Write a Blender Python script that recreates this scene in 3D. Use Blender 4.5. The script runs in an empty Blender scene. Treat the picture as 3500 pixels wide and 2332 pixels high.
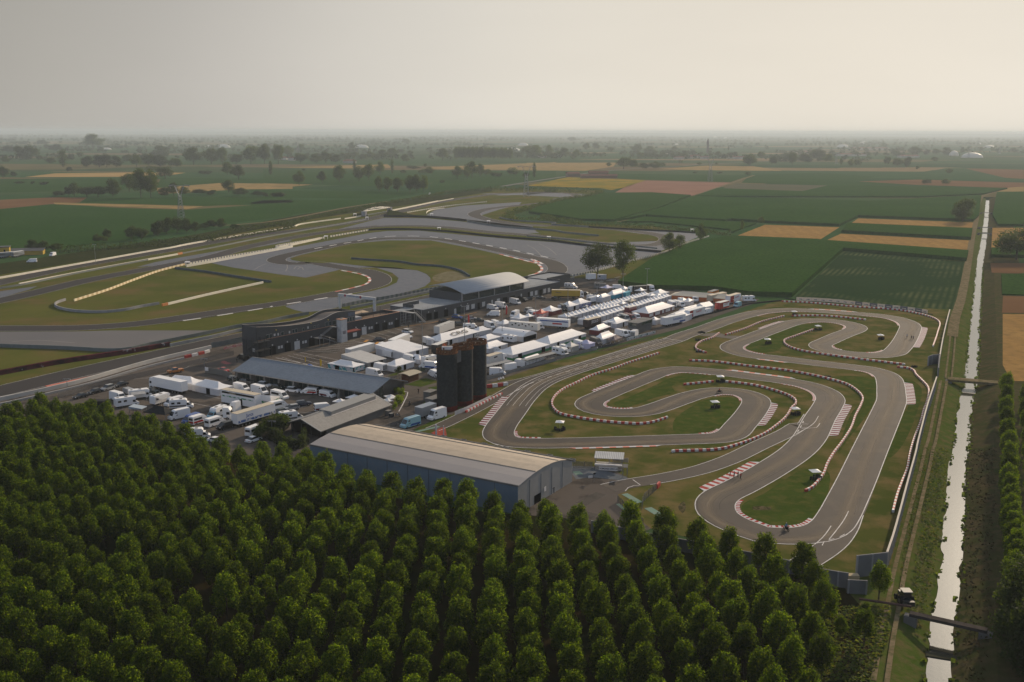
import bpy, math, random
from mathutils import Vector, Matrix
rad=math.radians
random.seed(11)
sc=bpy.context.scene
COL=sc.collection
# ---------------------------------------------------------------- camera
CH=78.0; FPX=3480.0
CAMR=(Matrix.Rotation(rad(90-11.64),3,'X') @ Matrix.Rotation(rad(.17),3,'Z'))
cam=bpy.data.cameras.new('camera'); camo=bpy.data.objects.new('camera',cam); COL.objects.link(camo)
cam.sensor_width=36; cam.lens=36*FPX/3500; cam.clip_start=1; cam.clip_end=120000
camo.matrix_world=Matrix.Translation((0,0,CH)) @ CAMR.to_4x4()
sc.camera=camo
# ---------------------------------------------------------------- sky, sun, exposure
SUN_AZ=rad(35); SUN_EL=rad(22)       # azimuth measured from +Y towards +X
w=bpy.data.worlds.new("World"); sc.world=w; w.use_nodes=True
nt=w.node_tree; nt.nodes.clear()
def wn(t,**k):
    n=nt.nodes.new(t)
    for a,b in k.items(): setattr(n,a,b)
    return n
sky=wn('ShaderNodeTexSky'); sky.sky_type='NISHITA'; sky.sun_disc=False
sky.sun_elevation=SUN_EL; sky.sun_rotation=SUN_AZ
sky.air_density=1.2; sky.dust_density=1.5; sky.ozone_density=1.5; sky.altitude=50
# a pale haze layer lies over the lower sky, brightest towards the low sun
def link(a,b): nt.links.new(a,b)
tcw=wn('ShaderNodeTexCoord'); sx=wn('ShaderNodeSeparateXYZ'); link(tcw.outputs['Generated'],sx.inputs[0])
hv=wn('ShaderNodeCombineXYZ'); link(sx.outputs[0],hv.inputs[0]); link(sx.outputs[1],hv.inputs[1])
nv=wn('ShaderNodeVectorMath',operation='NORMALIZE'); link(hv.outputs[0],nv.inputs[0])
dt=wn('ShaderNodeVectorMath',operation='DOT_PRODUCT'); link(nv.outputs[0],dt.inputs[0]); dt.inputs[1].default_value=(math.sin(rad(15)),math.cos(rad(15)),0)
mr=wn('ShaderNodeMapRange'); mr.inputs[1].default_value=-1; mr.inputs[2].default_value=1; link(dt.outputs['Value'],mr.inputs[0])
def ramp(src,els,mode='EASE'):
    r=wn('ShaderNodeValToRGB'); r.color_ramp.interpolation=mode
    while len(r.color_ramp.elements)<len(els): r.color_ramp.elements.new(.5)
    for e,(p,c) in zip(r.color_ramp.elements,els): e.position=p; e.color=(*c,1) if isinstance(c,tuple) else (c,c,c,1)
    link(src,r.inputs[0]); return r.outputs[0]
azr=ramp(mr.outputs[0],[(0,(.41,.48,.62)),(.5,(.39,.45,.57)),(.74,(.30,.33,.38)),(.86,(.385,.365,.33)),(.895,(.45,.43,.39)),(.93,(.50,.475,.44)),(.975,(.77,.73,.655)),(1,(.80,.74,.64))],'B_SPLINE')
elr=ramp(sx.outputs[2],[(0,1.0),(.05,.99),(.14,.92),(.3,.82),(.6,.92),(1,1.0)],'B_SPLINE')
hz_=wn('ShaderNodeMixRGB',blend_type='MULTIPLY'); hz_.inputs[0].default_value=1; link(azr,hz_.inputs[1]); link(elr,hz_.inputs[2])
nzw=wn('ShaderNodeTexNoise'); mpw=wn('ShaderNodeMapping'); mpw.inputs['Scale'].default_value=(1.6,1.6,7); link(tcw.outputs['Generated'],mpw.inputs[0]); link(mpw.outputs[0],nzw.inputs['Vector']); nzw.inputs['Scale'].default_value=1.6; nzw.inputs['Detail'].default_value=5
mrw=wn('ShaderNodeMapRange'); mrw.inputs[3].default_value=.93; mrw.inputs[4].default_value=1.07; link(nzw.outputs['Fac'],mrw.inputs[0])
hz2=wn('ShaderNodeVectorMath',operation='SCALE'); link(hz_.outputs[0],hz2.inputs[0]); link(mrw.outputs[0],hz2.inputs['Scale']); hz_=hz2
ns=wn('ShaderNodeMixRGB',blend_type='MULTIPLY'); ns.inputs[0].default_value=1; ns.inputs[2].default_value=(.1,.1,.1,1); link(sky.outputs[0],ns.inputs[1])
wf=ramp(sx.outputs[2],[(0,0),(.42,.04),(.62,.2),(1,.4)],'B_SPLINE')
mixs=wn('ShaderNodeMixRGB'); link(wf,mixs.inputs[0]); link(hz_.outputs[0],mixs.inputs[1]); link(ns.outputs[0],mixs.inputs[2])
sdn=Vector((math.sin(SUN_AZ)*math.cos(SUN_EL),math.cos(SUN_AZ)*math.cos(SUN_EL),math.sin(SUN_EL)))
da=wn('ShaderNodeVectorMath',operation='DISTANCE'); link(tcw.outputs['Generated'],da.inputs[0]); da.inputs[1].default_value=sdn
au=ramp(da.outputs['Value'],[(0,1.0),(.06,.7),(.12,.27),(.19,.05),(.26,0)],'B_SPLINE')
ac=wn('ShaderNodeMixRGB',blend_type='MULTIPLY'); ac.inputs[0].default_value=1; ac.inputs[2].default_value=(9,7.6,5.8,1); link(au,ac.inputs[1])
ad=wn('ShaderNodeMixRGB',blend_type='ADD'); ad.inputs[0].default_value=1; link(mixs.outputs[0],ad.inputs[1]); link(ac.outputs[0],ad.inputs[2]); mixs=ad
bg=wn('ShaderNodeBackground'); bg.inputs['Strength'].default_value=1.0
wo=wn('ShaderNodeOutputWorld')
link(mixs.outputs[0],bg.inputs[0]); link(bg.outputs[0],wo.inputs[0])
sl=bpy.data.lights.new('sun','SUN'); sl.energy=4.3; sl.angle=rad(.6); sl.color=(1,.80,.58)
so=bpy.data.objects.new('sun',sl); COL.objects.link(so)
sd=Vector((math.sin(SUN_AZ)*math.cos(SUN_EL),math.cos(SUN_AZ)*math.cos(SUN_EL),math.sin(SUN_EL)))
so.rotation_euler=sd.to_track_quat('Z','Y').to_euler(); so.location=(0,0,300)
sc.view_settings.view_transform='Standard'; sc.view_settings.look='None'; sc.view_settings.gamma=1
sc.view_settings.exposure=0.0
sc.render.engine='CYCLES'
try:
    sc.cycles.volume_bounces=1; sc.cycles.max_bounces=6; sc.cycles.transparent_max_bounces=6
    sc.cycles.diffuse_bounces=3; sc.cycles.glossy_bounces=2
except Exception: pass
# ---------------------------------------------------------------- helpers
def G(p,z=0.0):
    "point of the level z that the photograph shows at native pixel p"
    d=CAMR @ Vector((p[0]-1750.0,-(p[1]-1166.0),-FPX))
    t=(z-CH)/d.z
    return Vector((d.x*t,d.y*t,z))
def GV(p,base):
    "height above the ground of pixel p on the vertical line over ground pixel base"
    b=G(base); d=CAMR @ Vector((p[0]-1750.0,-(p[1]-1166.0),-FPX))
    t=b.y/d.y
    return CH+d.z*t
def crop(x0,y0,w,wpx=2352.0):
    s=w/wpx
    return lambda *a:[(x0+s*a[i],y0+s*a[i+1]) for i in range(0,len(a),2)]
K1=crop(1500,1150,900); K2=crop(2300,950,900); K3=crop(2000,1450,900); K4=crop(2600,1532,900,1764)
K5=crop(2800,900,700,1568); B1=crop(800,900,600); B2=crop(1300,900,600); B3=crop(1800,900,600)
P1=crop(200,1200,600); P2=crop(700,1200,600); P3=crop(1200,1150,600); W1=crop(1000,1400,1200)
L0=crop(0,400,1000,2354); L1=crop(0,850,1000,2354); M1=crop(900,400,1000,2354); M2=crop(1800,400,1000,2354); R0=crop(2500,400,1000,2354)
D=crop(0,0,3500,2353)
def gp(px,z=0.0): return [G(p,z) for p in px]
def smooth(pts,step=2.0,closed=False):
    "Catmull-Rom through points"
    P=[Vector((p[0],p[1])) for p in pts]; n=len(P); out=[]
    for i in range(n if closed else n-1):
        p1,p2=P[i],P[(i+1)%n]
        p0=P[(i-1)%n] if (closed or i>0) else p1*2-p2
        p3=P[(i+2)%n] if (closed or i+2<n) else p2*2-p1
        a=max((p2-p1).length,1e-3)
        t0=0; t1=t0+math.sqrt(max((p1-p0).length,.01)); t2=t1+math.sqrt(a); t3=t2+math.sqrt(max((p3-p2).length,.01))
        m=max(1,int(a/step))
        for k in range(m):
            t=t1+(t2-t1)*k/m
            A1=p0*((t1-t)/(t1-t0))+p1*((t-t0)/(t1-t0)); A2=p1*((t2-t)/(t2-t1))+p2*((t-t1)/(t2-t1)); A3=p2*((t3-t)/(t3-t2))+p3*((t-t2)/(t3-t2))
            Bq=A1*((t2-t)/(t2-t0))+A2*((t-t0)/(t2-t0)); Cq=A2*((t3-t)/(t3-t1))+A3*((t-t1)/(t3-t1))
            out.append(Bq*((t2-t)/(t2-t1))+Cq*((t-t1)/(t2-t1)))
    if not closed: out.append(P[-1])
    return out
def offs(line,d,closed=False):
    "polyline moved d metres to its left"
    n=len(line); out=[]
    for i,p in enumerate(line):
        a=line[(i-1)%n] if (closed or i>0) else p
        b=line[(i+1)%n] if (closed or i<n-1) else p
        t=(b-a); t=t.normalized() if t.length>1e-6 else Vector((1,0))
        out.append(p+Vector((-t.y,t.x))*d)
    return out
def resample(line,step):
    out=[line[0].copy()]; acc=0.0
    for i in range(1,len(line)):
        a,b=line[i-1],line[i]; L=(b-a).length
        while L>0 and acc+L>=step:
            f=(step-acc)/L; a=a+(b-a)*f; out.append(a.copy()); L=(b-a).length; acc=0.0
        acc+=L
    return out
def tag(o,label=None,cat=None,group=None,kind=None):
    if label: o['label']=label
    if cat: o['category']=cat
    if group: o['group']=group
    if kind: o['kind']=kind
    return o
class MB:
    def __init__(s): s.v=[]; s.f=[]; s.m=[]; s.sm=[]
    def add(s,vs,fs,m=0,sm=False):
        b=len(s.v); s.v+= [tuple(v) for v in vs]; s.f+=[tuple(b+i for i in f) for f in fs]; s.m+=[m]*len(fs); s.sm+=[sm]*len(fs); return s
    def quad(s,a,b,c,d,m=0): return s.add([a,b,c,d],[(0,1,2,3)],m)
    def box(s,x0,x1,y0,y1,z0,z1,m=0):
        return s.add([(x0,y0,z0),(x1,y0,z0),(x1,y1,z0),(x0,y1,z0),(x0,y0,z1),(x1,y0,z1),(x1,y1,z1),(x0,y1,z1)],
          [(0,3,2,1),(4,5,6,7),(0,1,5,4),(1,2,6,5),(2,3,7,6),(3,0,4,7)],m)
    def prism(s,poly,z0,z1,m=0,mt=None,bottom=False):
        n=len(poly); ar=sum(poly[i][0]*poly[(i+1)%n][1]-poly[(i+1)%n][0]*poly[i][1] for i in range(n))
        if ar<0: poly=poly[::-1]
        vs=[(p[0],p[1],z0) for p in poly]+[(p[0],p[1],z1) for p in poly]
        s.add(vs,[(i,(i+1)%n,n+(i+1)%n,n+i) for i in range(n)],m)
        s.add([(p[0],p[1],z1) for p in poly],[tuple(range(n))],m if mt is None else mt)
        if bottom: s.add([(p[0],p[1],z0) for p in poly],[tuple(range(n-1,-1,-1))],m)
        return s
    def extr(s,prof,y0,y1,m=0,caps=True,sm=False):
        "profile in xz extruded along y"
        n=len(prof)
        vs=[(p[0],y0,p[1]) for p in prof]+[(p[0],y1,p[1]) for p in prof]
        s.add(vs,[(i,(i+1)%n,n+(i+1)%n,n+i) for i in range(n)],m,sm)
        if caps:
            s.add([(p[0],y0,p[1]) for p in prof],[tuple(range(n-1,-1,-1))],m); s.add([(p[0],y1,p[1]) for p in prof],[tuple(range(n))],m)
        return s
    def cyl(s,a,b,r,n=8,m=0,r2=None,caps=True,sm=True):
        a=Vector(a); b=Vector(b); r2=r if r2 is None else r2
        t=(b-a).normalized(); u=t.orthogonal().normalized(); w_=t.cross(u)
        vs=[]
        for k in range(n):
            c=u*math.cos(2*math.pi*k/n)+w_*math.sin(2*math.pi*k/n); vs.append(a+c*r)
        for k in range(n):
            c=u*math.cos(2*math.pi*k/n)+w_*math.sin(2*math.pi*k/n); vs.append(b+c*r2)
        s.add(vs,[(i,(i+1)%n,n+(i+1)%n,n+i) for i in range(n)],m,sm)
        if caps: s.add(vs[:n],[tuple(range(n-1,-1,-1))],m); s.add(vs[n:],[tuple(range(n))],m)
        return s
    def ribbon(s,line,w0,z,m=0,closed=False):
        a=offs(line,w0/2,closed); b=offs(line,-w0/2,closed); n=len(line)
        vs=[(p.x,p.y,z) for p in a]+[(p.x,p.y,z) for p in b]
        s.add(vs,[(n+i,n+(i+1)%n,(i+1)%n,i) for i in range(n if closed else n-1)],m); return s
    def ribbon2(s,a,b,z,m=0):
        n=len(a); vs=[(p[0],p[1],z) for p in a]+[(p[0],p[1],z) for p in b]
        s.add(vs,[(n+i,n+i+1,i+1,i) for i in range(n-1)],m); return s
    def wall(s,line,t,z0,z1,m=0,closed=False,mt=None):
        a=offs(line,t/2,closed); b=offs(line,-t/2,closed); n=len(line); N=n if closed else n-1
        for i in range(N):
            j=(i+1)%n; A,Bq,C,Dd=a[i],a[j],b[j],b[i]
            mm=m(i) if callable(m) else m
            s.add([(A.x,A.y,z0),(Bq.x,Bq.y,z0),(C.x,C.y,z0),(Dd.x,Dd.y,z0),(A.x,A.y,z1),(Bq.x,Bq.y,z1),(C.x,C.y,z1),(Dd.x,Dd.y,z1)],
              [(4,7,6,5),(0,4,5,1),(3,2,6,7)]+([(0,3,7,4)] if i==0 and not closed else [])+([(1,5,6,2)] if i==N-1 and not closed else []),mm)
        return s
    def build(s,name,mats,parent=None):
        me=bpy.data.meshes.new(name); me.from_pydata(s.v,[],s.f)
        if not isinstance(mats,(list,tuple)): mats=[mats]
        for m in mats: me.materials.append(m)
        me.polygons.foreach_set('material_index',s.m); me.polygons.foreach_set('use_smooth',s.sm); me.update()
        o=bpy.data.objects.new(name,me); COL.objects.link(o)
        if parent: o.parent=parent
        return o
def nth(n):
    return '%d%s'%(n,'th' if 10<n%100<14 else {1:'st',2:'nd',3:'rd'}.get(n%10,'th'))
def thing(name,label,cat,loc=(0,0,0),rz=0.0,group=None):
    o=bpy.data.objects.new(name,None); COL.objects.link(o); o.location=loc; o.rotation_euler=(0,0,rz); o.empty_display_size=.5
    return tag(o,label,cat,group)
def copy_tree(o,parent=None):
    c=o.copy(); COL.objects.link(c); c.parent=parent
    for ch in KIDS.get(o.name,[x for x in bpy.data.objects if x.parent==o]): copy_tree(ch,c)
    return c
KIDS={}
def kids(o):
    KIDS[o.name]=[x for x in bpy.data.objects if x.parent==o]
    for k in KIDS[o.name]: kids(k)
def sheet(name,pts,z,mat,kind='structure'):
    mb=MB(); n=len(pts); P=[Vector((p[0],p[1],z)) for p in pts]
    ar=sum(P[i].x*P[(i+1)%n].y-P[(i+1)%n].x*P[i].y for i in range(n))
    if ar<0: P=P[::-1]
    mb.add(P,[tuple(range(n))]); o=mb.build(name,mat); return tag(o,kind=kind)
def textmesh(txt,size,mat,parent,loc,rot,name='lettering',extrude=0.0,bold=0.0,sx=1.0):
    cu=bpy.data.curves.new(name,'FONT'); cu.body=txt; cu.size=size; cu.align_x='CENTER'; cu.align_y='CENTER'; cu.offset=bold; cu.extrude=extrude
    t=bpy.data.objects.new(name,cu); COL.objects.link(t)
    dg=bpy.context.evaluated_depsgraph_get(); me=bpy.data.meshes.new_from_object(t.evaluated_get(dg)); 
    bpy.data.objects.remove(t); bpy.data.curves.remove(cu)
    me.name=name; me.materials.clear(); me.materials.append(mat)
    o=bpy.data.objects.new(name,me); COL.objects.link(o); o.parent=parent; o.location=loc; o.rotation_euler=rot; o.scale=(sx,1,1); return o
# ---------------------------------------------------------------- materials
def srgb(r,g,b): 
    f=lambda c:(c/255/12.92 if c/255<=.04045 else ((c/255+.055)/1.055)**2.4)
    return (f(r),f(g),f(b))
MATS={}
GK=1.0
def M(name,c1,c2=None,sc1=.2,c3=None,sc2=1.5,rough=.85,metal=0.0,lo=.35,hi=.65,lo2=.45,hi2=.7,detail=4,spec=.5,bump=0.0,stretch=None,wave=None,trans=0.0,leafy=None):
    if name in MATS: return MATS[name]
    if GK!=1.0 and not name.startswith(('dirt_track','paddock','kart_asphalt','race_asphalt','canal_bank','brown_field','yellow_grass','runoff','dry_grass','green_grass','wheat','gold','pale_field','white_','line_','red_','faded','kerb','barrier','orange')):
        c1=tuple(v*GK for v in c1); c2=c2 and tuple(v*GK for v in c2); c3=c3 and tuple(v*GK for v in c3)
    m=bpy.data.materials.new(name); m.use_nodes=True; t=m.node_tree; b=t.nodes['Principled BSDF']
    b.inputs['Roughness'].default_value=rough; b.inputs['Metallic'].default_value=metal; b.inputs['Specular IOR Level'].default_value=(spec if rough<.7 or spec!=.5 else (0.0 if rough>=.85 else .08))
    b.inputs['Base Color'].default_value=(*c1,1)
    tc=t.nodes.new('ShaderNodeTexCoord'); vec=tc.outputs['Object']
    if stretch:
        mp=t.nodes.new('ShaderNodeMapping'); mp.inputs['Rotation'].default_value=(0,0,stretch[2]); mp.inputs['Scale'].default_value=(stretch[0],stretch[1],1)
        t.links.new(vec,mp.inputs['Vector']); vec=mp.outputs[0]
    def noise(s,l,h,d=detail):
        n=t.nodes.new('ShaderNodeTexNoise'); n.inputs['Scale'].default_value=s; n.inputs['Detail'].default_value=d; n.inputs['Roughness'].default_value=.6
        t.links.new(vec,n.inputs['Vector'])
        r=t.nodes.new('ShaderNodeMapRange'); r.inputs[1].default_value=l; r.inputs[2].default_value=h; t.links.new(n.outputs['Fac'],r.inputs[0]); return r.outputs[0],n.outputs['Fac']
    col=None
    if c2:
        f,nf=noise(sc1,lo,hi); mx=t.nodes.new('ShaderNodeMixRGB'); mx.inputs[1].default_value=(*c1,1); mx.inputs[2].default_value=(*c2,1)
        t.links.new(f,mx.inputs[0]); col=mx.outputs[0]
        if bump:
            bp=t.nodes.new('ShaderNodeBump'); bp.inputs['Strength'].default_value=bump; bp.inputs['Distance'].default_value=.3
            f3,nf3=noise(sc2*2,0,1); t.links.new(nf3,bp.inputs['Height']); t.links.new(bp.outputs[0],b.inputs['Normal'])
    if c3:
        f,nf=noise(sc2,lo2,hi2); mx=t.nodes.new('ShaderNodeMixRGB'); mx.inputs[2].default_value=(*c3,1)
        if col: t.links.new(col,mx.inputs[1])
        else: mx.inputs[1].default_value=(*c1,1)
        t.links.new(f,mx.inputs[0]); col=mx.outputs[0]
    if wave:   # (colour, rotation, metres per row, strength)
        mp=t.nodes.new('ShaderNodeMapping'); mp.inputs['Rotation'].default_value=(0,0,wave[1]); t.links.new(tc.outputs['Object'],mp.inputs['Vector'])
        wv=t.nodes.new('ShaderNodeTexWave'); wv.inputs['Scale'].default_value=.31416/wave[2]; wv.inputs['Distortion'].default_value=.6; wv.inputs['Detail'].default_value=1
        wv.inputs['Detail Scale'].default_value=.3
        t.links.new(mp.outputs[0],wv.inputs['Vector'])
        ml=t.nodes.new('ShaderNodeMath'); ml.operation='MULTIPLY'; ml.inputs[1].default_value=wave[3]; t.links.new(wv.outputs['Fac'],ml.inputs[0])
        if len(wave)>4:
            f,nf=noise(wave[4],.48,.62); m2=t.nodes.new('ShaderNodeMath'); m2.operation='MULTIPLY'; t.links.new(ml.outputs[0],m2.inputs[0]); t.links.new(f,m2.inputs[1]); ml=m2
        mx=t.nodes.new('ShaderNodeMixRGB'); mx.inputs[2].default_value=(*wave[0],1)
        if col: t.links.new(col,mx.inputs[1])
        else: mx.inputs[1].default_value=(*c1,1)
        t.links.new(ml.outputs[0],mx.inputs[0]); col=mx.outputs[0]
    if col: t.links.new(col,b.inputs['Base Color'])
    if trans:
        tl=t.nodes.new('ShaderNodeBsdfTranslucent')
        if leafy:
            oi=t.nodes.new('ShaderNodeObjectInfo'); rr=t.nodes.new('ShaderNodeMapRange'); rr.inputs[3].default_value=.72; rr.inputs[4].default_value=1.25; t.links.new(oi.outputs['Random'],rr.inputs[0])
            g1=t.nodes.new('ShaderNodeVectorMath'); g1.operation='SCALE'; t.links.new(col,g1.inputs[0]); t.links.new(rr.outputs[0],g1.inputs['Scale']); t.links.new(g1.outputs[0],b.inputs['Base Color'])
            g2=t.nodes.new('ShaderNodeVectorMath'); g2.operation='MULTIPLY'; g2.inputs[1].default_value=leafy; t.links.new(g1.outputs[0],g2.inputs[0]); col=g2.outputs[0]
        ms=t.nodes.new('ShaderNodeMixShader'); ms.inputs[0].default_value=trans
        if col: t.links.new(col,tl.inputs[0])
        else: tl.inputs[0].default_value=(*c1,1)
        t.links.new(b.outputs[0],ms.inputs[1]); t.links.new(tl.outputs[0],ms.inputs[2]); t.links.new(ms.outputs[0],t.nodes['Material Output'].inputs[0])
    MATS[name]=m; return m
GK=.54
# ================================================================ THE SETTING
g_corn=M('corn_green',(.050,.112,.024),(.068,.138,.030),.02,(.030,.076,.016),.5,rough=.9,bump=1.0,lo2=.5,hi2=.62,wave=((.020,.060,.009),rad(50),3.2,.4),detail=8)
g_corn2=M('corn_green_far',(.046,.112,.024),(.062,.135,.030),.012,(.028,.078,.016),.3,rough=.9,wave=((.028,.072,.016),rad(50),7,.35))
g_rows=M('row_crop',(.028,.068,.026),(.038,.080,.030),.02,(.05,.09,.03),.6,rough=.9,wave=((.20,.20,.09),rad(25),3.0,.34,.016))
g_wheat=M('wheat_stubble',(.33,.205,.072),(.28,.165,.058),.03,(.21,.13,.048),.25,rough=.95,wave=((.19,.12,.05),rad(8),9,.25))
g_soilred=M('red_soil',(.215,.12,.085),(.25,.14,.10),.02,rough=.95)
g_stripe=M('striped_field',(.20,.17,.12),(.16,.15,.10),.02,rough=.95,wave=((.08,.10,.05),rad(-30),11,.7))
g_sun=M('sunflower_field',(.60,.36,.03),(.22,.24,.04),.02,(.30,.26,.04),.1,rough=.9)
g_tan=M('pale_field',(.30,.20,.085),(.25,.175,.07),.01,(.17,.14,.055),.05,rough=.95)
g_brown=M('brown_field',(.13,.07,.035),(.16,.09,.045),.015,rough=.95)
g_kart=M('dry_grass',(.084,.086,.022),(.052,.068,.014),.035,(.135,.105,.042),.13,rough=.95,lo=.38,hi=.62,lo2=.44,hi2=.62,detail=8,bump=.35)
g_kart2=M('green_grass',(.052,.078,.014),(.040,.062,.011),.09,(.088,.088,.024),.35,rough=.95,detail=8,bump=.35)
g_race=M('yellow_grass',(.100,.100,.024),(.062,.076,.016),.022,(.132,.092,.040),.035,rough=.95,detail=8,lo2=.5,hi2=.72,bump=.3)
g_bank=M('embankment_grass',(.060,.075,.025),(.035,.055,.016),.05,(.09,.08,.03),.4,rough=.95,detail=6)
g_soil=M('plantation_soil',(.060,.038,.018),(.022,.032,.008),.08,(.035,.04,.012),.5,rough=1,detail=8)
g_dirt=M('dirt_track',(.22,.17,.11),(.14,.11,.06),.3,(.07,.08,.03),.9,rough=1,detail=8)
a_kart=M('kart_asphalt',(.070,.060,.052),(.052,.046,.042),.03,(.092,.077,.060),.15,rough=.75,detail=6,lo2=.5,hi2=.8)
a_race=M('race_asphalt',(.036,.033,.033),(.046,.042,.041),.02,rough=.8)
a_run=M('runoff_asphalt',(.105,.117,.140),(.120,.130,.150),.02,(.088,.100,.125),.3,rough=.8)
a_run2=M('runoff_grey',(.120,.118,.122),(.135,.13,.13),.02,rough=.8)
a_pad=M('paddock_asphalt',(.094,.082,.072),(.116,.100,.086),.03,(.062,.055,.049),.12,rough=.85,detail=8,lo2=.52,hi2=.6)
a_conc=M('concrete_paving',(.24,.21,.17),(.19,.17,.14),.15,rough=.9)
m_white=M('white_paint',(.72,.71,.70),(.60,.58,.56),.5,rough=.5)
m_line=M('line_paint',(.62,.61,.60),(.42,.41,.40),.6,rough=.7)
m_redp=M('red_paint',(.42,.03,.025),(.34,.025,.022),.5,rough=.5)
m_redo=M('faded_red_paint',(.50,.10,.05),(.42,.09,.05),.5,rough=.6)
m_kredd=M('kerb_dark_red',(.25,.018,.028),(.20,.016,.024),.5,rough=.6)
m_blue=M('blue_paint',(.02,.06,.20),rough=.5); m_green=M('green_paint',(.05,.20,.14),rough=.7)
# ---- canal line and ground sheet
canal_px=K4(1195,1568,1207,1350,1218,1200,1245,1000,1273,800,1287,600,1308,350,1322,100)+K5(1090,1400,1107,1200,1130,1040,1157,940,1164,870,1178,700,1188,560,1200,400,1208,270,1215,200,1232,0)+crop(2500,400,1000,2354)(2030,1000,2042,900,2053,790,2062,658)
WZ=-2.1
cl=[G(p,WZ) for p in canal_px]; d0=(cl[3]-cl[0]).normalized()
cl=[cl[0]-d0*160]+cl
cline=smooth(cl,6.0)
WH=2.1
gm=MB(); GXL=-42000; GXR=42000
prof=[(-9.5,0.0),(-1.4,-2.4),(1.4,-2.4),(8.5,0.0)]
rows=[]
for p in cline: rows.append([(GXL,p.y,0)]+[(p.x+a,p.y,b) for a,b in prof]+[(GXR,p.y,0)])
n=len(prof)+2
for i in range(len(rows)-1):
    r0,r1=rows[i],rows[i+1]
    for k in range(n-1): gm.add([r0[k],r0[k+1],r1[k+1],r1[k]],[(0,1,2,3)],0)
r=rows[-1]; gm.add([r[0],r[-1],(GXR,60000,0),(GXL,60000,0)],[(0,1,2,3)])
gm.add([(r[1]),(r[4]),(r[3]),(r[2])],[(0,1,2,3)])
r=rows[0]; gm.add([(GXL,-3000,0),(GXR,-3000,0),r[-1],r[0]],[(0,1,2,3)])
gmat=bpy.data.materials.new('farmland'); gmat.use_nodes=True; t=gmat.node_tree; b=t.nodes['Principled BSDF']; b.inputs['Roughness'].default_value=.95; b.inputs['Specular IOR Level'].default_value=0
tc=t.nodes.new('ShaderNodeTexCoord'); mp=t.nodes.new('ShaderNodeMapping'); mp.inputs['Scale'].default_value=(1/520,1/260,1); mp.inputs['Rotation'].default_value=(0,0,rad(17))
nz=t.nodes.new('ShaderNodeTexNoise'); nz.inputs['Scale'].default_value=.0006; nz.inputs['Detail'].default_value=2
t.links.new(tc.outputs['Object'],nz.inputs['Vector'])
vo=t.nodes.new('ShaderNodeTexVoronoi'); vo.feature='F1'; vo.distance='CHEBYCHEV'; vo.inputs['Scale'].default_value=1; vo.inputs['Randomness'].default_value=.8
t.links.new(tc.outputs['Object'],mp.inputs['Vector']); t.links.new(mp.outputs[0],vo.inputs['Vector'])
sp=t.nodes.new('ShaderNodeSeparateColor'); t.links.new(vo.outputs['Color'],sp.inputs[0])
cr=t.nodes.new('ShaderNodeValToRGB'); cr.color_ramp.interpolation='CONSTANT'
cols=[(0,(.045,.10,.035)),(.22,(.06,.105,.04)),(.42,(.035,.08,.03)),(.58,(.055,.09,.035)),(.7,(.15,.13,.06)),(.78,(.26,.19,.10)),(.85,(.05,.1,.035)),(.93,(.17,.13,.07))]
while len(cr.color_ramp.elements)<len(cols): cr.color_ramp.elements.new(.5)
for e,(p_,c_) in zip(cr.color_ramp.elements,cols): e.position=p_; e.color=(*c_,1)
t.links.new(sp.outputs[0],cr.inputs[0])
n2=t.nodes.new('ShaderNodeTexNoise'); n2.inputs['Scale'].default_value=.02; n2.inputs['Detail'].default_value=6; t.links.new(tc.outputs['Object'],n2.inputs['Vector'])
mx=t.nodes.new('ShaderNodeMixRGB'); mx.blend_type='MULTIPLY'; mx.inputs[0].default_value=.5; t.links.new(cr.outputs[0],mx.inputs[1]); t.links.new(n2.outputs['Fac'],mx.inputs[2])
t.links.new(mx.outputs[0],b.inputs['Base Color'])
tag(gm.build('ground',gmat),kind='structure')
# banks of the canal (grass strips following the slopes)
bk=MB()
wide=[(-26,0.03),(-9.45,0.03),(-3.0,-2.36)]
for i in range(len(cline)-1):
    for off in ([(-24,.03),(-9.5,.03),(-1.4,-2.37)],[(1.4,-2.37),(8.5,.03),(24,.03)]):
        for k in range(2):
            a,b_=off[k],off[k+1]; p,q=cline[i],cline[i+1]
            bk.add([(p.x+a[0],p.y,a[1]),(p.x+b_[0],p.y,b_[1]),(q.x+b_[0],q.y,b_[1]),(q.x+a[0],q.y,a[1])],[(0,1,2,3)],0 if off[0][0]<0 else 1)
bankR=M('canal_bank_brown',(.060,.050,.024),(.040,.052,.016),.15,(.085,.065,.035),.4,rough=1,detail=8)
bankL=M('canal_bank_grass',(.075,.095,.022),(.050,.080,.014),.12,(.11,.09,.04),.5,rough=1,detail=8,bump=.4)
tag(bk.build('canal_bank',[bankL,bankR]),kind='structure')
wm=bpy.data.materials.new('canal_water'); wm.use_nodes=True; t=wm.node_tree; b=t.nodes['Principled BSDF']
b.inputs['Base Color'].default_value=(.045,.045,.035,1); b.inputs['Metallic'].default_value=0; b.inputs['Roughness'].default_value=.05; b.inputs['Specular IOR Level'].default_value=.8; b.inputs['IOR'].default_value=2.3
tc=t.nodes.new('ShaderNodeTexCoord'); nz=t.nodes.new('ShaderNodeTexNoise'); nz.inputs['Scale'].default_value=1.2; nz.inputs['Detail'].default_value=3
bp=t.nodes.new('ShaderNodeBump'); bp.inputs['Strength'].default_value=.06; bp.inputs['Distance'].default_value=.1
t.links.new(tc.outputs['Object'],nz.inputs['Vector']); t.links.new(nz.outputs['Fac'],bp.inputs['Height']); t.links.new(bp.outputs[0],b.inputs['Normal'])
wl=MB(); random.seed(3); La=[];Lb=[]; ja=jb=0
for p in smooth(cl,2.0):
    ja=ja*.6+random.uniform(-.35,.35); jb=jb*.6+random.uniform(-.4,.4)
    La.append((p.x-WH+ja,p.y)); Lb.append((p.x+WH+jb,p.y))
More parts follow.
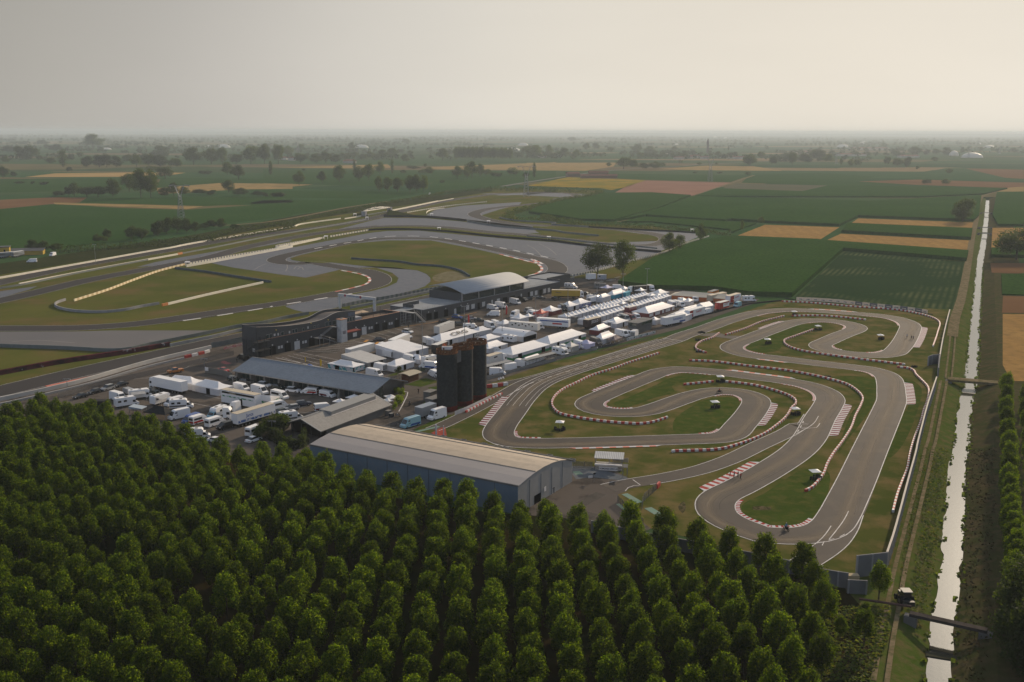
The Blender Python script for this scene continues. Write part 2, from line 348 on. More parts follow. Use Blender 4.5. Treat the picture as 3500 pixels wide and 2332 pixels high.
wl.ribbon2(La,Lb,WZ); tag(wl.build('canal_water',wm),kind='structure')
# ---- fields
def field(px,mat,z=.05,name='field',h=0):
    pts=gp(px)
    if h:
        mb=MB(); mb.prism([(p.x,p.y) for p in pts],0.0,h); return tag(mb.build(name,mat),kind='structure')
    return sheet(name,pts,z,mat)
CORN='corn_field'; WH_='stubble_field'
field(D(1420,655,1500,600,1600,560,1684,548)+R0(690,1005,730,1012,1905,1098,1890,1162,900,1078)+D(1820,683,1720,680,1640,668,1500,665),g_corn,name=CORN,h=2.3)
field(R0(0,975,270,868,870,888,690,1003),g_wheat,.06,WH_)
field(R0(945,868,1020,817,1945,850,1938,915),g_wheat,.06,WH_)
field(R0(885,932,935,872,1938,915,1925,990),g_corn,name=CORN,h=2.3)
field(R0(732,1008,880,940,1922,995,1905,1093),g_wheat,.06,WH_)
field(R0(900,1085,1890,1168)+D(2215,606,2199,712,2150,710,1825,685),g_rows,.06,'bean_field')
field(M2(20,775,130,705,600,622,1000,618,1320,640,1060,740,700,842,420,835,200,800),g_corn,name=CORN,h=2.0)
field(M2(740,842,1090,742,1340,650)+R0(1100,690,2010,640,1990,800,1945,842,1020,808,870,880,300,855,0,835)+M2(1600,845,1200,820,960,802),g_corn2,name=CORN,h=2.2)
field(M2(760,852,950,810,1600,850)+R0(200,862,0,935)+M2(1640,915,1300,880,1000,850),g_corn,name=CORN,h=1.2)
field(M2(1350,645,1530,583)+R0(570,608,800,555,1600,570,2220,580,2030,625,1500,650),g_corn2,name=CORN,h=1.8)
field(M2(705,612,800,560,960,512,1640,530,1500,580,1330,635),g_soilred,.12,'ploughed_field')
field(M2(1560,580,1690,535)+R0(100,538,790,552,560,605,0,583),g_stripe,.12,'striped_field')
field(M2(0,555,330,485,960,510,820,560,680,590,600,575,300,565),g_sun,.12,'sunflower_field')
field(M2(600,455,1060,462,1700,470,1800,470,1640,525,960,508,620,490),g_corn2,.16,'green_field')
field(M2(1060,420,1440,392,1820,397,2060,435,1400,430),g_tan,.2,'pale_field')
field(M2(0,370,720,368,700,400,470,435,0,430),g_tan,.2,'pale_field')
field(R0(1020,520,1500,505,2354,530,2354,562,2200,572,1500,548),g_brown,.16,'brown_field')
field(R0(150,470,700,450,1150,480,1000,520,1500,545,800,550,80,530),g_corn2,.14,'green_field')
field(R0(1880,415,2354,425,2354,500,2200,490),g_brown,.2,'brown_field')
field(R0(2150,560,2354,535,2354,610,2140,610),g_tan,.12,'pale_field')
field(R0(2135,615,2354,612,2354,880,2145,880,2100,800),g_corn2,name=CORN,h=2.0)
field(R0(2100,893,2600,893,2600,1060,2090,1070),g_wheat,.06,WH_)
field(R0(2090,1073,2600,1068,2600,1140,2090,1130),g_corn,name=CORN,h=2.0)
field(K5(1310,0,1800,0,1800,80,1320,74),g_brown,.06,'brown_field')
field(K5(1393,90,1800,92,1800,258,1400,243),g_corn,name='green_field',h=.6)
field(K5(1408,252,1800,260,1800,385,1400,380),g_brown,.06,'brown_field')
field(K5(1405,390,1900,395,1900,910,1470,902,1405,780),g_wheat,.06,WH_)
# left of the circuit
field(L0(-1200,760,0,745,420,705,1000,735,1500,748,2354,690,2354,795,1820,862,1000,1000,0,1110,-1500,1200),g_corn2,name='green_field',z=.08)
field(M1(-100,690,0,672,900,668,950,690,700,720,0,820,-100,830),g_corn2,.1,'green_field')
field(L0(-900,690,0,668,420,648,700,650,640,690,400,703,0,742,-900,760),g_brown,.12,'brown_field')
field(L0(430,690,1640,720,1500,744,440,703),g_tan,.13,'pale_field')
field(L0(700,655,2354,640,2354,688,1640,718,640,690),g_corn2,.1,'green_field')
field(L0(200,485,440,455,1130,447,1500,450,1400,465,1000,483),M('gold_field',(.36,.24,.10),(.3,.2,.08),.01,rough=.95),.25,'stubble_field')
field(L0(1250,575,1760,533,2354,540,2354,580,1900,585,1530,610,1280,620),g_tan,.16,'pale_field')
field(L0(1300,490,2354,500,2354,530,1760,530,1250,570),g_corn2,.16,'green_field')
field(L0(0,500,1000,488,1280,490,1200,570,400,600,0,610),g_corn2,.14,'green_field')
field(M1(0,535,400,545,150,570,0,578),g_tan,.15,'pale_field')
field(M1(90,408,1000,382,1040,410,700,415),g_tan,.25,'pale_field')
field(M1(0,420,1450,430,1500,520,900,560,400,545,0,530),g_corn2,.18,'green_field')
field(M1(1280,420,1350,405,1900,382,2354,365,2354,432),g_tan,.25,'pale_field')
field(M1(1450,440,2354,436,2354,500,1950,560,1350,600,1330,560),g_corn2,.14,'green_field')
field(M1(0,590,900,600,1300,600,1000,660,0,650),g_corn2,.12,'green_field')
# country roads
def road(name,px,w_,mat,z=.2,step=20,kind='structure'):
    mb=MB(); mb.ribbon(smooth(gp(px),step),w_,z); return tag(mb.build(name,mat),kind=kind)
a_road=M('pale_road',(.30,.29,.27),rough=.9)
road('country_road',M2(-200,560,0,528,300,482,600,440,900,415,1200,400,1450,380,1800,365,2354,340),9,a_road,.3,30)
road('field_track',M2(1830,470,1640,535,1500,582,1330,645,1090,740,880,805,740,845),4.5,g_dirt,.2)
road('field_track',M1(-400,880,0,850,700,725,1000,680),5,g_dirt,.2)
road('field_track',R0(2354,548,2230,578,2040,630,1990,700,1970,830,1940,960,1905,1177)+K5(1080,300,1040,420,1020,560),4,g_dirt,.07)
# ---- circuit grounds
sheet('race_circuit_grass',gp(D(-500,735,-200,655,0,628,400,560,700,506,1000,456,1130,433,1385,437,1385,450,1170,485,1200,510,1500,520,1605,542,1500,598,1450,650,1300,655,560,830,0,930,-500,1040)),.04,g_race)
sheet('embankment',gp(D(-300,640,0,606,400,548,700,492,1000,450,1130,432,1130,440,1000,462,700,506,400,566,0,632,-300,690)),.06,g_bank)
sheet('kart_track_grass',gp(D(930,1010,1120,880,1160,860,1560,765,1790,690,2180,713,2172,760,2040,1330,1900,1330,1600,1240,1310,1170,1300,1060,1020,1010)),.04,g_kart)
def run(px,m=a_run,z=.07,name='runoff_area'): sheet(name,gp(px),z,m)
run(L1(-400,682,0,670,600,668,900,660,1700,660,1640,690,980,808,0,795,-400,800),a_run2)
run(B1(700,588,690,575,1000,510,1600,420,1850,375,2050,320,2180,260,2205,200,2120,130,1900,60,1650,30,1900,36,2352,75)+B2(330,80,520,100,620,150,672,200,670,250,600,310,500,350,200,420,0,465)+B1(1830,505,1450,580,1200,635,950,662,800,625))
run(L1(1700,118,1950,60)+M1(0,1090,300,1040,850,935,1000,918,1250,915,1500,940,2000,985,2354,1010)+M2(700,1050,900,1062,1090,1095)+B3(1080,75,620,185,560,160,200,200)+B1(1900,60,1500,60,1370,100,960,195,600,150,0,62))
run(M1(600,905,870,835,970,812,1300,815,1620,845,2354,922,2210,925,2230,950,1900,925,1450,885,900,875))
run(M1(1310,790,1380,750,1600,715,2080,685,2060,705,1900,745,1760,790,1880,835,2354,890)+M2(0,905)+M1(2300,900,1630,838,1350,800))
run(M2(450,885,900,900,1360,940,1385,965,1300,1000,1150,1050,1080,1080,800,1055,400,1020,1050,1000,1075,975,1000,950,700,912))
run(M1(1750,618,2354,603)+M2(0,606,520,622,420,642,280,645,0,632)+M1(2118,628,1900,632))
run(L1(-200,370,0,345,300,303,240,330,0,398,-200,430))
run(L1(1100,150,1250,110,1450,72,1800,12,2300,-75,2354,-60,1650,62,1250,138))
# race asphalt
tr=MB()
race_in=smooth(gp(L1(-400,640,0,643,600,640,900,624,1160,600)+B1(0,628,500,560,1000,478,1600,365,1800,322,1930,272,1965,215,1900,150,1750,105,1550,75,1300,35,1000,-12)+M1(300,1182,180,1178,110,1160,115,1140,200,1112,500,1048,900,985,1100,976,1400,985,1800,1055,2150,1130)+B3(300,-20,400,45,410,100,330,160,200,220,0,270)),4)
tr.ribbon(race_in,12,.10)
race_out=smooth(gp(L1(-400,500,0,420,300,352,700,257,1200,163,1650,80)+M1(-100,1040,300,960,600,915,900,884,1200,877,1450,888,1900,935)+M2(0,950,235,975,500,1005,800,1035,1000,1032,1120,1000,1110,965,950,930,700,905,400,880)+M1(2118,868,1950,850,1780,820,1700,790,1720,765,1850,735,2100,708,2354,680)+M2(260,660,400,630,300,614,0,611)+M1(1900,620,1650,648,1400,690,1000,786,640,862,0,947)+L0(1700,1012,1300,1084)+L1(1000,75,600,145,300,208,0,275,-400,365)),5)
tr.ribbon(race_out,12.5,.095)
pit_st=smooth(gp(L1(-400,1235,0,1150,600,1005,1200,872,1700,762)+B2(300,555,850,428,1500,290)+B3(0,240)),10)
tr.ribbon(pit_st,13,.105)
tag(tr.build('race_track',a_race),kind='structure')
# grass islands standing on the runoff
sheet('infield_grass',gp(M1(215,1138,300,1112,700,1022,1000,995,1350,995,1700,1062,2200,1175)+B2(2130,20,2180,70,2150,120,1990,180,1200,335,890,355,650,335,680,230,650,160,500,100,200,62)+B1(2352,72,1700,36,1500,15,1300,-8)+M1(480,1178,300,1165,230,1153)),.115,g_race)
sheet('infield_grass',gp(M2(50,878,500,900,800,930,1000,955,1060,980,1000,1000,700,995,300,972,0,935)+M1(2230,935,2200,925)+M2(60,905)),.115,g_race)
sheet('infield_grass',gp(M1(1755,795,1850,762,2050,742,2000,800,2100,850,1870,828)),.115,g_race)
# edge lines and kerbs of the race circuit
ln=MB(); kb=MB()
def seg(line,a,b): 
    n=len(line); return line[int(a*n):max(int(a*n)+2,int(b*n))]
for s in (1,-1): ln.ribbon(offs(race_in,5.8*s),.16,.125); ln.ribbon(offs(race_out,6.1*s),.16,.12)
ln.ribbon(offs(pit_st,6.4),.18,.125); ln.ribbon(offs(pit_st,-6.4),.18,.125)
def striped(mb,line,w_,z,n,m0=0,m1=1,step=None,h=0):
    L=resample(line,step) if step else line
    for i in range(len(L)-1): mb.ribbon2([offs(L,w_/2)[i],offs(L,w_/2)[i+1]],[offs(L,-w_/2)[i],offs(L,-w_/2)[i+1]],z,m0 if i%2 else m1)
def kerbline(px,w_=1.3,step=9.0,z=.13,a=0,b=1):
    L=resample(smooth(gp(px),3),step); A=offs(L,w_/2); Bq=offs(L,-w_/2)
    for i in range(len(L)-1): kb.ribbon2([A[i],A[i+1]],[Bq[i],Bq[i+1]],z,a if i%2 else b)
kerbline(L1(1330,602,1700,550,2200,467)+B1(400,597,900,520,1400,440,1590,408),1.2,8,.13,0,2)
kerbline(B1(1360,385,1600,330,1760,285,1822,230,1800,190,1700,150,1550,118,1370,86),1.4,5.5,.13,0,1)
kerbline(B1(1590,408,1800,373),1.4,90,.13,0,0)
kerbline(M1(350,1072,700,1010,1000,962,1300,962)+M1(1500,985,1900,1052,2354,1145),1.2,9,.13,0,2)
kerbline(M1(1900,1105,2100,1155,2250,1190)+B3(60,-60,150,10,205,70,190,110,100,150,0,175),1.6,7,.13,0,1)
kerbline(L1(30,625,760,617),1.2,300,.13,0,0); kerbline(L1(1080,590,1160,577,1200,571),1.2,8,.13,0,1)
kerbline(L1(340,318,550,272),1.2,60,.13,0,0); kerbline(M1(380,935,620,900),1.2,60,.13,0,0)
kerbline(M1(1350,870,1440,878),1.2,60,.13,0,0); kerbline(M1(1770,750,2050,712),1.5,100,.13,0,0)
kerbline(L1(370,1112,700,1040,930,990),1.6,22,.135,2,1); kerbline(L1(150,1165,300,1135),1.6,9,.135,0,2)
tag(ln.build('race_track_markings',m_line),kind='structure')
tag(kb.build('race_track_kerbs',[m_white,m_redo,a_race]),kind='structure')
# ---- paddock asphalt and car parks
sheet('paddock_asphalt',gp(D(-400,1010,-400,985,0,893,250,848,470,806,560,780,800,735,1290,640,1420,640,1520,662,1745,688,1730,699,1560,757,1340,810,1230,845,1180,862,1130,880,1060,925,1040,955,950,990,1010,1000,720,1035,760,1160,0,1130)),.055,a_pad)
sheet('yard_asphalt',gp(W1(1500,700,1850,490,1870,385,2100,380,2240,455,2300,478,2235,550,2180,570,2190,620,2290,710,2400,800,2300,840,1500,800)),.06,a_pad)
sheet('concrete_apron',gp(W1(1875,380,2010,385,2240,455,2240,478,2190,475,2000,455,1900,470,1870,430)),.075,M('pale_concrete',(.26,.28,.30),(.2,.22,.24),.2,rough=.9))
sheet('concrete_apron',gp(B1(400,1290,1500,1070,2352,850)+B2(1300,640,1290,625,0,890)+B1(1500,1040,400,1275)),.07,a_conc)
sheet('pit_lane',gp(L1(-300,1290,0,1215,600,1075,1180,935,1700,830,1850,800,1980,770,1980,810,1500,930,900,1080,0,1290,-300,1360)),.075,a_pad)
pl=MB()
def line(px,w_=.14,z=.085,mb=None): (mb or pl).ribbon(smooth(gp(px),8),w_,z)
# parking bays in front of the pits
for i in range(11):
    a=B1(640+i*78,1262-i*22)[0]; b_=B1(1100+i*100,1400-i*33)[0] if i<4 else B1(1000+i*95,1270-i*18)[0]
    line([a,b_])
line(B1(560,1270,1280,1420),.3)
for i in range(7): line(B1(1560+i*95,1030-i*38,1760+i*105,1080-i*33))
line(P1(1790,700,2110,765),.12); line(P2(300,660,0,600),.12); line(P2(1080,820,1500,830),.12); line(P2(940,860,1430,720),.12)
line(L1(1180,1045,1400,985),.12); line(P3(700,740,760,750,750,800,690,920,640,1010),.3)
line(P1(700,400,1400,350,1800,180),.1)
tag(pl.build('parking_markings',m_line),kind='structure')
ol=MB()
for q in B1(1745,1050,1810,1035,1900,1080,1960,1065,1980,1095,2010,1075): pass
for x,y in ((1770,1045),(1915,1072),(1995,1085)): ol.ribbon([Vector(G(B1(x-22,y+14)[0])[:2]),Vector(G(B1(x+22,y-14)[0])[:2])],1.2,.09)
ol.ribbon([Vector(p[:2]) for p in gp(B2(150,880,690,800,1290,660))],.35,.09)
tag(ol.build('yellow_ground_marks',M('orange_paint',(.45,.22,.05),rough=.7)),kind='structure')
rl=MB(); rl.ribbon([Vector(p[:2]) for p in gp(P1(2190,150,2240,140))],2,.09); rl.ribbon([Vector(p[:2]) for p in gp(P1(2200,155,2290,175))],2.2,.095)
tag(rl.build('red_ground_mark',m_kredd),kind='structure')
# ---- plantation floor, track ruts
sheet('plantation_floor',[Vector(p) for p in ((-330,60,0),(2,60,0))]+[G(p) for p in D(1990,1620,2010,1500,2000,1420,1935,1345,1600,1270,1490,1235,1290,1190,1130,1180,720,1115,700,1060,600,1050,480,1045,400,1015,250,972,0,952,-250,955)]+[Vector((-330,270,0))],.09,g_soil)
rut=MB()
for off in (-.9,.9):
    L=smooth(gp(K4(800,1568,850,1250,880,1100,925,850,960,700,1010,500,1060,300,1110,100,1130,0)+K5(858,1380,900,1180,955,900)),3)
    rut.ribbon(offs(L,off),.75,.10)
    L=smooth(gp(K5(990,880,1010,700,1030,500,1050,380)),4); rut.ribbon(offs(L,off),.6,.10)
tag(rut.build('canal_service_track',g_dirt),kind='structure')
# ================================================================ KART TRACK
def V2_(v): return Vector((v[0],v[1]))
loop_px=(K2(0,557,100,515,300,450,450,395,620,345,780,308,950,291,1100,288,1240,295,1500,312,1700,327,1850,340,1980,362,2080,395,2120,430,2110,480,2065,570,2010,640,1960,675,1850,693,1700,690,1550,677,1400,650,1330,625,1320,598,1380,568,1500,515,1620,468,1640,445,1600,420,1500,397,1350,382,1200,384,1075,402,850,478,650,555,560,590,525,615,535,642,600,670,720,697,900,717,1100,742,1400,778,1600,800,1750,820,1860,850,1920,890,1945,960,1950,1020,1952,1100,1930,1160,1750,1560)
 +K4(640,220,572,360,525,450,470,525,400,565,300,585,150,590,0,577)+K3(1500,960,1300,880,1185,800,1160,735,1170,690,1220,640,1380,560,1640,415,1880,255,2000,130)
 +K2(1310,1260,1385,1140,1405,1080,1350,1018,1200,960,1000,922,700,882,450,850,200,828)
 +K1(2150,298,2000,315,1850,370,1450,535,1360,580,1345,620,1400,655,1520,678,1700,685,1850,668,2150,570)
 +K2(170,1055,350,1018,480,1014,620,1030,720,1070,745,1110,700,1200,600,1320,520,1400,420,1430,250,1440)
 +K1(2200,922,1600,942,1100,955,850,957,650,945,560,915,532,870,552,810,640,690,740,560,850,455,965,390,1130,328,1500,210,1800,120))
KL=smooth(gp(loop_px),1.5,True); KW=8.6
def kidx(px):
    g=G(px); return min(range(len(KL)),key=lambda i:(KL[i]-Vector((g.x,g.y))).length)
def kseg(a,b):
    n=len(KL)
    i=kidx(a); j=kidx(b)
    if (j-i)%n<=(i-j)%n: idx=[(i+k)%n for k in range((j-i)%n+1)]
    else: idx=[(j+k)%n for k in range((i-j)%n+1)]
    return [KL[k] for k in idx]
lanes=[(K1(-60,835,25,800,200,718,420,605,600,500,760,415,900,366,1200,278,1500,186,1800,92,2000,32),4.6),
       (K1(425,450,560,425,700,400,860,362,1000,322,1200,266),3.6),
       (K3(200,575,330,545,450,523,700,483,1030,410,1300,315,1550,195,1800,80,1930,10)+K2(1180,1330,1260,1230),5.6),
       (K4(700,200,640,350,600,440,560,540,500,625,430,685,330,750,250,800),5.4)]
ka=MB(); ka.ribbon(KL,KW,.09,closed=True)
for i,(px,w_) in enumerate(lanes): ka.ribbon(smooth(gp(px),2),w_,.086-.003*i)
pts=gp(K2(290,497,410,488,480,515,600,518,650,535,560,562,520,545,400,530,280,520,230,515),.088); ka.add([p for p in pts],[tuple(range(len(pts)))[::-1]])
pts=gp(K4(500,430,640,300,610,520,520,640,430,740,400,650,455,560),.0885); ka.add(pts,[tuple(range(len(pts)))[::-1]])
pts=gp(K2(1060,1420,1180,1290,1280,1180,1340,1200,1200,1440,1060,1480),.0885); ka.add(pts,[tuple(range(len(pts)))[::-1]])
pts=gp(K1(560,525,690,455,850,385,900,380,760,480,650,540),.0885); ka.add(pts,[tuple(range(len(pts)))[::-1]])
tag(ka.build('kart_track',a_kart),kind='structure')
# dusty worn line on the asphalt
dm=bpy.data.materials.new('worn_line'); dm.use_nodes=True; t=dm.node_tree; b=t.nodes['Principled BSDF']; b.inputs['Base Color'].default_value=(.20,.155,.10,1); b.inputs['Roughness'].default_value=.9
uv=t.nodes.new('ShaderNodeUVMap'); sxx=t.nodes.new('ShaderNodeSeparateXYZ'); t.links.new(uv.outputs[0],sxx.inputs[0])
m1=t.nodes.new('ShaderNodeMath'); m1.operation='PINGPONG'; m1.inputs[1].default_value=.5; t.links.new(sxx.outputs[1],m1.inputs[0])
mp=t.nodes.new('ShaderNodeMapping'); mp.inputs['Scale'].default_value=(.03,5,1); t.links.new(uv.outputs[0],mp.inputs[0])
nz=t.nodes.new('ShaderNodeTexNoise'); nz.inputs['Scale'].default_value=2.2; nz.inputs['Detail'].default_value=4; t.links.new(mp.outputs[0],nz.inputs['Vector'])
m2=t.nodes.new('ShaderNodeMath'); m2.operation='MULTIPLY'; t.links.new(m1.outputs[0],m2.inputs[0]); t.links.new(nz.outputs['Fac'],m2.inputs[1])
m3=t.nodes.new('ShaderNodeMath'); m3.operation='MULTIPLY'; m3.inputs[1].default_value=1.9; t.links.new(m2.outputs[0],m3.inputs[0]); t.links.new(m3.outputs[0],b.inputs['Alpha'])
dk=bpy.data.materials.new('tyre_marks'); dk.use_nodes=True; q_=dk.node_tree.nodes['Principled BSDF']; q_.inputs['Base Color'].default_value=(.018,.016,.015,1); q_.inputs['Alpha'].default_value=.42; q_.inputs['Roughness'].default_value=.8
pk_=bpy.data.materials.new('pale_scuffs'); pk_.use_nodes=True; q_=pk_.node_tree.nodes['Principled BSDF']; q_.inputs['Base Color'].default_value=(.42,.40,.38,1); q_.inputs['Alpha'].default_value=.45
def worn(name,A,B_,z,k=1.0,dm=dm):
    me=bpy.data.meshes.new(name); n=len(A); vs=[(p.x,p.y,z) for p in A]+[(p.x,p.y,z) for p in B_]; fs=[(n+i,n+i+1,i+1,i) for i in range(n-1)]
    me.from_pydata(vs,[],fs); ul=me.uv_layers.new(name='UVMap'); d=[0.0]
    for i in range(1,n): d.append(d[-1]+(A[i]-A[i-1]).length)
    for fi in range(n-1):
        for li,uvv in zip(range(fi*4,fi*4+4),((d[fi],1),(d[fi+1],1),(d[fi+1],0),(d[fi],0))): ul.data[li].uv=uvv
    me.materials.append(dm); o=bpy.data.objects.new(name,me); COL.objects.link(o); tag(o,kind='structure')
n=len(KL); off=[]
for i in range(n):
    a,b_,c=KL[(i-14)%n],KL[i],KL[(i+14)%n]; u=(b_-a); v=(c-b_)
    off.append(max(-2.2,min(2.2,(u.x*v.y-u.y*v.x)/(u.length*v.length+1e-6)*-2.6)))
off=[sum(off[(i+k)%n] for k in range(-16,17))/33 for i in range(n)]
nrm=[(a-b_).normalized() for a,b_ in zip(offs(KL,1,True),KL)]
LN=[KL[i]+nrm[i]*off[i] for i in range(n)]
worn('worn_racing_line',[LN[i]+nrm[i]*2.2 for i in range(n)],[LN[i]-nrm[i]*2.2 for i in range(n)],.096)
rs_=random.Random(9)
tm_=MB()
for k in range(70):
    i=rs_.randrange(n); L_=rs_.randint(8,30); o_=rs_.uniform(-2.6,2.6); dv=rs_.uniform(-.05,.05)
    tm_.ribbon([KL[(i+j)%n]+nrm[(i+j)%n]*max(-3.8,min(3.8,off[(i+j)%n]*.6+o_+dv*j)) for j in range(L_)],rs_.uniform(.10,.22),.0995+k*.00003)
tag(tm_.build('tyre_marks',dk),kind='structure')
# repairs, stains and wheel marks on the paddock asphalt
pm_=MB()
for k in range(46):
    g=G((rs_.uniform(500,2300),rs_.uniform(1080,1430))); 
    if g.x*.81-g.y*.59+300>160: pass
    a=rs_.choice((.94,.94,2.5)); L_=rs_.uniform(6,28); w_=rs_.uniform(.12,.3); d_=Vector((math.cos(a),math.sin(a))); p=Vector((g.x,g.y))
    pm_.ribbon([p+d_*L_*t+Vector((-d_.y,d_.x))*math.sin(t*2+k)*1.2 for t in (0,.25,.5,.75,1)],w_,.0645+k*.0001)
for px in (B1(600,1330),B1(1300,1180),B1(1750,1120),P1(1900,520),P1(2200,950),P2(1200,900),P2(300,640),B2(100,960),B2(700,900),B2(1300,720),B3(300,520),B3(700,300),P3(800,850),P3(700,1100),W1(2000,600),W1(1950,700)):
    g=V2_(G(px[0])); a=.94; u_=Vector((math.cos(a),math.sin(a))); v_=Vector((-u_.y,u_.x)); s1,s2=rs_.uniform(1.5,5),rs_.uniform(1,3)
    pm_.add([(q.x,q.y,.071) for q in (g-u_*s1-v_*s2,g+u_*s1-v_*s2,g+u_*s1+v_*s2,g-u_*s1+v_*s2)],[(0,1,2,3)])
tag(pm_.build('asphalt_repairs',dk),kind='structure')
sc_=MB()
for k,px in enumerate((B1(270,90,350,40,430,10),B1(690,110,715,60,700,20,640,0),B1(800,80,850,40,900,60),B1(850,85,900,50,930,90),M1(250,950,400,930,600,905),M2(100,1020,180,1060,240,1110),M1(20,1090,90,1060,140,1050),M2(0,1030,60,1060,120,1120),L1(100,750,300,740,600,760),M1(1550,740,1800,715,2000,720))):
    sc_.ribbon(smooth(gp(px),3),.5,.092+k*.0002)
tag(sc_.build('pale_wheel_marks',pk_),kind='structure')
# edge lines
km=MB(); km.ribbon(offs(KL,KW/2-.12,True),.20,.105,closed=True)
def cutline(line,px_a,px_b,w_,z,mb):
    pass
# outer edge line interrupted where lanes join
i0=kidx(K1(640,690)[0]); i1=kidx(K2(300,450)[0])
R_=offs(KL,-(KW/2-.12),True); km.ribbon(R_,.20,.105,closed=True)
for (px,w_) in lanes[:1]:
    L=smooth(gp(px),2); km.ribbon(offs(L,w_/2-.1),.18,.107); km.ribbon(offs(L[:int(len(L)*.42)],-w_/2+.1),.18,.107)
L=smooth(gp(lanes[1][0]),2); km.ribbon(offs(L,1.7),.16,.107)
L=smooth(gp(lanes[2][0]),2); km.ribbon(offs(L,2.7),.18,.107); km.ribbon(offs(L[4:int(len(L)*.93)],-2.7),.18,.107)
L=smooth(gp(lanes[3][0]),2); km.ribbon(offs(L[int(len(L)*.45):],2.6),.18,.107); km.ribbon(offs(L[int(len(L)*.62):],-2.6),.18,.107)
def kl(px,w_=.18,z=.110): km.ribbon(smooth(gp(px),2),w_,z)
kl(K4(588,425,560,480,510,550,458,615)); kl(K4(380,635,425,628,412,655)); kl(K2(1300,1238,1260,1300,1190,1350,1100,1395))
kl(K1(1732,1283,1800,1332)); kl(K1(1665,1385,1690,1355,1740,1338,1800,1332)); kl(K1(2000,17,2182,45),.3); 
for a in ((455,620,492,610),(530,598,562,580)): kl(K4(*a))
for a in ((1165,1283,1160,1300),(1148,1323,1136,1340),(1125,1360,1113,1377)): kl(K2(*a),.25)
for a in ((490,962,530,975),(555,980,600,990),(622,990,662,994)): kl(K1(*a),.3)
# grid lanes on the start straight
gs=kseg(K1(700,620)[0],K2(-10,560)[0])
if (gs[0]-Vector(G(K1(700,620)[0])[:2])).length>(gs[-1]-Vector(G(K1(700,620)[0])[:2])).length: gs=gs[::-1]
for o_ in (2.75,.95,-.95,-2.75): km.ribbon(offs(gs,o_),.10,.110)
gl=resample(gs,7.5)
for k in range(6,len(gl)-1):
    d_=(gl[k+1]-gl[k-1]).normalized(); nn=Vector((-d_.y,d_.x))
    for o_ in (2.75,-.95): km.ribbon([gl[k]+nn*o_,gl[k]+nn*(o_-1.8)],.10,.112)
dl=offs(smooth(gp(lanes[0][0]),2),-2.4); dd=resample(dl,2.5)
for k in range(int(len(dd)*.30),len(dd)-2,2): km.ribbon([dd[k],dd[k+1]],.16,.1115)
tag(km.build('kart_track_markings',m_line),kind='structure')
# kerbs
kk=MB()
def kerb(a,b_,side,width,step,ma,mb_,z=.135,over=0.0,taper=True):
    L=kseg(a,b_); L=resample(L,step); n=len(L)
    for i in range(n-1):
        w0=width; w1=width
        if taper and n>6:
            if i==0: w0=.1
            if i==n-2: w1=.1
        A=offs(L,side*(KW/2-over)); 
        d0=(A[i]-L[i]).normalized(); d1=(A[i+1]-L[i+1]).normalized()
        p,q=A[i],A[i+1]; r_,s_=A[i]+d0*w0,A[i+1]+d1*w1
        quad=[(p.x,p.y,z-.04),(q.x,q.y,z-.04),(s_.x,s_.y,z+.03),(r_.x,r_.y,z+.03)]
        kk.add(quad if side<0 else quad[::-1],[(3,2,1,0)] if side<0 else [(3,2,1,0)],ma if i%2 else mb_)
DR,WT,OR,RD=2,0,1,3
c=lambda f,x,y:f(x,y)[0]
big=[(c(K1,625,545),c(K1,425,800),2.0,1.05,DR,WT),(c(K1,1385,500),c(K1,1760,350),1.5,.95,DR,WT),(c(K1,1100,990),c(K1,1990,970),1.0,1.7,OR,WT),
 (c(K2,775,465),c(K2,1000,388),1.5,1.0,DR,WT),(c(K2,1220,275),c(K2,1690,304),1.0,2.3,OR,WT),(c(K2,2205,440),c(K2,2130,620),2.2,1.0,DR,WT),
 (c(K2,710,715),c(K2,1060,762),1.3,1.8,OR,WT),(c(K2,460,820),c(K2,1090,913),1.2,1.9,OR,WT),(c(K2,2028,935),c(K2,2068,1140),2.4,.95,DR,WT),
 (c(K2,1520,1130),c(K2,1375,1415),2.2,1.0,DR,WT),(c(K2,855,1118),c(K2,735,1318),1.9,1.0,DR,WT),(c(K3,1570,338),c(K3,1065,620),2.0,1.15,RD,WT)]
def sd_(a,b_,):
    L=kseg(a,b_); m=L[0]; g=Vector(G(a)[:2]); nxt=L[1]-L[0]
    v=g-m; return 1 if nxt.x*v.y-nxt.y*v.x>0 else -1
for a,b_,w_,st,m0,m1_ in big:
    kerb(a,b_,sd_(a,b_) if (kseg(a,b_)[0]-Vector(G(a)[:2])).length<8 else sd_(b_,a),w_,st,m0,m1_)
small=[(K1(663,850,900,913)),(K1(1520,577,1740,642)),(K1(2010,355,2350,327)),(K2(0,858,330,866)),(K2(950,955,1275,1105)),(K2(360,1050,612,1105)),(K2(425,1355,230,1400)),
 (K2(820,685,655,597)),(K2(1180,402,1520,455)),(K2(1415,607,1510,643)),(K2(1750,672,1905,650)),(K2(2028,430,1690,345)),(K2(760,345,1230,317)),(K2(1600,830,1795,888)),(K3(1410,685,2065,850))]
for i,(a,b_) in enumerate(small):
    sgn=sd_(a,b_) if (kseg(a,b_)[0]-Vector(G(a)[:2])).length<8 else sd_(b_,a)
    kerb(a,b_,sgn,.75 if i<14 else .9,.85,RD,WT,z=.128,over=.05,taper=False)
tag(kk.build('kart_track_kerbs',[M('kerb_white',(.50,.50,.52),(.42,.42,.43),.8,rough=.7),m_redo,M('kerb_wine',(.15,.008,.018),(.12,.008,.016),.8,rough=.7),M('kerb_red',(.30,.018,.015),(.25,.015,.014),.8,rough=.7)]),kind='structure')
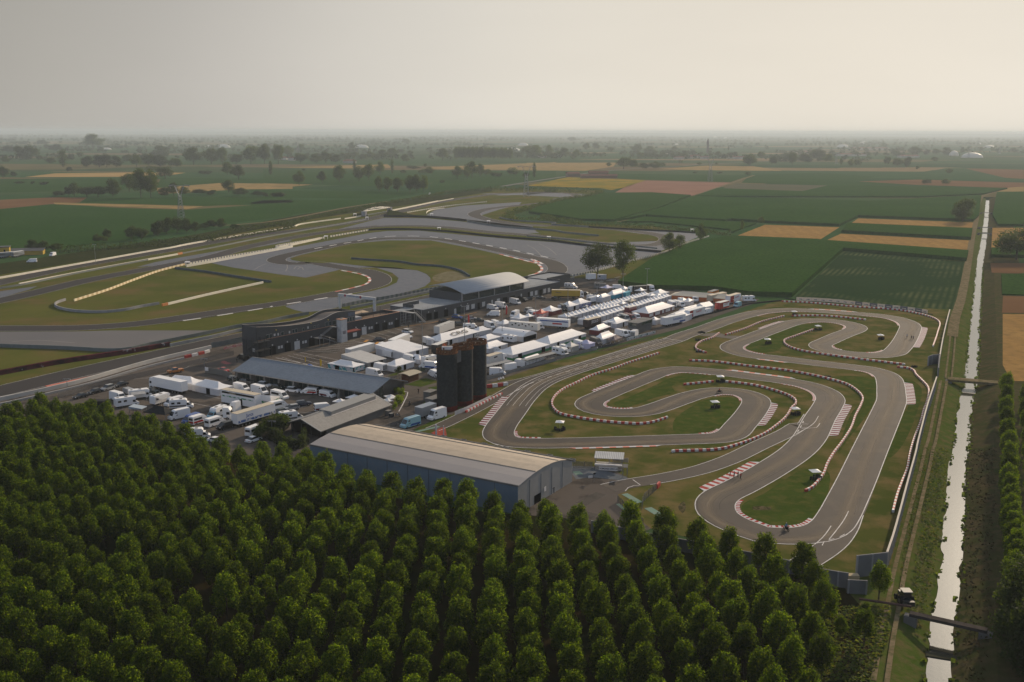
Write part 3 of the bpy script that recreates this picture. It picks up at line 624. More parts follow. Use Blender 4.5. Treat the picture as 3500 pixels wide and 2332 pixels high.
# greener grass on some islands, bare patches
def patch(px,m,z,name='grass_patch'): sheet(name,[Vector((p.x,p.y)) for p in smooth(gp(px),1.5,True)],z,m)
patch(K1(1560,600,1700,545,1950,430,2100,365,2330,345)+K2(200,862,320,880,250,905,0,960)+K1(2100,500,1900,560,1720,625,1600,630),g_kart2,.062)
patch(K2(120,1180,380,1070,560,1075,590,1110,400,1350,250,1385,50,1395,0,1300),g_kart2,.062)
patch(K3(1400,730,1600,620,2000,400,2150,420,2180,560,2040,830,1900,900,1650,900,1450,840),g_kart2,.062)
patch(K2(1500,880,1780,900,1800,1100,1560,1450,1480,1560,1600,1200,1690,1100),g_kart2,.062)
patch(K2(2080,900,2200,960,2180,1200,2000,1560,1880,1640,2000,1300,2100,1150),g_kart2,.062)
patch(K2(600,610,900,500,1150,420,1300,420,1000,540,980,600,900,660,700,650),g_kart2,.062)
bare=M('bare_soil',(.24,.19,.12),(.11,.095,.045),.4,(.08,.08,.03),1.1,rough=1,detail=8,lo2=.42,hi2=.58)
patch(K3(1490,740,1560,732,1660,745,1660,768,1560,772,1500,765),bare,.07,'bare_patch')
patch(K3(830,740,880,690,900,750,870,800,840,770),bare,.07,'bare_patch')
patch(B3(950,1180,1200,1110,1450,1060,1700,985,1650,1010,1400,1090,1150,1170),bare,.066,'bare_patch')
patch(K3(1000,355,1130,320,1250,275,1200,310,1080,350),bare,.066,'bare_patch')
patch(K1(1500,430,1640,370,1720,350,1600,420,1450,470),bare,.066,'bare_patch')
patch(B2(700,190,800,140,950,110,1190,190,1000,240,780,250),M('bare_soil_pale',(.33,.29,.19),(.2,.18,.08),.25,rough=1,detail=8),.13,'bare_patch')
# ---- red and white barriers
bar_r=M('barrier_red',(.42,.035,.03),(.33,.03,.025),.8,rough=.5); bar_w=M('barrier_white',(.70,.68,.66),(.52,.50,.48),.9,rough=.5)
def barrier(px,label,h=.55,t_=.5,step=1.0,mats=None,group='red and white block barriers on the kart track',name='block_barrier',z0=0.1):
    L=resample(smooth(gp(px),1.0),step); mb=MB()
    A=offs(L,t_/2); Bq=offs(L,-t_/2)
    for i in range(len(L)-1):
        f=.04
        p,q,r_,s_=[Vector(v) for v in (A[i],A[i+1],Bq[i+1],Bq[i])]
        p2=p+(q-p)*f; q2=q+(p-q)*f; r2=r_+(s_-r_)*f; s2=s_+(r_-s_)*f
        c1=[(v.x,v.y) for v in (s2,r2,q2,p2)]; ce=sum((Vector(v) for v in c1),Vector((0,0)))/4
        top=[tuple(ce+(Vector(v)-ce)*.86) for v in c1]
        vs=[(a[0],a[1],z0-.05) for a in c1]+[(a[0],a[1],z0+h*.85) for a in c1]+[(a[0],a[1],z0+h) for a in top]
        mb.add(vs,[(0,1,5,4),(1,2,6,5),(2,3,7,6),(3,0,4,7),(4,5,9,8),(5,6,10,9),(6,7,11,10),(7,4,8,11),(8,9,10,11)],i%2)
    o=mb.build(name,mats or [bar_r,bar_w]); return tag(o,label,'barrier',group)
barrier(K1(1968,155,1700,240,1540,300,1380,350,1230,420,1100,485,1030,550,1010,600,1030,655,1090,700,1200,725,1400,757,1600,778,1800,788,1900,775,2058,725),'hook-shaped red and white block barrier between start straight and first hairpin')
barrier(K2(95,960,370,932),'short red and white block barrier left of the umbrella in the green island')
barrier(K2(440,930,700,960,870,1000,1030,1055,1090,1095,1098,1130,1060,1170,1010,1250,920,1330,800,1410,600,1490,400,1540,0,1558)+K1(2050,1043),'long curved red and white block barrier around the outside of the central hairpin')
barrier(K2(145,743,350,752,700,795,1000,830,1200,865,1400,910,1550,955,1650,1020,1695,1080,1680,1140,1630,1240,1590,1350,1500,1490,1440,1568)+K3(2160,370,2130,450,2080,520,2020,580,1945,615),'longest red and white block barrier, bending down the middle of the kart track')
barrier(K2(470,515,640,460,800,395,1000,345),'straight red and white block barrier beside the upper loop kerb')
barrier(K2(1060,345,1300,342,1500,355,1730,380),'red and white block barrier along the top of the upper loop')
barrier(K2(1255,467,1080,530,1000,560,995,585,1040,620,1150,655,1400,695,1700,735,2095,783),'red and white block barrier wrapping the left tip of the upper island')
barrier(K2(2000,802,2100,812,2150,835,2170,870,2220,920,2275,980,2285,1030,2270,1110,2240,1190,2210,1300,2150,1460,2120,1568)+K4(980,150,940,250,915,320,885,435),'long white topped block barrier along the foot of the grey boundary wall')
barrier(K2(970,215,1200,225,1600,260,2000,290,2150,315,2290,350)+K5(915,450,905,540,870,645),'red and white block barrier in front of the advertising hoardings')
barrier(K2(415,498,350,540,250,575,205,615,215,645,300,675),'short curved red and white block barrier by the pit crossing')
barrier(K1(565,520,400,600,230,690),'red and white block barrier at the foot of the silos')
barrier(K1(425,462,520,452,645,432),'red and white water filled barrier beside the rightmost silo',h=1.0,t_=.6,step=1.9)
barrier(L1(1485,885,1560,868,1640,848,1700,830),'red and white water filled barriers at the pit lane exit',h=1.0,t_=.6,step=3.0)
barrier(P1(455,385,545,365),'pair of red and white barrier blocks on the pit wall',h=1.1,t_=.7,step=3.0)
barrier(K1(1945,1365,1980,1325),'red and white barrier block at the end of the yard fence',h=1.0,t_=.5,step=2.5)
GK=1.0
# ================================================================ TREES
def leafmat(name,c1,c2,c3,tr=.30):
    m=M(name,c1,c2,.6,c3,2.5,rough=.75,trans=tr,spec=.1,leafy=(8.6,8.0,2.8)); return m
lf_pop=leafmat('poplar_leaves',(.013,.026,.0016),(.005,.012,.001),(.038,.052,.003),.60)
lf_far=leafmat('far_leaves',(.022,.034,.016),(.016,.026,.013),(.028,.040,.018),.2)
lf_dark=leafmat('dark_leaves',(.018,.030,.008),(.012,.020,.006),(.026,.038,.010),.22)
lf_mid=leafmat('field_tree_leaves',(.022,.036,.009),(.014,.024,.007),(.032,.044,.010),.28)
lf_yel=leafmat('light_leaves',(.032,.052,.005),(.020,.034,.004),(.050,.064,.007),.45)
bark=M('bark',(.10,.08,.055),(.06,.05,.035),1.5,rough=.95)
def tree_mesh(name,h,w_,trunk_h,lobes,leaves,leaf,seed,shape='poplar',lm=None):
    """crown + trunk meshes, base at the origin"""
    r=random.Random(seed); tb=MB()
    tr_=max(.09,h*.013)
    tb.cyl((0,0,-.1),(r.uniform(-.1,.1),r.uniform(-.1,.1),h*.55),tr_*1.5,7,0,tr_*.8); tb.cyl((0,0,h*.55),(0,0,h*.9),tr_*.8,5,0,.03)
    vs=[];fs=[]; LB=[]
    for k in range(lobes):
        if shape=='poplar':
            f=(k+.5)/lobes; z=trunk_h+(h-trunk_h)*(.10+.84*f)
            rr=w_/2*(math.sin(math.pi*min(1,(.30+.64*f)))**.7)*.66
            a=k*2.399+r.uniform(-.4,.4); rr*=r.uniform(.7,1.1)
            sx_=w_*r.uniform(.12,.22)*(1.1-.3*f); sz_=sx_*r.uniform(1.0,1.8)
        elif shape=='round':
            f=r.random(); z=trunk_h+(h-trunk_h)*(.15+.75*f); rr=w_/2*math.sqrt(max(.05,1-(2*f-.9)**2))*r.uniform(.35,.8); a=k*2.399
            sx_=w_*r.uniform(.14,.22); sz_=sx_*r.uniform(.8,1.1)
        elif shape=='column':
            f=(k+.5)/lobes; z=trunk_h+(h-trunk_h)*f*.95; rr=w_*.12; a=k*2.399; sx_=w_*r.uniform(.32,.42)*(1.1-.5*abs(f-.45)*1.2); sz_=h*.13
        else: # bush
            f=r.random(); a=k*2.399; rr=w_/2*r.uniform(.2,.7); z=h*r.uniform(.25,.7); sx_=w_*r.uniform(.16,.26); sz_=h*r.uniform(.22,.34)
        c_=Vector((rr*math.cos(a),rr*math.sin(a),z)); LB.append((c_,sx_,sz_))
        if shape in('poplar','round') and k%2==0: tb.cyl((0,0,max(.3,z-sz_*1.6)),tuple(c_),tr_*.4,4,0,.02,caps=False)
    tot=sum(s*s for _,s,_z in LB); up=Vector((0,0,1))
    for c_,sx_,sz_ in LB:
        m=int(leaves*sx_*sx_/tot)+1
        for q in range(m):
            d=Vector((r.gauss(0,1),r.gauss(0,1),r.gauss(0,1))).normalized()
            rad_=r.random()**.33*(1.0 if r.random()<.86 else r.uniform(1.0,1.3))
            p=c_+Vector((d.x*sx_,d.y*sx_,d.z*sz_))*rad_
            if p.z<trunk_h*.6: continue
            nn=(d+Vector((r.gauss(0,.55),r.gauss(0,.55),r.gauss(.15,.55)))).normalized()
            u=nn.orthogonal().normalized(); u=Matrix.Rotation(r.random()*6.28,3,nn) @ u; v=nn.cross(u)
            s=leaf*r.uniform(.55,1.25); b=len(vs)
            vs+=[p-u*s*.5,p+v*s*.38,p+u*s*.5+nn*s*.12,p-v*s*.38]; fs.append((b,b+1,b+2,b+3))
    cm=bpy.data.meshes.new(name+'_crown'); cm.from_pydata([tuple(v) for v in vs],[],fs); cm.materials.append(lm or lf_mid)
    tm=bpy.data.meshes.new(name+'_trunk'); tm.from_pydata(tb.v,[],tb.f); tm.materials.append(bark)
    return cm,tm
def plant(name,meshes,loc,s,label,cat,group,rz=None,sz=None,trunk=True):
    rz=random.uniform(0,6.28) if rz is None else rz
    t_=thing(name,label,cat,loc,rz,group); t_.scale=(s,s,sz or s)
    c_=bpy.data.objects.new('crown',meshes[0]); COL.objects.link(c_); c_.parent=t_
    if trunk:
        k_=bpy.data.objects.new('trunk',meshes[1]); COL.objects.link(k_); k_.parent=t_
    return t_
def flora(name,meshes,loc,s,label,cat,group,rz=None,sz=None):
    "small or far tree: one mesh, no visible parts"
    o=bpy.data.objects.new(name,meshes[0]); COL.objects.link(o); o.location=loc; o.rotation_euler=(0,0,random.uniform(0,6.28) if rz is None else rz); o.scale=(s,s,sz or s)
    return tag(o,label,cat,group)
PM=[tree_mesh('poplar',8.3,4.9,2.5,20+v,5600,.27,100+v,'poplar',lf_pop) for v in range(6)]
# the plantation grid: 6.05 m rows running away from the camera
random.seed(21)
RSX=5.3; RSY=6.6; ra=rad(-.9); ax=Vector((math.sin(ra),math.cos(ra))); ay=Vector((math.cos(ra),-math.sin(ra)))
x0=G((1688,1700),9.5); org=Vector((x0.x,x0.y))
lim=[tuple(G(p)[:2]) for p in D(-330,1010,-100,975,60,972,230,992,330,1015,400,1040,480,1072,600,1082,700,1105,850,1142,1010,1180,1130,1200,1240,1217,1320,1228,1400,1243,1460,1255,1540,1268,1620,1287,1700,1307,1790,1320,1870,1358,1905,1385,1900,1568,1895,1700,1890,3200,-900,3200)]
def inside(p,poly):
    c_=False; n=len(poly); j=n-1
    for i in range(n):
        if (poly[i][1]>p[1])!=(poly[j][1]>p[1]) and p[0]<(poly[j][0]-poly[i][0])*(p[1]-poly[i][1])/(poly[j][1]-poly[i][1])+poly[i][0]: c_=not c_
        j=i
    return c_
spots=[]
for i in range(-60,30):
    for j in range(-30,30):
        p=org+ay*(i*RSX)+ax*(j*RSY+((i*.37)%1)*RSY); p=p+Vector((random.uniform(-.5,.5),random.uniform(-.6,.6)))
        if p.y<112 or not inside(p,lim): continue
        if abs(p.x)>p.y*.54+9: continue
        if random.random()<.03: continue
        spots.append(p)
spots.sort(key=lambda p:p.length)
def pop_s(): return random.uniform(.86,1.12)
PLB='bushy green poplar standing in the dense rows of the plantation below the circuit'
for p in spots[:300]:
    plant('poplar_tree',random.choice(PM),(p.x,p.y,0),pop_s(),PLB,'tree','poplars of the plantation')
rest=spots[300:]
if rest:
    V=[];F=[]; base=[( [tuple(v.co) for v in m[0].vertices],[tuple(f.vertices) for f in m[0].polygons]) for m in PM]
    for p in rest:
        bv,bf=random.choice(base); s=pop_s(); a=random.uniform(0,6.28); ca,sa=math.cos(a)*s,math.sin(a)*s; b=len(V)
        V+=[(p.x+x*ca-y*sa,p.y+x*sa+y*ca,z*s) for x,y,z in bv]; F+=[tuple(b+q for q in f) for f in bf]
    me=bpy.data.meshes.new('poplar_wood'); me.from_pydata(V,[],F); me.materials.append(lf_pop); o=bpy.data.objects.new('poplar_wood',me); COL.objects.link(o)
    tag(o,'far end of the poplar plantation seen as one green mass','poplar wood',kind='stuff')
print('poplars',len(spots))
# young row and dark tree on the right bank
for k,(x,y) in enumerate(((2310,870),(2309,900),(2308,930),(2309,957),(2311,985),(2315,1015),(2316,1045),(2314,1072),(2313,1100),(2316,1125),(2318,1150),(2318,1173),(2320,1195),(2323,1218),(2326,1240),(2330,1265),(2331,1290),(2326,1318),(2324,1345))):
    g=G(D(x,y+45)[0]); plant('poplar_tree',PM[k%6],(g.x,g.y,0),.92,'slim poplar, %s from the far end of the right bank row'%nth(k+1),'tree','poplars along the right canal bank',sz=.95)
for k,(x,y) in enumerate(((2352,900),(2354,930),(2356,960),(2359,995),(2362,1030),(2366,1070),(2370,1110))):
    g=G(D(x,y+45)[0]); plant('poplar_tree',PM[k%6],(g.x,g.y,0),.82,'slim poplar cut by the right edge, %s from the top'%nth(k+1),'tree','poplars along the right canal bank',sz=.95)
RM=[tree_mesh('broad_tree',12,12,2.5,20,4200,.55,200+v,'round',lf_mid) for v in range(4)]
RD=[tree_mesh('dark_tree',12,12,1.5,20,4200,.55,220+v,'round',lf_dark) for v in range(3)]
CM=[tree_mesh('column_tree',18,4.5,1.5,9,2200,.5,240+v,'column',lf_mid) for v in range(2)]
BM=[tree_mesh('bush',3,4,0,9,1300,.32,260+v,'bush',lf_dark) for v in range(3)]
for k,(x,y,s_) in enumerate(((1690,1130,.95),(1650,1300,.9),(1735,1010,.9),(1610,1450,.85),(1735,1420,1.0),(1690,1560,1.0))): g=G(K4(x,y)[0]); plant('broad_tree',RD[k%3],(g.x+3,g.y,0),s_,'dark bushy tree, %s of the clump at the lower right edge'%nth(k+1),'tree','dark trees at the lower right edge')
g=G(K4(1660,1230)[0]); plant('broad_tree',RD[0],(g.x+3,g.y-2,0),1.15,'large dark tree filling the lower right corner beside the canal footbridge','tree',None)
g=G(K4(1700,1500)[0]); plant('broad_tree',RD[1],(g.x+3,g.y-6,0),1.0,'dark tree at the very bottom right corner of the view','tree',None)
# young poplars at the plantation end by the service track
for k,(x,y,s) in enumerate(((790,1015,.8),(690,1330,.75),(700,1160,.4),(530,1290,.5))):
    g=G(K4(x,y)[0]); plant('poplar_tree',PM[k],(g.x,g.y,0),s,['lone poplar at the end of the dark boundary wall beside the parked tractor','slim poplar standing apart beside the rutted service track','low leafy sapling in the grassy plantation corner','low sapling on the dark plantation floor near the wall end'][k],'tree',None)
# ---- far landscape trees, traced: (crop, x centre, y base, height px, kind)
def htree(px,base,top,ms,name,label,group=None,wid=None,basew=None,tree_h=12.0,trunk=True):
    g=G((px,base)); hh=GV((px,top),(px,base)); s=hh/tree_h
    if wid: 
        pxm=FPX/math.hypot(g.x,g.y,CH); sw=wid/pxm/basew
    else: sw=s
    sw*=1.22; s*=1.08
    if trunk: return plant(name,ms,(g.x,g.y,0),sw,label,'tree',group,sz=s)
    return flora(name,ms,(g.x,g.y,0),sw,label,'tree',group,sz=s)
B=[ # crop,x,base,top,width
 (L0,1135,650,440,150,'r'),(L0,1215,650,440,130,'r'),(L0,1040,600,470,110,'r'),(L0,910,640,505,120,'d'),(L0,600,640,540,90,'d'),(L0,550,640,560,60,'d'),(L0,700,645,560,120,'d'),(L0,790,645,555,110,'d'),(L0,470,640,600,100,'d'),(L0,1330,645,575,110,'r'),(L0,1400,640,540,90,'r'),(L0,1480,640,570,80,'r'),(L0,1600,625,580,110,'d'),(L0,1700,630,590,90,'d'),(L0,1840,610,520,105,'r'),(L0,1930,635,580,130,'d'),(L0,2080,635,600,110,'d'),(L0,2250,640,608,100,'d'),
 (L0,1330,500,410,140,'r'),(L0,1220,440,400,100,'r'),(L0,1650,465,430,110,'d'),(L0,1830,465,372,90,'r'),(L0,1920,505,400,110,'r'),(L0,2178,465,362,30,'c'),(L0,508,400,270,62,'c'),(L0,410,385,330,65,'r'),(L0,50,380,320,55,'r'),(L0,25,490,405,80,'d'),(L0,110,480,440,50,'d'),(L0,560,445,400,40,'d'),(L0,700,405,318,90,'d'),(L0,800,405,310,120,'d'),(L0,860,405,310,100,'d'),(L0,940,405,315,90,'d'),(L0,1030,370,310,90,'d'),(L0,1100,405,315,90,'r'),(L0,1200,400,310,110,'d'),(L0,1290,400,310,130,'d'),(L0,1400,410,340,90,'r'),(L0,1440,410,350,50,'r'),(L0,1560,385,260,150,'r'),(L0,1700,380,265,130,'r'),(L0,1790,380,260,90,'r'),(L0,1900,385,305,100,'r'),(L0,2020,380,245,130,'r'),(L0,2130,380,240,100,'r'),(L0,2240,380,235,90,'r'),
 (L0,1310,310,235,120,'d'),(L0,1240,310,280,60,'d'),(L0,1380,260,220,50,'r'),(L0,450,280,225,90,'d'),(L0,380,260,225,50,'r'),(L0,750,260,150,150,'r'),(L0,640,250,240,50,'r'),(L0,340,230,190,100,'r'),(L0,80,290,240,110,'d'),(L0,170,340,240,100,'d'),(L0,250,340,240,110,'d'),(L0,570,350,310,60,'d'),(L0,645,320,285,60,'r'),
 (L0,160,535,518,70,'b'),(L0,350,545,520,60,'b'),(L0,265,540,515,25,'b'),
 # along the far side of the circuit
 (L0,260,1080,990,90,'d'),(L0,350,1090,1005,95,'d'),(L0,455,1085,1015,80,'d'),(L0,785,1015,945,70,'y'),(L0,845,1010,965,50,'y'),(L0,865,985,910,70,'d'),(L0,1060,990,890,90,'d'),(L0,1140,990,890,100,'d'),(L0,1270,960,840,110,'d'),(L0,1340,945,815,90,'d'),(L0,1425,935,820,110,'d'),(L0,1500,930,820,80,'d'),(L0,1570,930,850,80,'d'),(L0,1650,905,855,80,'d'),(L0,1700,900,825,80,'d'),(L0,1780,895,820,80,'d'),(L0,1890,900,865,80,'d'),
 (M1,289,552,443,85,'r'),(M1,475,535,445,70,'r'),(M1,612,525,400,95,'r'),(M1,735,440,352,30,'c'),(M1,770,520,405,100,'r'),(M1,850,510,390,90,'r'),(M1,940,470,370,80,'r'),(M1,1038,455,350,28,'c'),(M1,1128,458,428,50,'r'),(M1,930,605,490,70,'r'),(M1,1000,605,495,80,'r'),(M1,1080,605,500,90,'r'),(M1,1180,610,480,90,'r'),(M1,1230,610,478,80,'r'),(M1,1290,610,480,80,'r'),
 (M1,1285,460,420,80,'r'),(M1,1340,470,405,70,'r'),(M1,1303,410,378,28,'r'),(M1,1205,415,393,100,'b'),(M1,1560,500,405,90,'r'),(M1,1680,490,372,110,'r'),(M1,1745,480,388,70,'r'),(M1,1640,500,410,60,'r'),(M1,1800,475,425,80,'r'),(M1,1880,480,445,90,'b'),(M1,2010,480,412,100,'r'),(M1,2110,490,450,60,'r'),(M1,2180,487,375,32,'c'),(M1,1437,530,508,40,'b'),(M1,323,432,416,28,'b'),(M1,62,462,365,30,'c'),
 (M1,1445,350,262,105,'r'),(M1,1140,370,305,75,'r'),(M1,1180,320,275,50,'r'),(M1,855,345,285,80,'r'),(M1,960,335,270,100,'r'),(M1,1040,330,258,90,'r'),(M1,720,320,285,110,'d'),(M1,1150,225,180,65,'r'),(M1,715,275,210,60,'r'),(M1,300,280,222,55,'r'),(M1,500,370,285,80,'d'),(M1,420,380,305,90,'d'),(M1,300,375,290,110,'d'),(M1,120,330,240,100,'r'),(M1,200,320,240,90,'r'),(M1,20,330,225,70,'r'),(M1,580,375,310,80,'d'),(M1,1780,260,230,50,'r'),(M1,2130,320,240,110,'r'),(M1,2200,320,235,80,'r'),(M1,2050,325,285,90,'d'),(M1,2300,280,235,60,'r'),(M1,300,490,488,10,'b'),(M1,20,640,612,45,'b'),(M1,85,640,608,60,'b'),(M1,140,640,608,60,'b'),
 (M2,780,420,332,110,'r'),(M2,860,420,350,90,'r'),(M2,945,425,375,80,'r'),(M2,1035,425,362,80,'r'),(M2,1095,405,370,50,'r'),(M2,662,405,370,40,'r'),(M2,60,330,235,110,'r'),(M2,180,320,235,50,'r'),(M2,300,330,255,100,'d'),(M2,400,335,270,60,'r'),(M2,480,275,215,60,'r'),(M2,560,270,215,60,'r'),(M2,675,290,245,60,'r'),(M2,885,285,222,90,'r'),(M2,990,290,240,90,'r'),(M2,910,345,290,60,'r'),(M2,1190,285,240,55,'r'),(M2,1235,380,350,32,'r'),(M2,1390,390,365,40,'r'),(M2,1525,388,365,25,'r'),(M2,1660,330,280,90,'d'),(M2,1790,392,310,100,'d'),(M2,1880,330,285,60,'r'),(M2,1985,390,328,60,'r'),(M2,1780,472,442,48,'r'),(M2,2130,360,290,80,'r'),(M2,2250,370,300,110,'d'),(M2,2310,340,268,70,'r'),(M2,1355,452,437,30,'b'),(M2,1555,456,440,40,'b'),(M2,365,200,165,70,'r'),(M2,1540,320,280,50,'r'),
 (R0,235,345,285,60,'r'),(R0,150,395,310,100,'d'),(R0,340,390,328,60,'r'),(R0,490,390,290,60,'d'),(R0,430,340,295,90,'d'),(R0,590,370,300,90,'d'),(R0,700,350,265,110,'d'),(R0,780,375,305,80,'r'),(R0,960,408,345,45,'r'),(R0,1015,400,345,60,'r'),(R0,880,400,338,25,'r'),(R0,1250,395,325,55,'r'),(R0,1335,405,330,80,'d'),(R0,1415,405,325,60,'d'),(R0,1730,310,248,80,'d'),(R0,1645,308,255,60,'d'),(R0,1570,305,265,60,'d'),(R0,1480,305,245,90,'d'),(R0,1310,310,265,60,'d'),(R0,1858,300,248,38,'r'),(R0,1902,290,248,34,'r'),(R0,2008,282,245,32,'r'),(R0,2102,282,247,36,'r'),(R0,2265,285,250,50,'r'),(R0,1635,362,325,50,'r'),(R0,1748,460,417,48,'r'),(R0,1570,545,502,70,'d'),(R0,1722,552,503,60,'r'),(R0,1495,425,395,30,'r'),(R0,1230,255,215,50,'r'),
 (R0,85,920,840,32,'r'),(R0,240,868,808,55,'r'),
]
FARLAB={'r':'rounded green tree in the hazy farmland beyond the circuit','d':'dark bushy tree in a hedgerow of the hazy farmland','c':'tall narrow columnar poplar rising from a far field','y':'yellowish green tree at the edge of the far hedge','b':'low dark bush at the edge of a far field'}
FT=[]
random.seed(5)
for f,x,yb,yt,wd,k in B:
    p=f(x,yb)[0]; q=f(x,yt)[0]; W_=wd*1000/2354
    ms={'r':random.choice(RM),'d':random.choice(RD),'c':random.choice(CM),'y':RM[0],'b':random.choice(BM)}[k]
    hh={'c':18.0,'b':3.0}.get(k,12.0); bw={'c':4.5,'b':4.0}.get(k,12.0)
    near=(yb-yt)>75
    FT.append((k,p[0],p[1],htree(p[0],p[1],q[1],ms,{'c':'columnar_poplar','b':'bush'}.get(k,'field_tree'),FARLAB[k],{'r':'trees in the far fields','d':'dark hedgerow trees in the far fields','c':'columnar poplars in the far fields','y':'yellowish trees by the far hedge','b':'bushes in the far fields'}[k],W_,bw,hh,trunk=near)))
bands=((0,520,'farthest band of far trees'),(520,560,'second farthest tree band'),(560,615,'middle band of far trees'),(615,690,'lower band of far trees'),(690,2000,'line beside the far circuit hedge'))
KD={'r':'rounded green tree','d':'dark bushy tree','c':'tall columnar poplar','y':'yellowish green tree','b':'low dark bush'}
for y0_,y1_,bn in bands:
    for kk_ in KD:
        S_=sorted([q for q in FT if q[0]==kk_ and y0_<=q[2]<y1_],key=lambda q:q[1])
        for i_,q in enumerate(S_): q[3]['label']='%s, %s such from left in %s'%(KD[kk_],nth(i_+1),bn)
# the dense poplar grove: a far block of trunks
for i in range(14):
    for j in range(2):
        p=M1(1555+i*33,352+j*-10)[0]; q=M1(1555+i*33,258+(6 if i>7 else 0))[0]
        htree(p[0],p[1],q[1]-(j*4),random.choice(RM),'field_tree','tall tree, %s from left in the %s line of the long dense grove'%(nth(i+1),'front' if j==0 else 'rear'),'trees of the long grove',22,12,12,trunk=False)
# individual nearer trees
for lab,f,x,yb,yt,wd,ms in (('large dark spreading tree at the far end of the paddock',M2,572,1273,1020,235,RD[0]),('tall yellowish green tree beside the large dark paddock tree',M2,775,1290,1020,175,RM[1]),
   ('rounded tree beside the fence beyond the circuit run-off',M2,1150,1112,950,130,RM[2]),('slim tree between the run-off bend and the corn field',M2,1402,1010,872,75,RD[1]),('smaller tree leaning against the rounded tree by the run-off fence',M2,1225,1080,960,90,RM[3]),
   ('lone round tree on a thin trunk above the canal meadow',R0,1860,845,665,175,RD[2]),('large dark tree at the right edge beyond the canal',R0,2290,1150,900,290,RD[0])):
    p=f(x,yb)[0]; q=f(x,yt)[0]; htree(p[0],p[1],q[1],ms,'broad_tree',lab,None,wd*1000/2354,12,12)
g=P3(645,560)[0]; htree(g[0],P3(0,525)[0][1],P3(0,410)[0][1],RD[1],'broad_tree','small round green tree beside the brown wooden hut',None,100*.2551,12,12)
# hedges: clipped rows of conical shrubs
def hedge(px,h,label,sp=1.0,name='hedge',w_=2.4,mat=None,seed=1,dens=34,leaf=.5):
    r=random.Random(seed); L=resample(smooth(gp(px),3),sp); vs=[];fs=[]
    for k,p in enumerate(L):
        hh=h*r.uniform(.6,1.15); ww=w_*r.uniform(.8,1.2)
        for q in range(dens):
            f=r.random()**.8; a=r.random()*6.28; rr=ww/2*(1-f*.75)*r.uniform(.5,1)
            c_=Vector((p.x+rr*math.cos(a)+r.uniform(-sp,sp)*.5,p.y+rr*math.sin(a)+r.uniform(-.4,.4),f*hh))
            nn=Vector((math.cos(a)+r.gauss(0,.5),math.sin(a)+r.gauss(0,.5),r.gauss(.4,.4))).normalized(); u=nn.orthogonal().normalized(); u=Matrix.Rotation(r.random()*6.28,3,nn)@u; v=nn.cross(u); s=leaf*r.uniform(.7,1.4); b=len(vs)
            vs+=[c_-u*s*.5,c_+v*s*.45,c_+u*s*.5,c_-v*s*.45]; fs.append((b,b+1,b+2,b+3))
    me=bpy.data.meshes.new(name); me.from_pydata([tuple(v) for v in vs],[],fs); me.materials.append(mat or lf_dark); o=bpy.data.objects.new(name,me); COL.objects.link(o)
    return tag(o,label,'hedge')
hedge(L0(480,1075,900,1060,1300,1015,1640,985,1880,930,2354,868)+M1(300,845,500,800,800,745,1000,700,1300,650,1500,612,1800,590),3.6,'long dark hedge of young evergreens along the far side of the circuit',2.2,w_=3,leaf=.9,dens=22)
hedge(L0(460,1100,1000,1060,1400,1030,2000,960,2354,880)+M1(0,880,330,835),2.2,'low straggly hedge on the bank above the back straight',2.5,w_=3.0,seed=2,leaf=.9,dens=16)
hedge(M1(1800,592,2000,595,2354,600)+M2(150,606,400,608,600,612),6.0,'row of conical evergreens at the top end of the circuit',4.0,w_=4.5,seed=3,leaf=1.2,dens=46)
hedge(M2(610,615,520,645,400,665,260,690,120,725,0,755)+M1(1960,800),5.0,'evergreen hedge slanting along the far hairpin',3.5,w_=4,seed=4,leaf=1.0,dens=40)
hedge(M1(1940,815,2050,838,2200,840,2354,850)+M2(120,820,300,850,500,878,700,880),4.5,'dark evergreen hedge between far hairpin and corn field',3.0,w_=3.5,seed=5,leaf=.9,dens=36)
hedge(M2(700,882,900,893,1100,905,1320,925,1500,945,1640,958),3.8,'uneven dark hedge behind the run-off bend',2.6,w_=3.2,seed=6,leaf=.8,dens=36)
hedge(P2(1340,1180,1300,1300,1120,1320,1000,1240,920,1190),3.2,'clipped dark hedge curving in front of the open-sided pavilion',.8,w_=2.6,seed=7,leaf=.38,dens=120)
for k,(x,y,s) in enumerate(((830,1130,1.35),(980,1110,1.6),(1050,1080,1.3),(760,1180,1.1),(900,1190,1.0))):
    g=G(P2(x,y)[0]); flora('bush',BM[k%3],(g.x,g.y,0),s*.95,'dense dark shrub, %s along the left corner of the open-sided pavilion'%nth(k+1),'bush','shrubs by the pavilion corner',sz=s*1.3)
for k,(x,y,s) in enumerate(((590,985,.7),(640,930,1.0),(680,800,.8),(600,790,.8))):
    g=G(P3(x,y)[0]); flora('bush',tree_mesh('bush_light',3,3,0,8,900,.28,300+k,'bush',lf_yel),(g.x,g.y,0),s,'bright green shrub, %s from the front on the terrace by the shade canopies'%nth(k+1),'bush','shrubs of the terrace',sz=s*1.2)
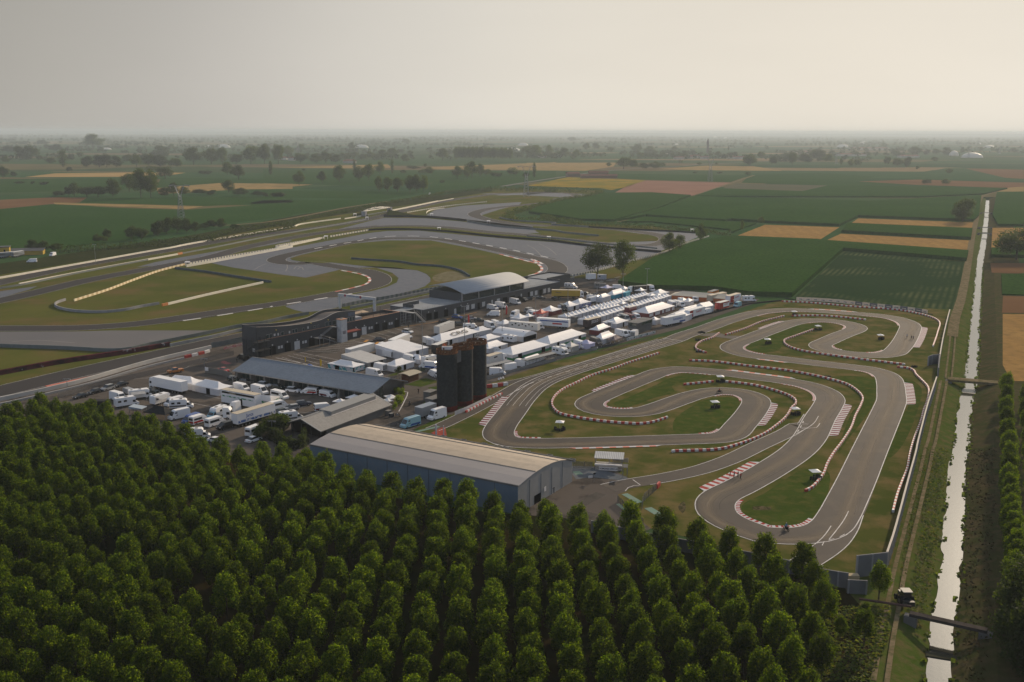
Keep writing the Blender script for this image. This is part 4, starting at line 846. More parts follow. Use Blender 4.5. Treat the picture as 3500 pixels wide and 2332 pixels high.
# far woods, too many and hazy to tell apart
def farwood(name,label,bands,seed):
    r=random.Random(seed); V=[];F=[]
    src=[([tuple(v.co) for v in m[0].vertices][:900*4],[tuple(f.vertices) for f in m[0].polygons][:900]) for m in FW]
    for (x0_,x1_,yb0,yb1,n_,s0,s1) in bands:
        for k in range(n_):
            if k%9==0: cx_,cy_=r.uniform(x0_,x1_),r.uniform(yb0,yb1); sl_=r.uniform(-.03,.03); sp_=r.uniform(8,26)*(1 if yb0<500 else 1.6)
            px=cx_+(k%9)*sp_*r.uniform(.5,1.2); py=cy_+(px-cx_)*sl_; g=G((px,py)); bv,bf=r.choice(src); s=r.uniform(s0,s1); sx_=s*r.uniform(.9,1.7); a=r.uniform(0,6.28); b=len(V)
            ca,sa=math.cos(a)*sx_,math.sin(a)*sx_
            V+=[(g.x+x*ca-y*sa,g.y+x*sa+y*ca,z*s) for x,y,z in bv]; F+=[tuple(b+q for q in f) for f in bf]
    me=bpy.data.meshes.new(name); me.from_pydata(V,[],F); me.materials.append(lf_far); o=bpy.data.objects.new(name,me); COL.objects.link(o); tag(o,label,'far wood',kind='stuff')
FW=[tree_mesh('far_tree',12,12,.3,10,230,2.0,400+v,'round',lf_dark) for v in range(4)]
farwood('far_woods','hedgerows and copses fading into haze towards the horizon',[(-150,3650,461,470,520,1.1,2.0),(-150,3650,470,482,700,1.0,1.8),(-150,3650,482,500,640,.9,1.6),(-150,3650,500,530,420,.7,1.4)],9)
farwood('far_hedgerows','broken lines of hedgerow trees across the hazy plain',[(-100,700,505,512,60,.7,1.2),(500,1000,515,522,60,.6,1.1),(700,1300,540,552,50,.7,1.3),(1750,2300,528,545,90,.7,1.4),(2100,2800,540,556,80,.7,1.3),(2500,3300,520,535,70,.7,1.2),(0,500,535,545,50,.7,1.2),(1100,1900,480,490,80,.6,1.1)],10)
# ================================================================ BUILDINGS
b_dark=M('anthracite_panel',(.040,.042,.046),(.050,.052,.056),.3,rough=.6); b_dark2=M('dark_lower_wall',(.055,.056,.060),(.045,.046,.05),.5,rough=.7)
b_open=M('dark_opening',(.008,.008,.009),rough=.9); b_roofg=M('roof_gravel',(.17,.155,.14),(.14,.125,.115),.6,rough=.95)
b_terr=M('terrace_floor',(.26,.28,.30),(.21,.225,.24),.3,rough=.8); b_wht=M('white_panel',(.55,.55,.54),(.45,.45,.45),.8,rough=.6)
b_gl=M('tinted_glass',(.015,.035,.038),rough=.12,spec=.8); b_frame=M('grey_frame',(.30,.30,.30),rough=.5,metal=.4)
b_trim=M('orange_trim',(.42,.22,.13),rough=.6); b_pink=M('rail_trim',(.45,.40,.36),rough=.5)
b_conc=M('concrete_wall',(.24,.235,.225),(.18,.178,.17),.25,(.12,.12,.115),1.3,rough=.9,lo2=.55,hi2=.75); b_conc2=M('grey_wall',(.16,.158,.15),(.13,.128,.122),.3,rough=.9)
b_zinc=M('zinc_roof',(.25,.255,.26),(.215,.22,.225),.15,rough=.45,metal=.35,wave=((.15,.155,.16),0.0,.55,.35))
b_blueroof=M('slate_roof',(.17,.21,.26),(.15,.185,.23),.2,(.12,.15,.19),1.2,rough=.55,metal=.2)
b_arch=M('hall_roof',(.36,.375,.39),(.32,.335,.35),.1,rough=.7,metal=.0)
b_bluewall=M('warehouse_blue_panel',(.15,.205,.255),(.13,.18,.23),.15,(.16,.20,.235),.8,rough=.75)
b_end=M('warehouse_end_wall',(.33,.325,.31),(.29,.285,.27),.2,rough=.85)
b_rust=M('rusted_steel',(.14,.055,.028),(.07,.035,.02),1.2,(.22,.12,.06),3,rough=.9)
b_silo=M('silo_black',(.020,.024,.026),(.027,.031,.033),.3,(.038,.042,.043),1.2,rough=.75,stretch=None)
b_red=M('silo_red_base',(.14,.022,.016),(.06,.015,.012),1,rough=.85)
steel=M('galvanised_steel',(.28,.29,.30),rough=.4,metal=.7); steeld=M('dark_steel',(.04,.042,.045),rough=.5,metal=.5)
lampy=M('lamp_yellow',(.6,.45,.1),rough=.5)
def V2(v): return Vector((v[0],v[1]))
def frame(A,Bp):
    A=V2(A);Bp=V2(Bp); return math.atan2(Bp.y-A.y,Bp.x-A.x)
def loc_s(o,rz,p):
    q=Vector((p[0]-o[0],p[1]-o[1])); return q.x*math.cos(rz)+q.y*math.sin(rz)
# ---- pit building with the wavy roof  (local x along the facade, y to the back)
PO=G(B1(320,1272)[0]); PE=G(B2(1950,480)[0]); PA=frame(PO,PE)
def fx(x,f=B1): # distance along the facade of a pixel column of its foot line
    return loc_s(PO,PA,G(f(x,1272-.2237*(x-320))[0])) if f is B1 else loc_s(PO,PA,G(f(x,775-.2185*(x-600))[0]))
t1=thing('pit_building','long dark grey pit building with wavy roofline and outside stairs','building',(PO.x,PO.y,0),PA)
mb=MB(); L1_=73.5; mb.box(0,48,0,8,0,6.0); mb.box(48,L1_,0,.35,0,6.1); mb.box(L1_-.35,L1_,.35,9,0,6.1); mb.box(48,L1_-.35,8.7,9,0,6.1); mb.box(48,L1_-.35,.35,8.7,0,5.0); mb.build('lower_wall',b_dark2,t1)
wav=smooth([(0,11.0),(6,10.3),(13,9.5),(24,8.95),(31.4,9.3),(36,10.5),(39,10.9),(44,10.6),(48,10.2)],1.5)
mb=MB()
for i in range(len(wav)-1):
    (x0_,z0_),(x1_,z1_)=wav[i],wav[i+1]
    for y0_,y1_ in ((.05,.3),(7.6,7.85)):
        mb.add([(x0_,y0_,6),(x1_,y0_,6),(x1_,y1_,6),(x0_,y1_,6),(x0_,y0_,z0_),(x1_,y0_,z1_),(x1_,y1_,z1_),(x0_,y1_,z0_)],[(0,1,5,4),(2,3,7,6),(4,5,6,7)])
mb.box(-.02,.25,.3,7.6,6,11.0); mb.box(47.75,48.02,.3,7.6,6,10.2); mb.build('upper_wall',b_dark,t1)
mb=MB()
for i in range(len(wav)-1):
    (x0_,z0_),(x1_,z1_)=wav[i],wav[i+1]; x0_=max(x0_,.25); x1_=min(x1_,47.75)
    mb.quad((x0_,.3,z0_-.25),(x1_,.3,z1_-.25),(x1_,7.6,z1_-1.0),(x0_,7.6,z0_-1.0))
mb.build('roof',b_roofg,t1)
mb=MB()
for i in range(len(wav)-1):
    (x0_,z0_),(x1_,z1_)=wav[i],wav[i+1]
    for y0_,y1_ in ((0.0,.34),(7.56,7.9)): mb.quad((x0_,y0_,z0_+.04),(x1_,y0_,z1_+.04),(x1_,y1_,z1_+.04),(x0_,y1_,z0_+.04))
mb.build('parapet_cap',b_pink,t1)
mb=MB(); mb.box(.2,36,-.06,0.04,6.02,6.16); mb.box(40,L1_,-.05,.38,6.12,6.22); mb.box(L1_-.4,L1_+.02,.38,9,6.12,6.2); mb.build('orange_ledge',b_trim,t1)
mb=MB(); mb.box(48,L1_-.4,.4,8.65,5.0,5.03); mb.build('roof_terrace',M('terrace_brown',(.17,.13,.10),rough=.9),t1)
for a,b_ in ((480,560),(680,760),(1000,1075),(1125,1200),(1870,1935),(1975,2040),(2135,2195)):
    mb=MB(); mb.box(fx(a),fx(b_),-.04,.02,0.02,3.1); mb.build('garage_opening',b_open,t1)
for a,b_ in ((808,878),(1703,1763),(1590,1650)):
    mb=MB(); mb.box(fx(a),fx(b_),-.06,.02,0.02,3.1); 
    for k in range(1,4): mb.box(fx(a),fx(b_),-.075,-.06,.78*k,.78*k+.04)
    mb.build('garage_door',b_wht,t1)
for a,b_ in ((590,618),(628,652),(912,935),(945,972),(1792,1815),(1825,1845),(2060,2080),(2092,2110)):
    mb=MB(); mb.box(fx(a),fx(b_),-.05,.02,1.7,2.7); mb.build('window',b_wht,t1)
for x in (517,716,847,1034,1162,1625,1737,1900,2005,2163): mb=MB(); mb.box(fx(x)-.25,fx(x)+.25,-.1,0,3.35,3.8); mb.build('number_plate',b_wht,t1)
for a,b_,z0_,z1_ in ((445,478,6.25,7.7),(485,520,6.25,7.7),(540,565,6.6,7.5),(590,610,6.5,7.5),(635,675,6.25,7.6),(740,760,6.45,7.4),(785,815,6.3,7.7),(822,855,6.3,7.7),(920,945,6.35,7.5),(985,1005,6.8,7.7),(1070,1095,6.7,7.5),(1115,1140,6.7,7.5),(1220,1262,6.3,8.0),(1270,1305,6.3,8.0),(1320,1368,6.3,8.0),(1510,1540,6.4,8.1),(1545,1575,6.4,8.1),(1580,1605,6.4,8.1)):
    x0_,x1_=fx(a),fx(b_); f=MB(); f.box(x0_,x1_,-.03,.06,z0_,z1_); fo=f.build('window',b_frame,t1); g_=MB(); g_.box(x0_+.1,x1_-.1,-.05,-.03,z0_+.1,z1_-.1); g_.build('pane',b_gl if x1_-x0_>.9 else b_wht,fo)
for x in (573,1034,1262): mb=MB(); mb.box(fx(x)-.2,fx(x)+.2,-.25,.05,8.55,8.85); mb.build('wall_lamp',lampy,t1)
# stair tower on the left end and its landings
mb=MB()
for x,y in ((-2.0,-2.6),(1.0,-2.6),(4.0,-2.6),(-2.0,0.4),(1.2,-.2),(4.0,-.2),(-2,3.4)): mb.box(x-.08,x+.08,y-.08,y+.08,0,7.4)
for z in (2.9,5.9): mb.box(-2,4,-2.6,-.05,z,z+.12)
for z in (3.9,6.9,6.4,3.4): mb.box(-2,4,-2.62,-2.58,z,z+.05); mb.box(-2.02,-1.98,-2.6,3.4,z,z+.05)
for k in range(12): mb.box(-2.0,-1.0,3.2-k*.42,3.6-k*.42,3.0+k*.25,3.08+k*.25); mb.box(-2,-1,-1.0+k*.35,-.65+k*.35,.2+k*.24,.28+k*.24)
mb.build('stair_tower',steeld,t1)
mb=MB(); mb.box(-.06,0,1.4,2.6,2.0,3.2); mb.build('sign_panel',b_wht,t1)
# white lift tower, canopy and central stairs
tx=fx(1470)
mb=MB(); mb.box(36.2,39.2,-4.4,-2.0,0,8.6); mb.build('lift_tower',b_wht,t1); mb=MB(); mb.box(36.0,39.4,-4.6,-1.8,8.6,8.85); mb.build('tower_cap',b_trim,t1)
mb=MB(); mb.cyl((37.6,-3.2,8.86),(37.6,-3.2,9.1),.6,10); mb.build('roof_vent',b_frame,t1)
mb=MB(); mb.box(36.9,38.6,-4.45,-4.41,3.2,4.4,0); mb.build('poster',M('poster_dark',(.10,.08,.10),(.4,.38,.38),1.5,rough=.6),t1)
mb=MB()
for k in range(16): mb.box(34.6-k*.45,35.1-k*.45,-3.4,-2.0,.3+k*.18,.4+k*.18); mb.box(28+k*.42,28.45+k*.42,-1.7,-.3,3.1+k*.18,3.2+k*.18)
mb.box(26.0,28.2,-3.4,-.1,3.0,3.12); mb.box(34.4,36.1,-3,-.1,5.9,6.02)
for z in (3.6,4.05): mb.box(26,28.2,-3.42,-3.38,z,z+.05)
for x in (26.1,28.1,31): mb.box(x-.07,x+.07,-3.4,-3.26,0,3.0)
for i in (-3.4,-2.0): mb.cyl((35,i,1.3),(27.9,i,4.1),.04,4); 
mb.build('central_stairs',b_frame,t1)
mb=MB(); mb.box(40.2,47.6,-3.0,-.02,0,2.9); ki=mb.build('kiosk',b_dark2,t1); mb=MB(); mb.box(40.0,47.8,-3.2,-.02,2.9,3.2); mb.build('kiosk_roof',M('kiosk_red',(.20,.03,.02),rough=.6),ki); mb=MB(); mb.box(43.5,45.6,-3.05,-3.0,.9,2.5); mb.build('notice_board',b_wht,ki)
mb=MB(); mb.box(44.2,47.6,-.1,.02,8.5,9.8); mb.build('banner',M('banner_blue',(.06,.085,.13),(.10,.12,.16),2,rough=.6),t1)
mb=MB(); mb.box(49,53,1.5,5,5.05,7.0); mb.build('roof_cabin',M('cabin_grey',(.30,.31,.33),rough=.6),t1)
mb=MB(); mb.add([(50,5.0,7.4),(56,4.6,7.8),(60,7.6,8.0),(53,8.2,7.5)],[(0,1,2,3)]); mb.add([(55,4.8,7.75),(61,5.2,7.3),(60.2,7.8,7.9)],[(0,1,2)]); mb.build('shade_sail',M('sail_beige',(.42,.33,.24),rough=.9),t1)
mb=MB()
for x,y in ((50,5),(56,4.6),(60,7.6),(61,3),(66,4)): mb.box(x-.06,x+.06,y-.06,y+.06,5.03,7.9 if x<61 else 8.6)
mb.build('roof_post',steeld,t1)
# ---- second pit building with terrace and glazed hall
t2=thing('pit_building','long low pit building with pale roof terrace left and right of its glazed hall','building',(PO.x,PO.y,0),PA)
S0=87.4; S1=190.0
mb=MB(); mb.box(S0,S1,0,18.5,0,4.85); mb.build('wall',b_dark,t2)
mb=MB(); mb.box(S1,211,7.5,20.5,0,5.4); mb.build('end_block',b_dark,t2)
mb=MB(); mb.box(S0,S1,-.05,18.6,4.85,5.05); mb.build('roof_terrace',b_terr,t2)
mb=MB(); mb.box(S1+.1,210.6,7.9,20.1,5.41,5.45); mb.build('end_roof',b_terr,t2)
mb=MB(); mb.box(S1,S1+.3,-.05,7.6,5.05,6.0); mb.box(172,211,20.0,20.4,5.0,6.1); mb.box(210.7,211,7.5,20.4,5.4,6.1); mb.box(S1,211,7.5,7.8,5.4,6.1); mb.box(88,98,11.5,11.8,5.05,6.5); mb.box(88,88.3,6,11.5,5.05,6.5); mb.build('parapet',b_dark,t2)
mb=MB()
for s0_,s1_ in ((S0,113),(160.5,S1)):
    n_=int((s1_-s0_)/1.5)
    for k in range(n_+1): x=s0_+(s1_-s0_)*k/n_; mb.box(x-.04,x+.04,0,.08,5.05,6.0)
    mb.box(s0_,s1_,.01,.07,5.97,6.03); mb.box(s0_,s1_,.02,.06,5.5,5.54)
mb.build('railing',b_frame,t2)
# glazed hall
mb=MB(); mb.box(114,160,.6,19,5.05,8.55); mb.box(113,160,.3,.6,5.05,5.5); hall=mb.build('glazed_hall',b_gl,t2)
mb=MB()
for x in (113.8,125.4,137,148.6,159.8): mb.box(x-.25,x+.25,.2,.7,0.02 if x>114 else 0.02,8.7)
mb.box(113.8,160,.45,.62,8.4,8.8); mb.box(113.8,160,.4,.62,5.0,5.3); mb.build('hall_column',b_frame,t2)
mb=MB(); mb.box(113.7,114.0,.7,19.2,5.05,8.5); mb.build('hall_end_wall',b_dark,t2)
mb=MB(); n_=14; Y0,Y1=-1.6,25.5; pr=[]
for k in range(n_+1):
    f=k/n_; pr.append((Y0+(Y1-Y0)*f, 8.75+2.1*math.sin(math.pi*f**.9)+(0.15*f)))
for k in range(n_):
    (y0_,z0_),(y1_,z1_)=pr[k],pr[k+1]
    xl0,xl1=112.5+8*(k/n_)**1.5,112.5+8*((k+1)/n_)**1.5; xr0,xr1=161.5+14*(k/n_)**1.3,161.5+14*((k+1)/n_)**1.3
    mb.add([(xl0,y0_,z0_),(xr0,y0_,z0_),(xr1,y1_,z1_),(xl1,y1_,z1_),(xl0,y0_,z0_-.3),(xr0,y0_,z0_-.3),(xr1,y1_,z1_-.3),(xl1,y1_,z1_-.3)],[(0,1,2,3),(7,6,5,4),(0,3,7,4),(1,5,6,2)]+([(0,4,5,1)] if k==0 else [])+([(3,2,6,7)] if k==n_-1 else []),0,True)
mb.build('curved_roof',b_arch,t2)
for x0_,x1_,k in ((610,680,0),(715,765,0),(850,900,0),(1020,1070,2),(1145,1185,1),(1215,1260,1),(1300,1330,0),(1360,1400,1),(1485,1505,1),(1560,1600,1),(1640,1700,0),(1740,1800,0),(1880,1895,1),(1975,2000,0),(2010,2045,1),(2070,2105,1),(2130,2170,0),(2185,2220,1),(2245,2275,1)):
    f=MB(); f.box(fx(x0_,B2),fx(x1_,B2),-.05,.02,.02 if k!=1 else .9,3.0 if k!=1 else 3.0); f.build('garage_opening' if k!=1 else 'shutter',b_open if k==0 else (b_wht if k==1 else b_gl),t2)
mb=MB(); mb.box(fx(985,B2),fx(1010,B2),-.06,.02,.02,2.6); mb.build('door',b_wht,t2)
for x in (640,720,870,1075,1165): mb=MB(); mb.box(fx(x,B2)-.25,fx(x,B2)+.25,-.1,0,3.4,3.8); mb.build('number_plate',b_wht,t2)
# walkway and stairs joining both pit buildings
t3=thing('walkway_stairs','open steel walkway and stairs in the gap between the two dark pit buildings','stairs',(PO.x,PO.y,0),PA)
mb=MB(); mb.box(73.6,87.3,4.5,9.5,4.85,5.0); mb.build('deck',b_terr,t3)
mb=MB()
for x in (73.9,77,80.3,83.6,87.0):
    for y in (.4,4.4,9.2): mb.box(x-.08,x+.08,y-.08,y+.08,0,4.85)
for z in (1.2,2.4,3.6,4.7): mb.box(73.8,80.4,.36,.44,z,z+.08)
for z in (5.45,5.95): mb.box(73.6,87.3,4.5,4.56,z,z+.05); mb.box(73.6,87.3,9.4,9.46,z,z+.05)
mb.build('steel_frame',b_frame,t3)
mb=MB()
for k in range(22): mb.box(81.0+k*.27,81.3+k*.27,-2.0+k*.0,-.3,4.9-k*.22,5.0-k*.22)
mb.cyl((81,-2,6),(87,-2,1.2),.05,4); mb.cyl((81,-.3,6),(87,-.3,1.2),.05,4); mb.box(79,81,-2,4.5,4.85,4.98); mb.build('stair_flight',b_frame,t3)
# ---- start gantry over the straight
gl_=G(B1(1422,602)[0]); gr_=G(B1(1885,660)[0]); ga=frame(gl_,gr_); GL=(V2(gr_)-V2(gl_)).length; gh=5.6
t4=thing('start_gantry','white advertising gantry spanning the straight behind the pit building','gantry',(gl_.x,gl_.y,0),ga)
mb=MB(); mb.box(-.5,.5,-.4,.4,0,gh); mb.build('leg',b_wht,t4); mb=MB(); mb.box(GL-.6,GL+.6,-.4,.4,0,gh-.1); mb.build('leg',b_wht,t4)
mb=MB(); mb.box(-.6,GL+.7,-.55,.45,gh-.1,gh+1.1); bm_=mb.build('beam',b_wht,t4)
for x in (3.6,GL-7.5): mb=MB(); mb.cyl((x,-.56,gh+.55),(x,-.60,gh+.55),.62,14); mb.build('round_emblem',M('emblem_red',(.30,.03,.05),rough=.5),bm_)
textmesh('PIRELLI CIRCUIT'.replace('PIRELLI','CREMONA'),.9,M('text_blue',(.05,.09,.30),rough=.5),bm_,(GL/2-1,-.575,gh+.6),(rad(90),0,0))
# ---- long low building with slate roof
z=3.4; A=G(P2(370,262)[0],z); Bq=G(P2(2240,570)[0],z); la=frame(A,Bq); LL=(V2(Bq)-V2(A)).length; Wd=17.6
t5=thing('restaurant_building','long low building with one ridged blue grey roof beside the car park','building',(A.x,A.y,0),la)
mb=MB(); mb.box(.3,LL-.9,3.0,Wd-.8,0,3.1); mb.add([(LL-.9,.9,0),(LL-.9,Wd-.8,0),(LL-.9,Wd-.8,3.2),(LL-.9,Wd/2,5.9),(LL-.9,.9,3.4)],[(0,1,2,3,4)]); mb.add([(.3,.9,0),(.3,Wd-.8,0),(.3,Wd-.8,3.2),(.3,Wd/2,5.9),(.3,.9,3.4)],[(4,3,2,1,0)])
mb.build('wall',b_conc2,t5)
mb=MB()
for (y0_,z0_,y1_,z1_) in ((0,z,Wd/2,6.1),(Wd/2,6.1,Wd,z)):
    mb.add([(0,y0_,z0_),(LL,y0_,z0_),(LL,y1_,z1_),(0,y1_,z1_),(0,y0_,z0_-.25),(LL,y0_,z0_-.25),(LL,y1_,z1_-.25),(0,y1_,z1_-.25)],[(0,1,2,3),(7,6,5,4),(0,4,5,1),(3,2,6,7),(0,3,7,4),(1,5,6,2)])
mb.build('roof',b_blueroof,t5)
mb=MB(); mb.box(0,LL,Wd/2-.18,Wd/2+.18,6.08,6.2); mb.box(0,LL,-.12,.02,z-.32,z-.05); mb.build('gutter_and_ridge',steel,t5)
nb=9
for k in range(nb+1):
    x=.8+(LL-2.2)*k/nb; mb=MB(); mb.add([(x-.3,.5,0),(x+.3,.5,0),(x+.3,3,0),(x-.3,3,0),(x-.3,1.1,3.1),(x+.3,1.1,3.1),(x+.3,3,3.1),(x-.3,3,3.1)],[(0,1,5,4),(1,2,6,5),(3,0,4,7),(4,5,6,7)]); mb.build('buttress',b_conc,t5)
    if k<nb:
        w_=(LL-2.2)/nb; fr=MB(); fr.box(x+.5,x+w_-.5,2.85,2.98,.1,2.8); fo=fr.build('window',b_frame,t5)
        for q in range(3):
            a=x+.6+q*(w_-1.2)/3; pm=MB(); pm.box(a,a+(w_-1.2)/3-.12,2.8,2.85,.2,2.65); pm.build('pane',b_gl,fo)
mb=MB(); mb.box(LL-.92,LL-.84,4.6,6.2,1.2,4.6); mb.build('gable_window',b_gl,t5); mb=MB(); mb.box(LL-.92,LL-.82,1.8,4.2,.1,2.2); mb.build('gable_door',b_gl,t5)
# ---- open sided pavilion in front of it
z=2.5; A=G(P2(1555,1080)[0],z); Bq=G(P3(550,915)[0],z); la=frame(A,Bq); LL=(V2(Bq)-V2(A)).length; Hr=4.9; Wd=13.4
t6=thing('pavilion','pavilion with pale grey pitched roof and gable end open towards the dark hedge','building',(A.x,A.y,0),la)
mb=MB(); pr=[(0,z,Wd/2,Hr),(Wd/2,Hr,Wd,z)]
for (y0_,z0_,y1_,z1_) in pr: mb.add([(0,y0_,z0_),(LL,y0_,z0_),(LL,y1_,z1_),(0,y1_,z1_),(0,y0_,z0_-.22),(LL,y0_,z0_-.22),(LL,y1_,z1_-.22),(0,y1_,z1_-.22)],[(0,1,2,3),(7,6,5,4),(0,4,5,1),(3,2,6,7),(0,3,7,4),(1,5,6,2)])
mb.build('roof',M('pavilion_roof',(.22,.215,.205),(.19,.185,.178),.3,(.155,.15,.145),1.5,rough=.55,metal=.15),t6)
mb=MB(); mb.box(-.1,LL+.1,Wd/2-.12,Wd/2+.12,Hr-.02,Hr+.1)
for s_,(y0_,z0_,y1_,z1_) in ((0,pr[0]),(0,pr[1])):
    mb.add([(-.12,y0_,z0_+.03),(.3,y0_,z0_+.03),(.3,y1_,z1_+.05),(-.12,y1_,z1_+.05)],[(0,1,2,3)]); mb.add([(LL-.3,y0_,z0_+.03),(LL+.12,y0_,z0_+.03),(LL+.12,y1_,z1_+.05),(LL-.3,y1_,z1_+.05)],[(0,1,2,3)])
mb.build('verge_trim',steel,t6)
mb=MB(); mb.box(3,LL-.6,.6,Wd-.6,0,2.3); mb.add([(3,.6,2.3),(3,Wd-.6,2.3),(3,Wd/2,Hr-.3)],[(0,2,1)]); mb.add([(LL-.6,.6,2.3),(LL-.6,Wd-.6,2.3),(LL-.6,Wd/2,Hr-.3)],[(0,1,2)]); mb.build('wall',b_conc2,t6)
mb=MB(); mb.box(2.9,2.98,1,Wd-1,.05,2.6); mb.build('dark_interior',b_open,t6)
for y in (.4,3.4,6.7,10,13): mb=MB(); mb.box(.2,.4,y-.1,y+.1,0,z-.1+ (2.4*(1-abs(y-6.7)/6.7))); mb.build('post',steeld,t6)
mb=MB(); y0_,y1_=Wd/2+.2,Wd/2-2.4; mb.add([(LL*.30,Wd/2-2.6,3.9),(LL*.93,Wd/2-2.6,3.9),(LL*.93,Wd/2-2.6,5.0),(LL*.30,Wd/2-2.6,5.0),(LL*.30,Wd/2+1.6,5.1),(LL*.93,Wd/2+1.6,5.1),(LL*.93,Wd/2+1.6,4.2),(LL*.30,Wd/2+1.6,4.2)],[(0,1,2,3),(3,2,5,4),(0,3,4,7),(1,6,5,2),(4,5,6,7)]); mb.build('skylight_box',M('skylight_grey',(.24,.24,.235),rough=.5,metal=.2),t6)
mb=MB(); mb.box(LL*.30,LL*.93,Wd/2-2.75,Wd/2-2.58,3.85,4.0); mb.build('skylight_ledge',m_white,t6)
# ---- warehouse
A=V2(G(W1(115,235)[0],6.3)); Bq=V2(G(W1(1510,512)[0],6.3)); Cq=V2(G(W1(1875,345)[0],5.0)); la=frame(A,Bq); LL=(Bq-A).length
t7=thing('warehouse','large warehouse with curved grey and beige roof and blue panelled long wall','warehouse',(A.x,A.y,0),la)
cv=Cq-Bq; cl_=(cv.x*math.cos(la)+cv.y*math.sin(la), -cv.x*math.sin(la)+cv.y*math.cos(la)); SK,Wd=cl_
wp=[(0,6.3),(.15,6.9),(.3,7.3),(.45,7.45),(.6,7.3),(.75,6.85),(.88,6.1),(1,5.0)]
def WP(x,f,z): return (x+SK*f,Wd*f,z)
mb=MB(); mb.add([(0,0,0),(LL,0,0),(LL,0,6.2),(0,0,6.2)],[(0,1,2,3)]); mb.build('long_wall',b_bluewall,t7)
mb=MB(); mb.add([WP(LL,f,0) for f,_ in wp]+[WP(LL,f,zz-.05) for f,zz in wp],[(i,i+1,len(wp)+i+1,len(wp)+i) for i in range(len(wp)-1)]); mb.add([WP(0,f,0) for f,_ in wp]+[WP(0,f,zz-.05) for f,zz in wp],[(i+1,i,len(wp)+i,len(wp)+i+1) for i in range(len(wp)-1)]); mb.add([WP(0,1,0),WP(LL,1,0),WP(LL,1,4.9),WP(0,1,4.9)],[(3,2,1,0)]); mb.build('end_wall',b_end,t7)
def roofstrip(name,i0,i1,m_):
    mb=MB()
    for i in range(i0,i1):
        (f0,z0_),(f1,z1_)=wp[i],wp[i+1]; mb.add([WP(-.15,f0,z0_),WP(LL+.15,f0,z0_),WP(LL+.15,f1,z1_),WP(-.15,f1,z1_)],[(0,1,2,3)],0,True)
    mb.build(name,m_,t7)
roofstrip('grey_roof',0,2,M('warehouse_grey_roof',(.30,.28,.275),(.27,.25,.245),.08,rough=.6,metal=.1,wave=((.20,.19,.185),0.0,.6,.25)))
roofstrip('beige_roof',2,7,M('warehouse_beige_roof',(.40,.33,.25),(.36,.30,.23),.08,(.31,.26,.20),.5,rough=.6,wave=((.33,.28,.21),0.0,.6,.2)))
mb=MB()
for f_,z_ in ((.3,7.32),(.72,6.97)): mb.add([WP(0,f_-.008,z_),WP(LL,f_-.008,z_),WP(LL,f_+.008,z_+.06),WP(0,f_+.008,z_+.06)],[(0,1,2,3)])
mb.add([(-.15,-.12,6.05),(LL+.15,-.12,6.05),(LL+.15,-.12,6.4),(-.15,-.12,6.4),(-.15,.1,6.42),(LL+.15,.1,6.42)],[(0,1,2,3),(3,2,5,4)]); mb.add([WP(-.1,1.0,4.8),WP(LL+.1,1.0,4.8),WP(LL+.1,1.0,5.25),WP(-.1,1.0,5.25),WP(-.1,1.02,5.25),WP(LL+.1,1.02,5.25)],[(3,2,1,0),(2,3,4,5)]); mb.build('gutter',b_conc2,t7)
mb=MB()
for k in range(1,10): x=LL*k/10; mb.box(x-.06,x+.06,-.07,0.0,0,6.1)
for k in range(1,5): 
    p=WP(LL,k/5,0); mb.box(p[0]-.02,p[0]+.06,p[1]-.05,p[1]+.05,0,6.2)
mb.build('wall_joint',M('joint_dark',(.10,.12,.14),rough=.8),t7)
for k in range(7):
    p=WP(LL*(.36+.105*k),1.03,4.75); mb=MB(); mb.box(p[0]-.7,p[0]+.7,p[1]-.1,p[1]+.7,4.5,4.6); mb.box(p[0]-.7,p[0]-.6,p[1]-.1,p[1]+.7,4.6,5.15); mb.box(p[0]+.6,p[0]+.7,p[1]-.1,p[1]+.7,4.6,5.15); mb.box(p[0]-.6,p[0]+.6,p[1]+.6,p[1]+.7,4.6,5.15); mb.build('roof_outlet_box',b_conc,t7)
for a_,b_ in ((.28,.40),): 
    p=WP(LL,a_,0); q=WP(LL,b_,0); mb=MB(); mb.add([(p[0]+.03,p[1],0.03),(q[0]+.03,q[1],0.03),(q[0]+.03,q[1],2.0),(p[0]+.03,p[1],2.0)],[(0,1,2,3)]); mb.build('doorway',b_open,t7)
p=WP(LL,.47,0); mb=MB(); mb.box(p[0]+.04,p[0]+.1,p[1]-.4,p[1]+.5,1.7,2.7); mb.build('door_sign',m_white,t7)
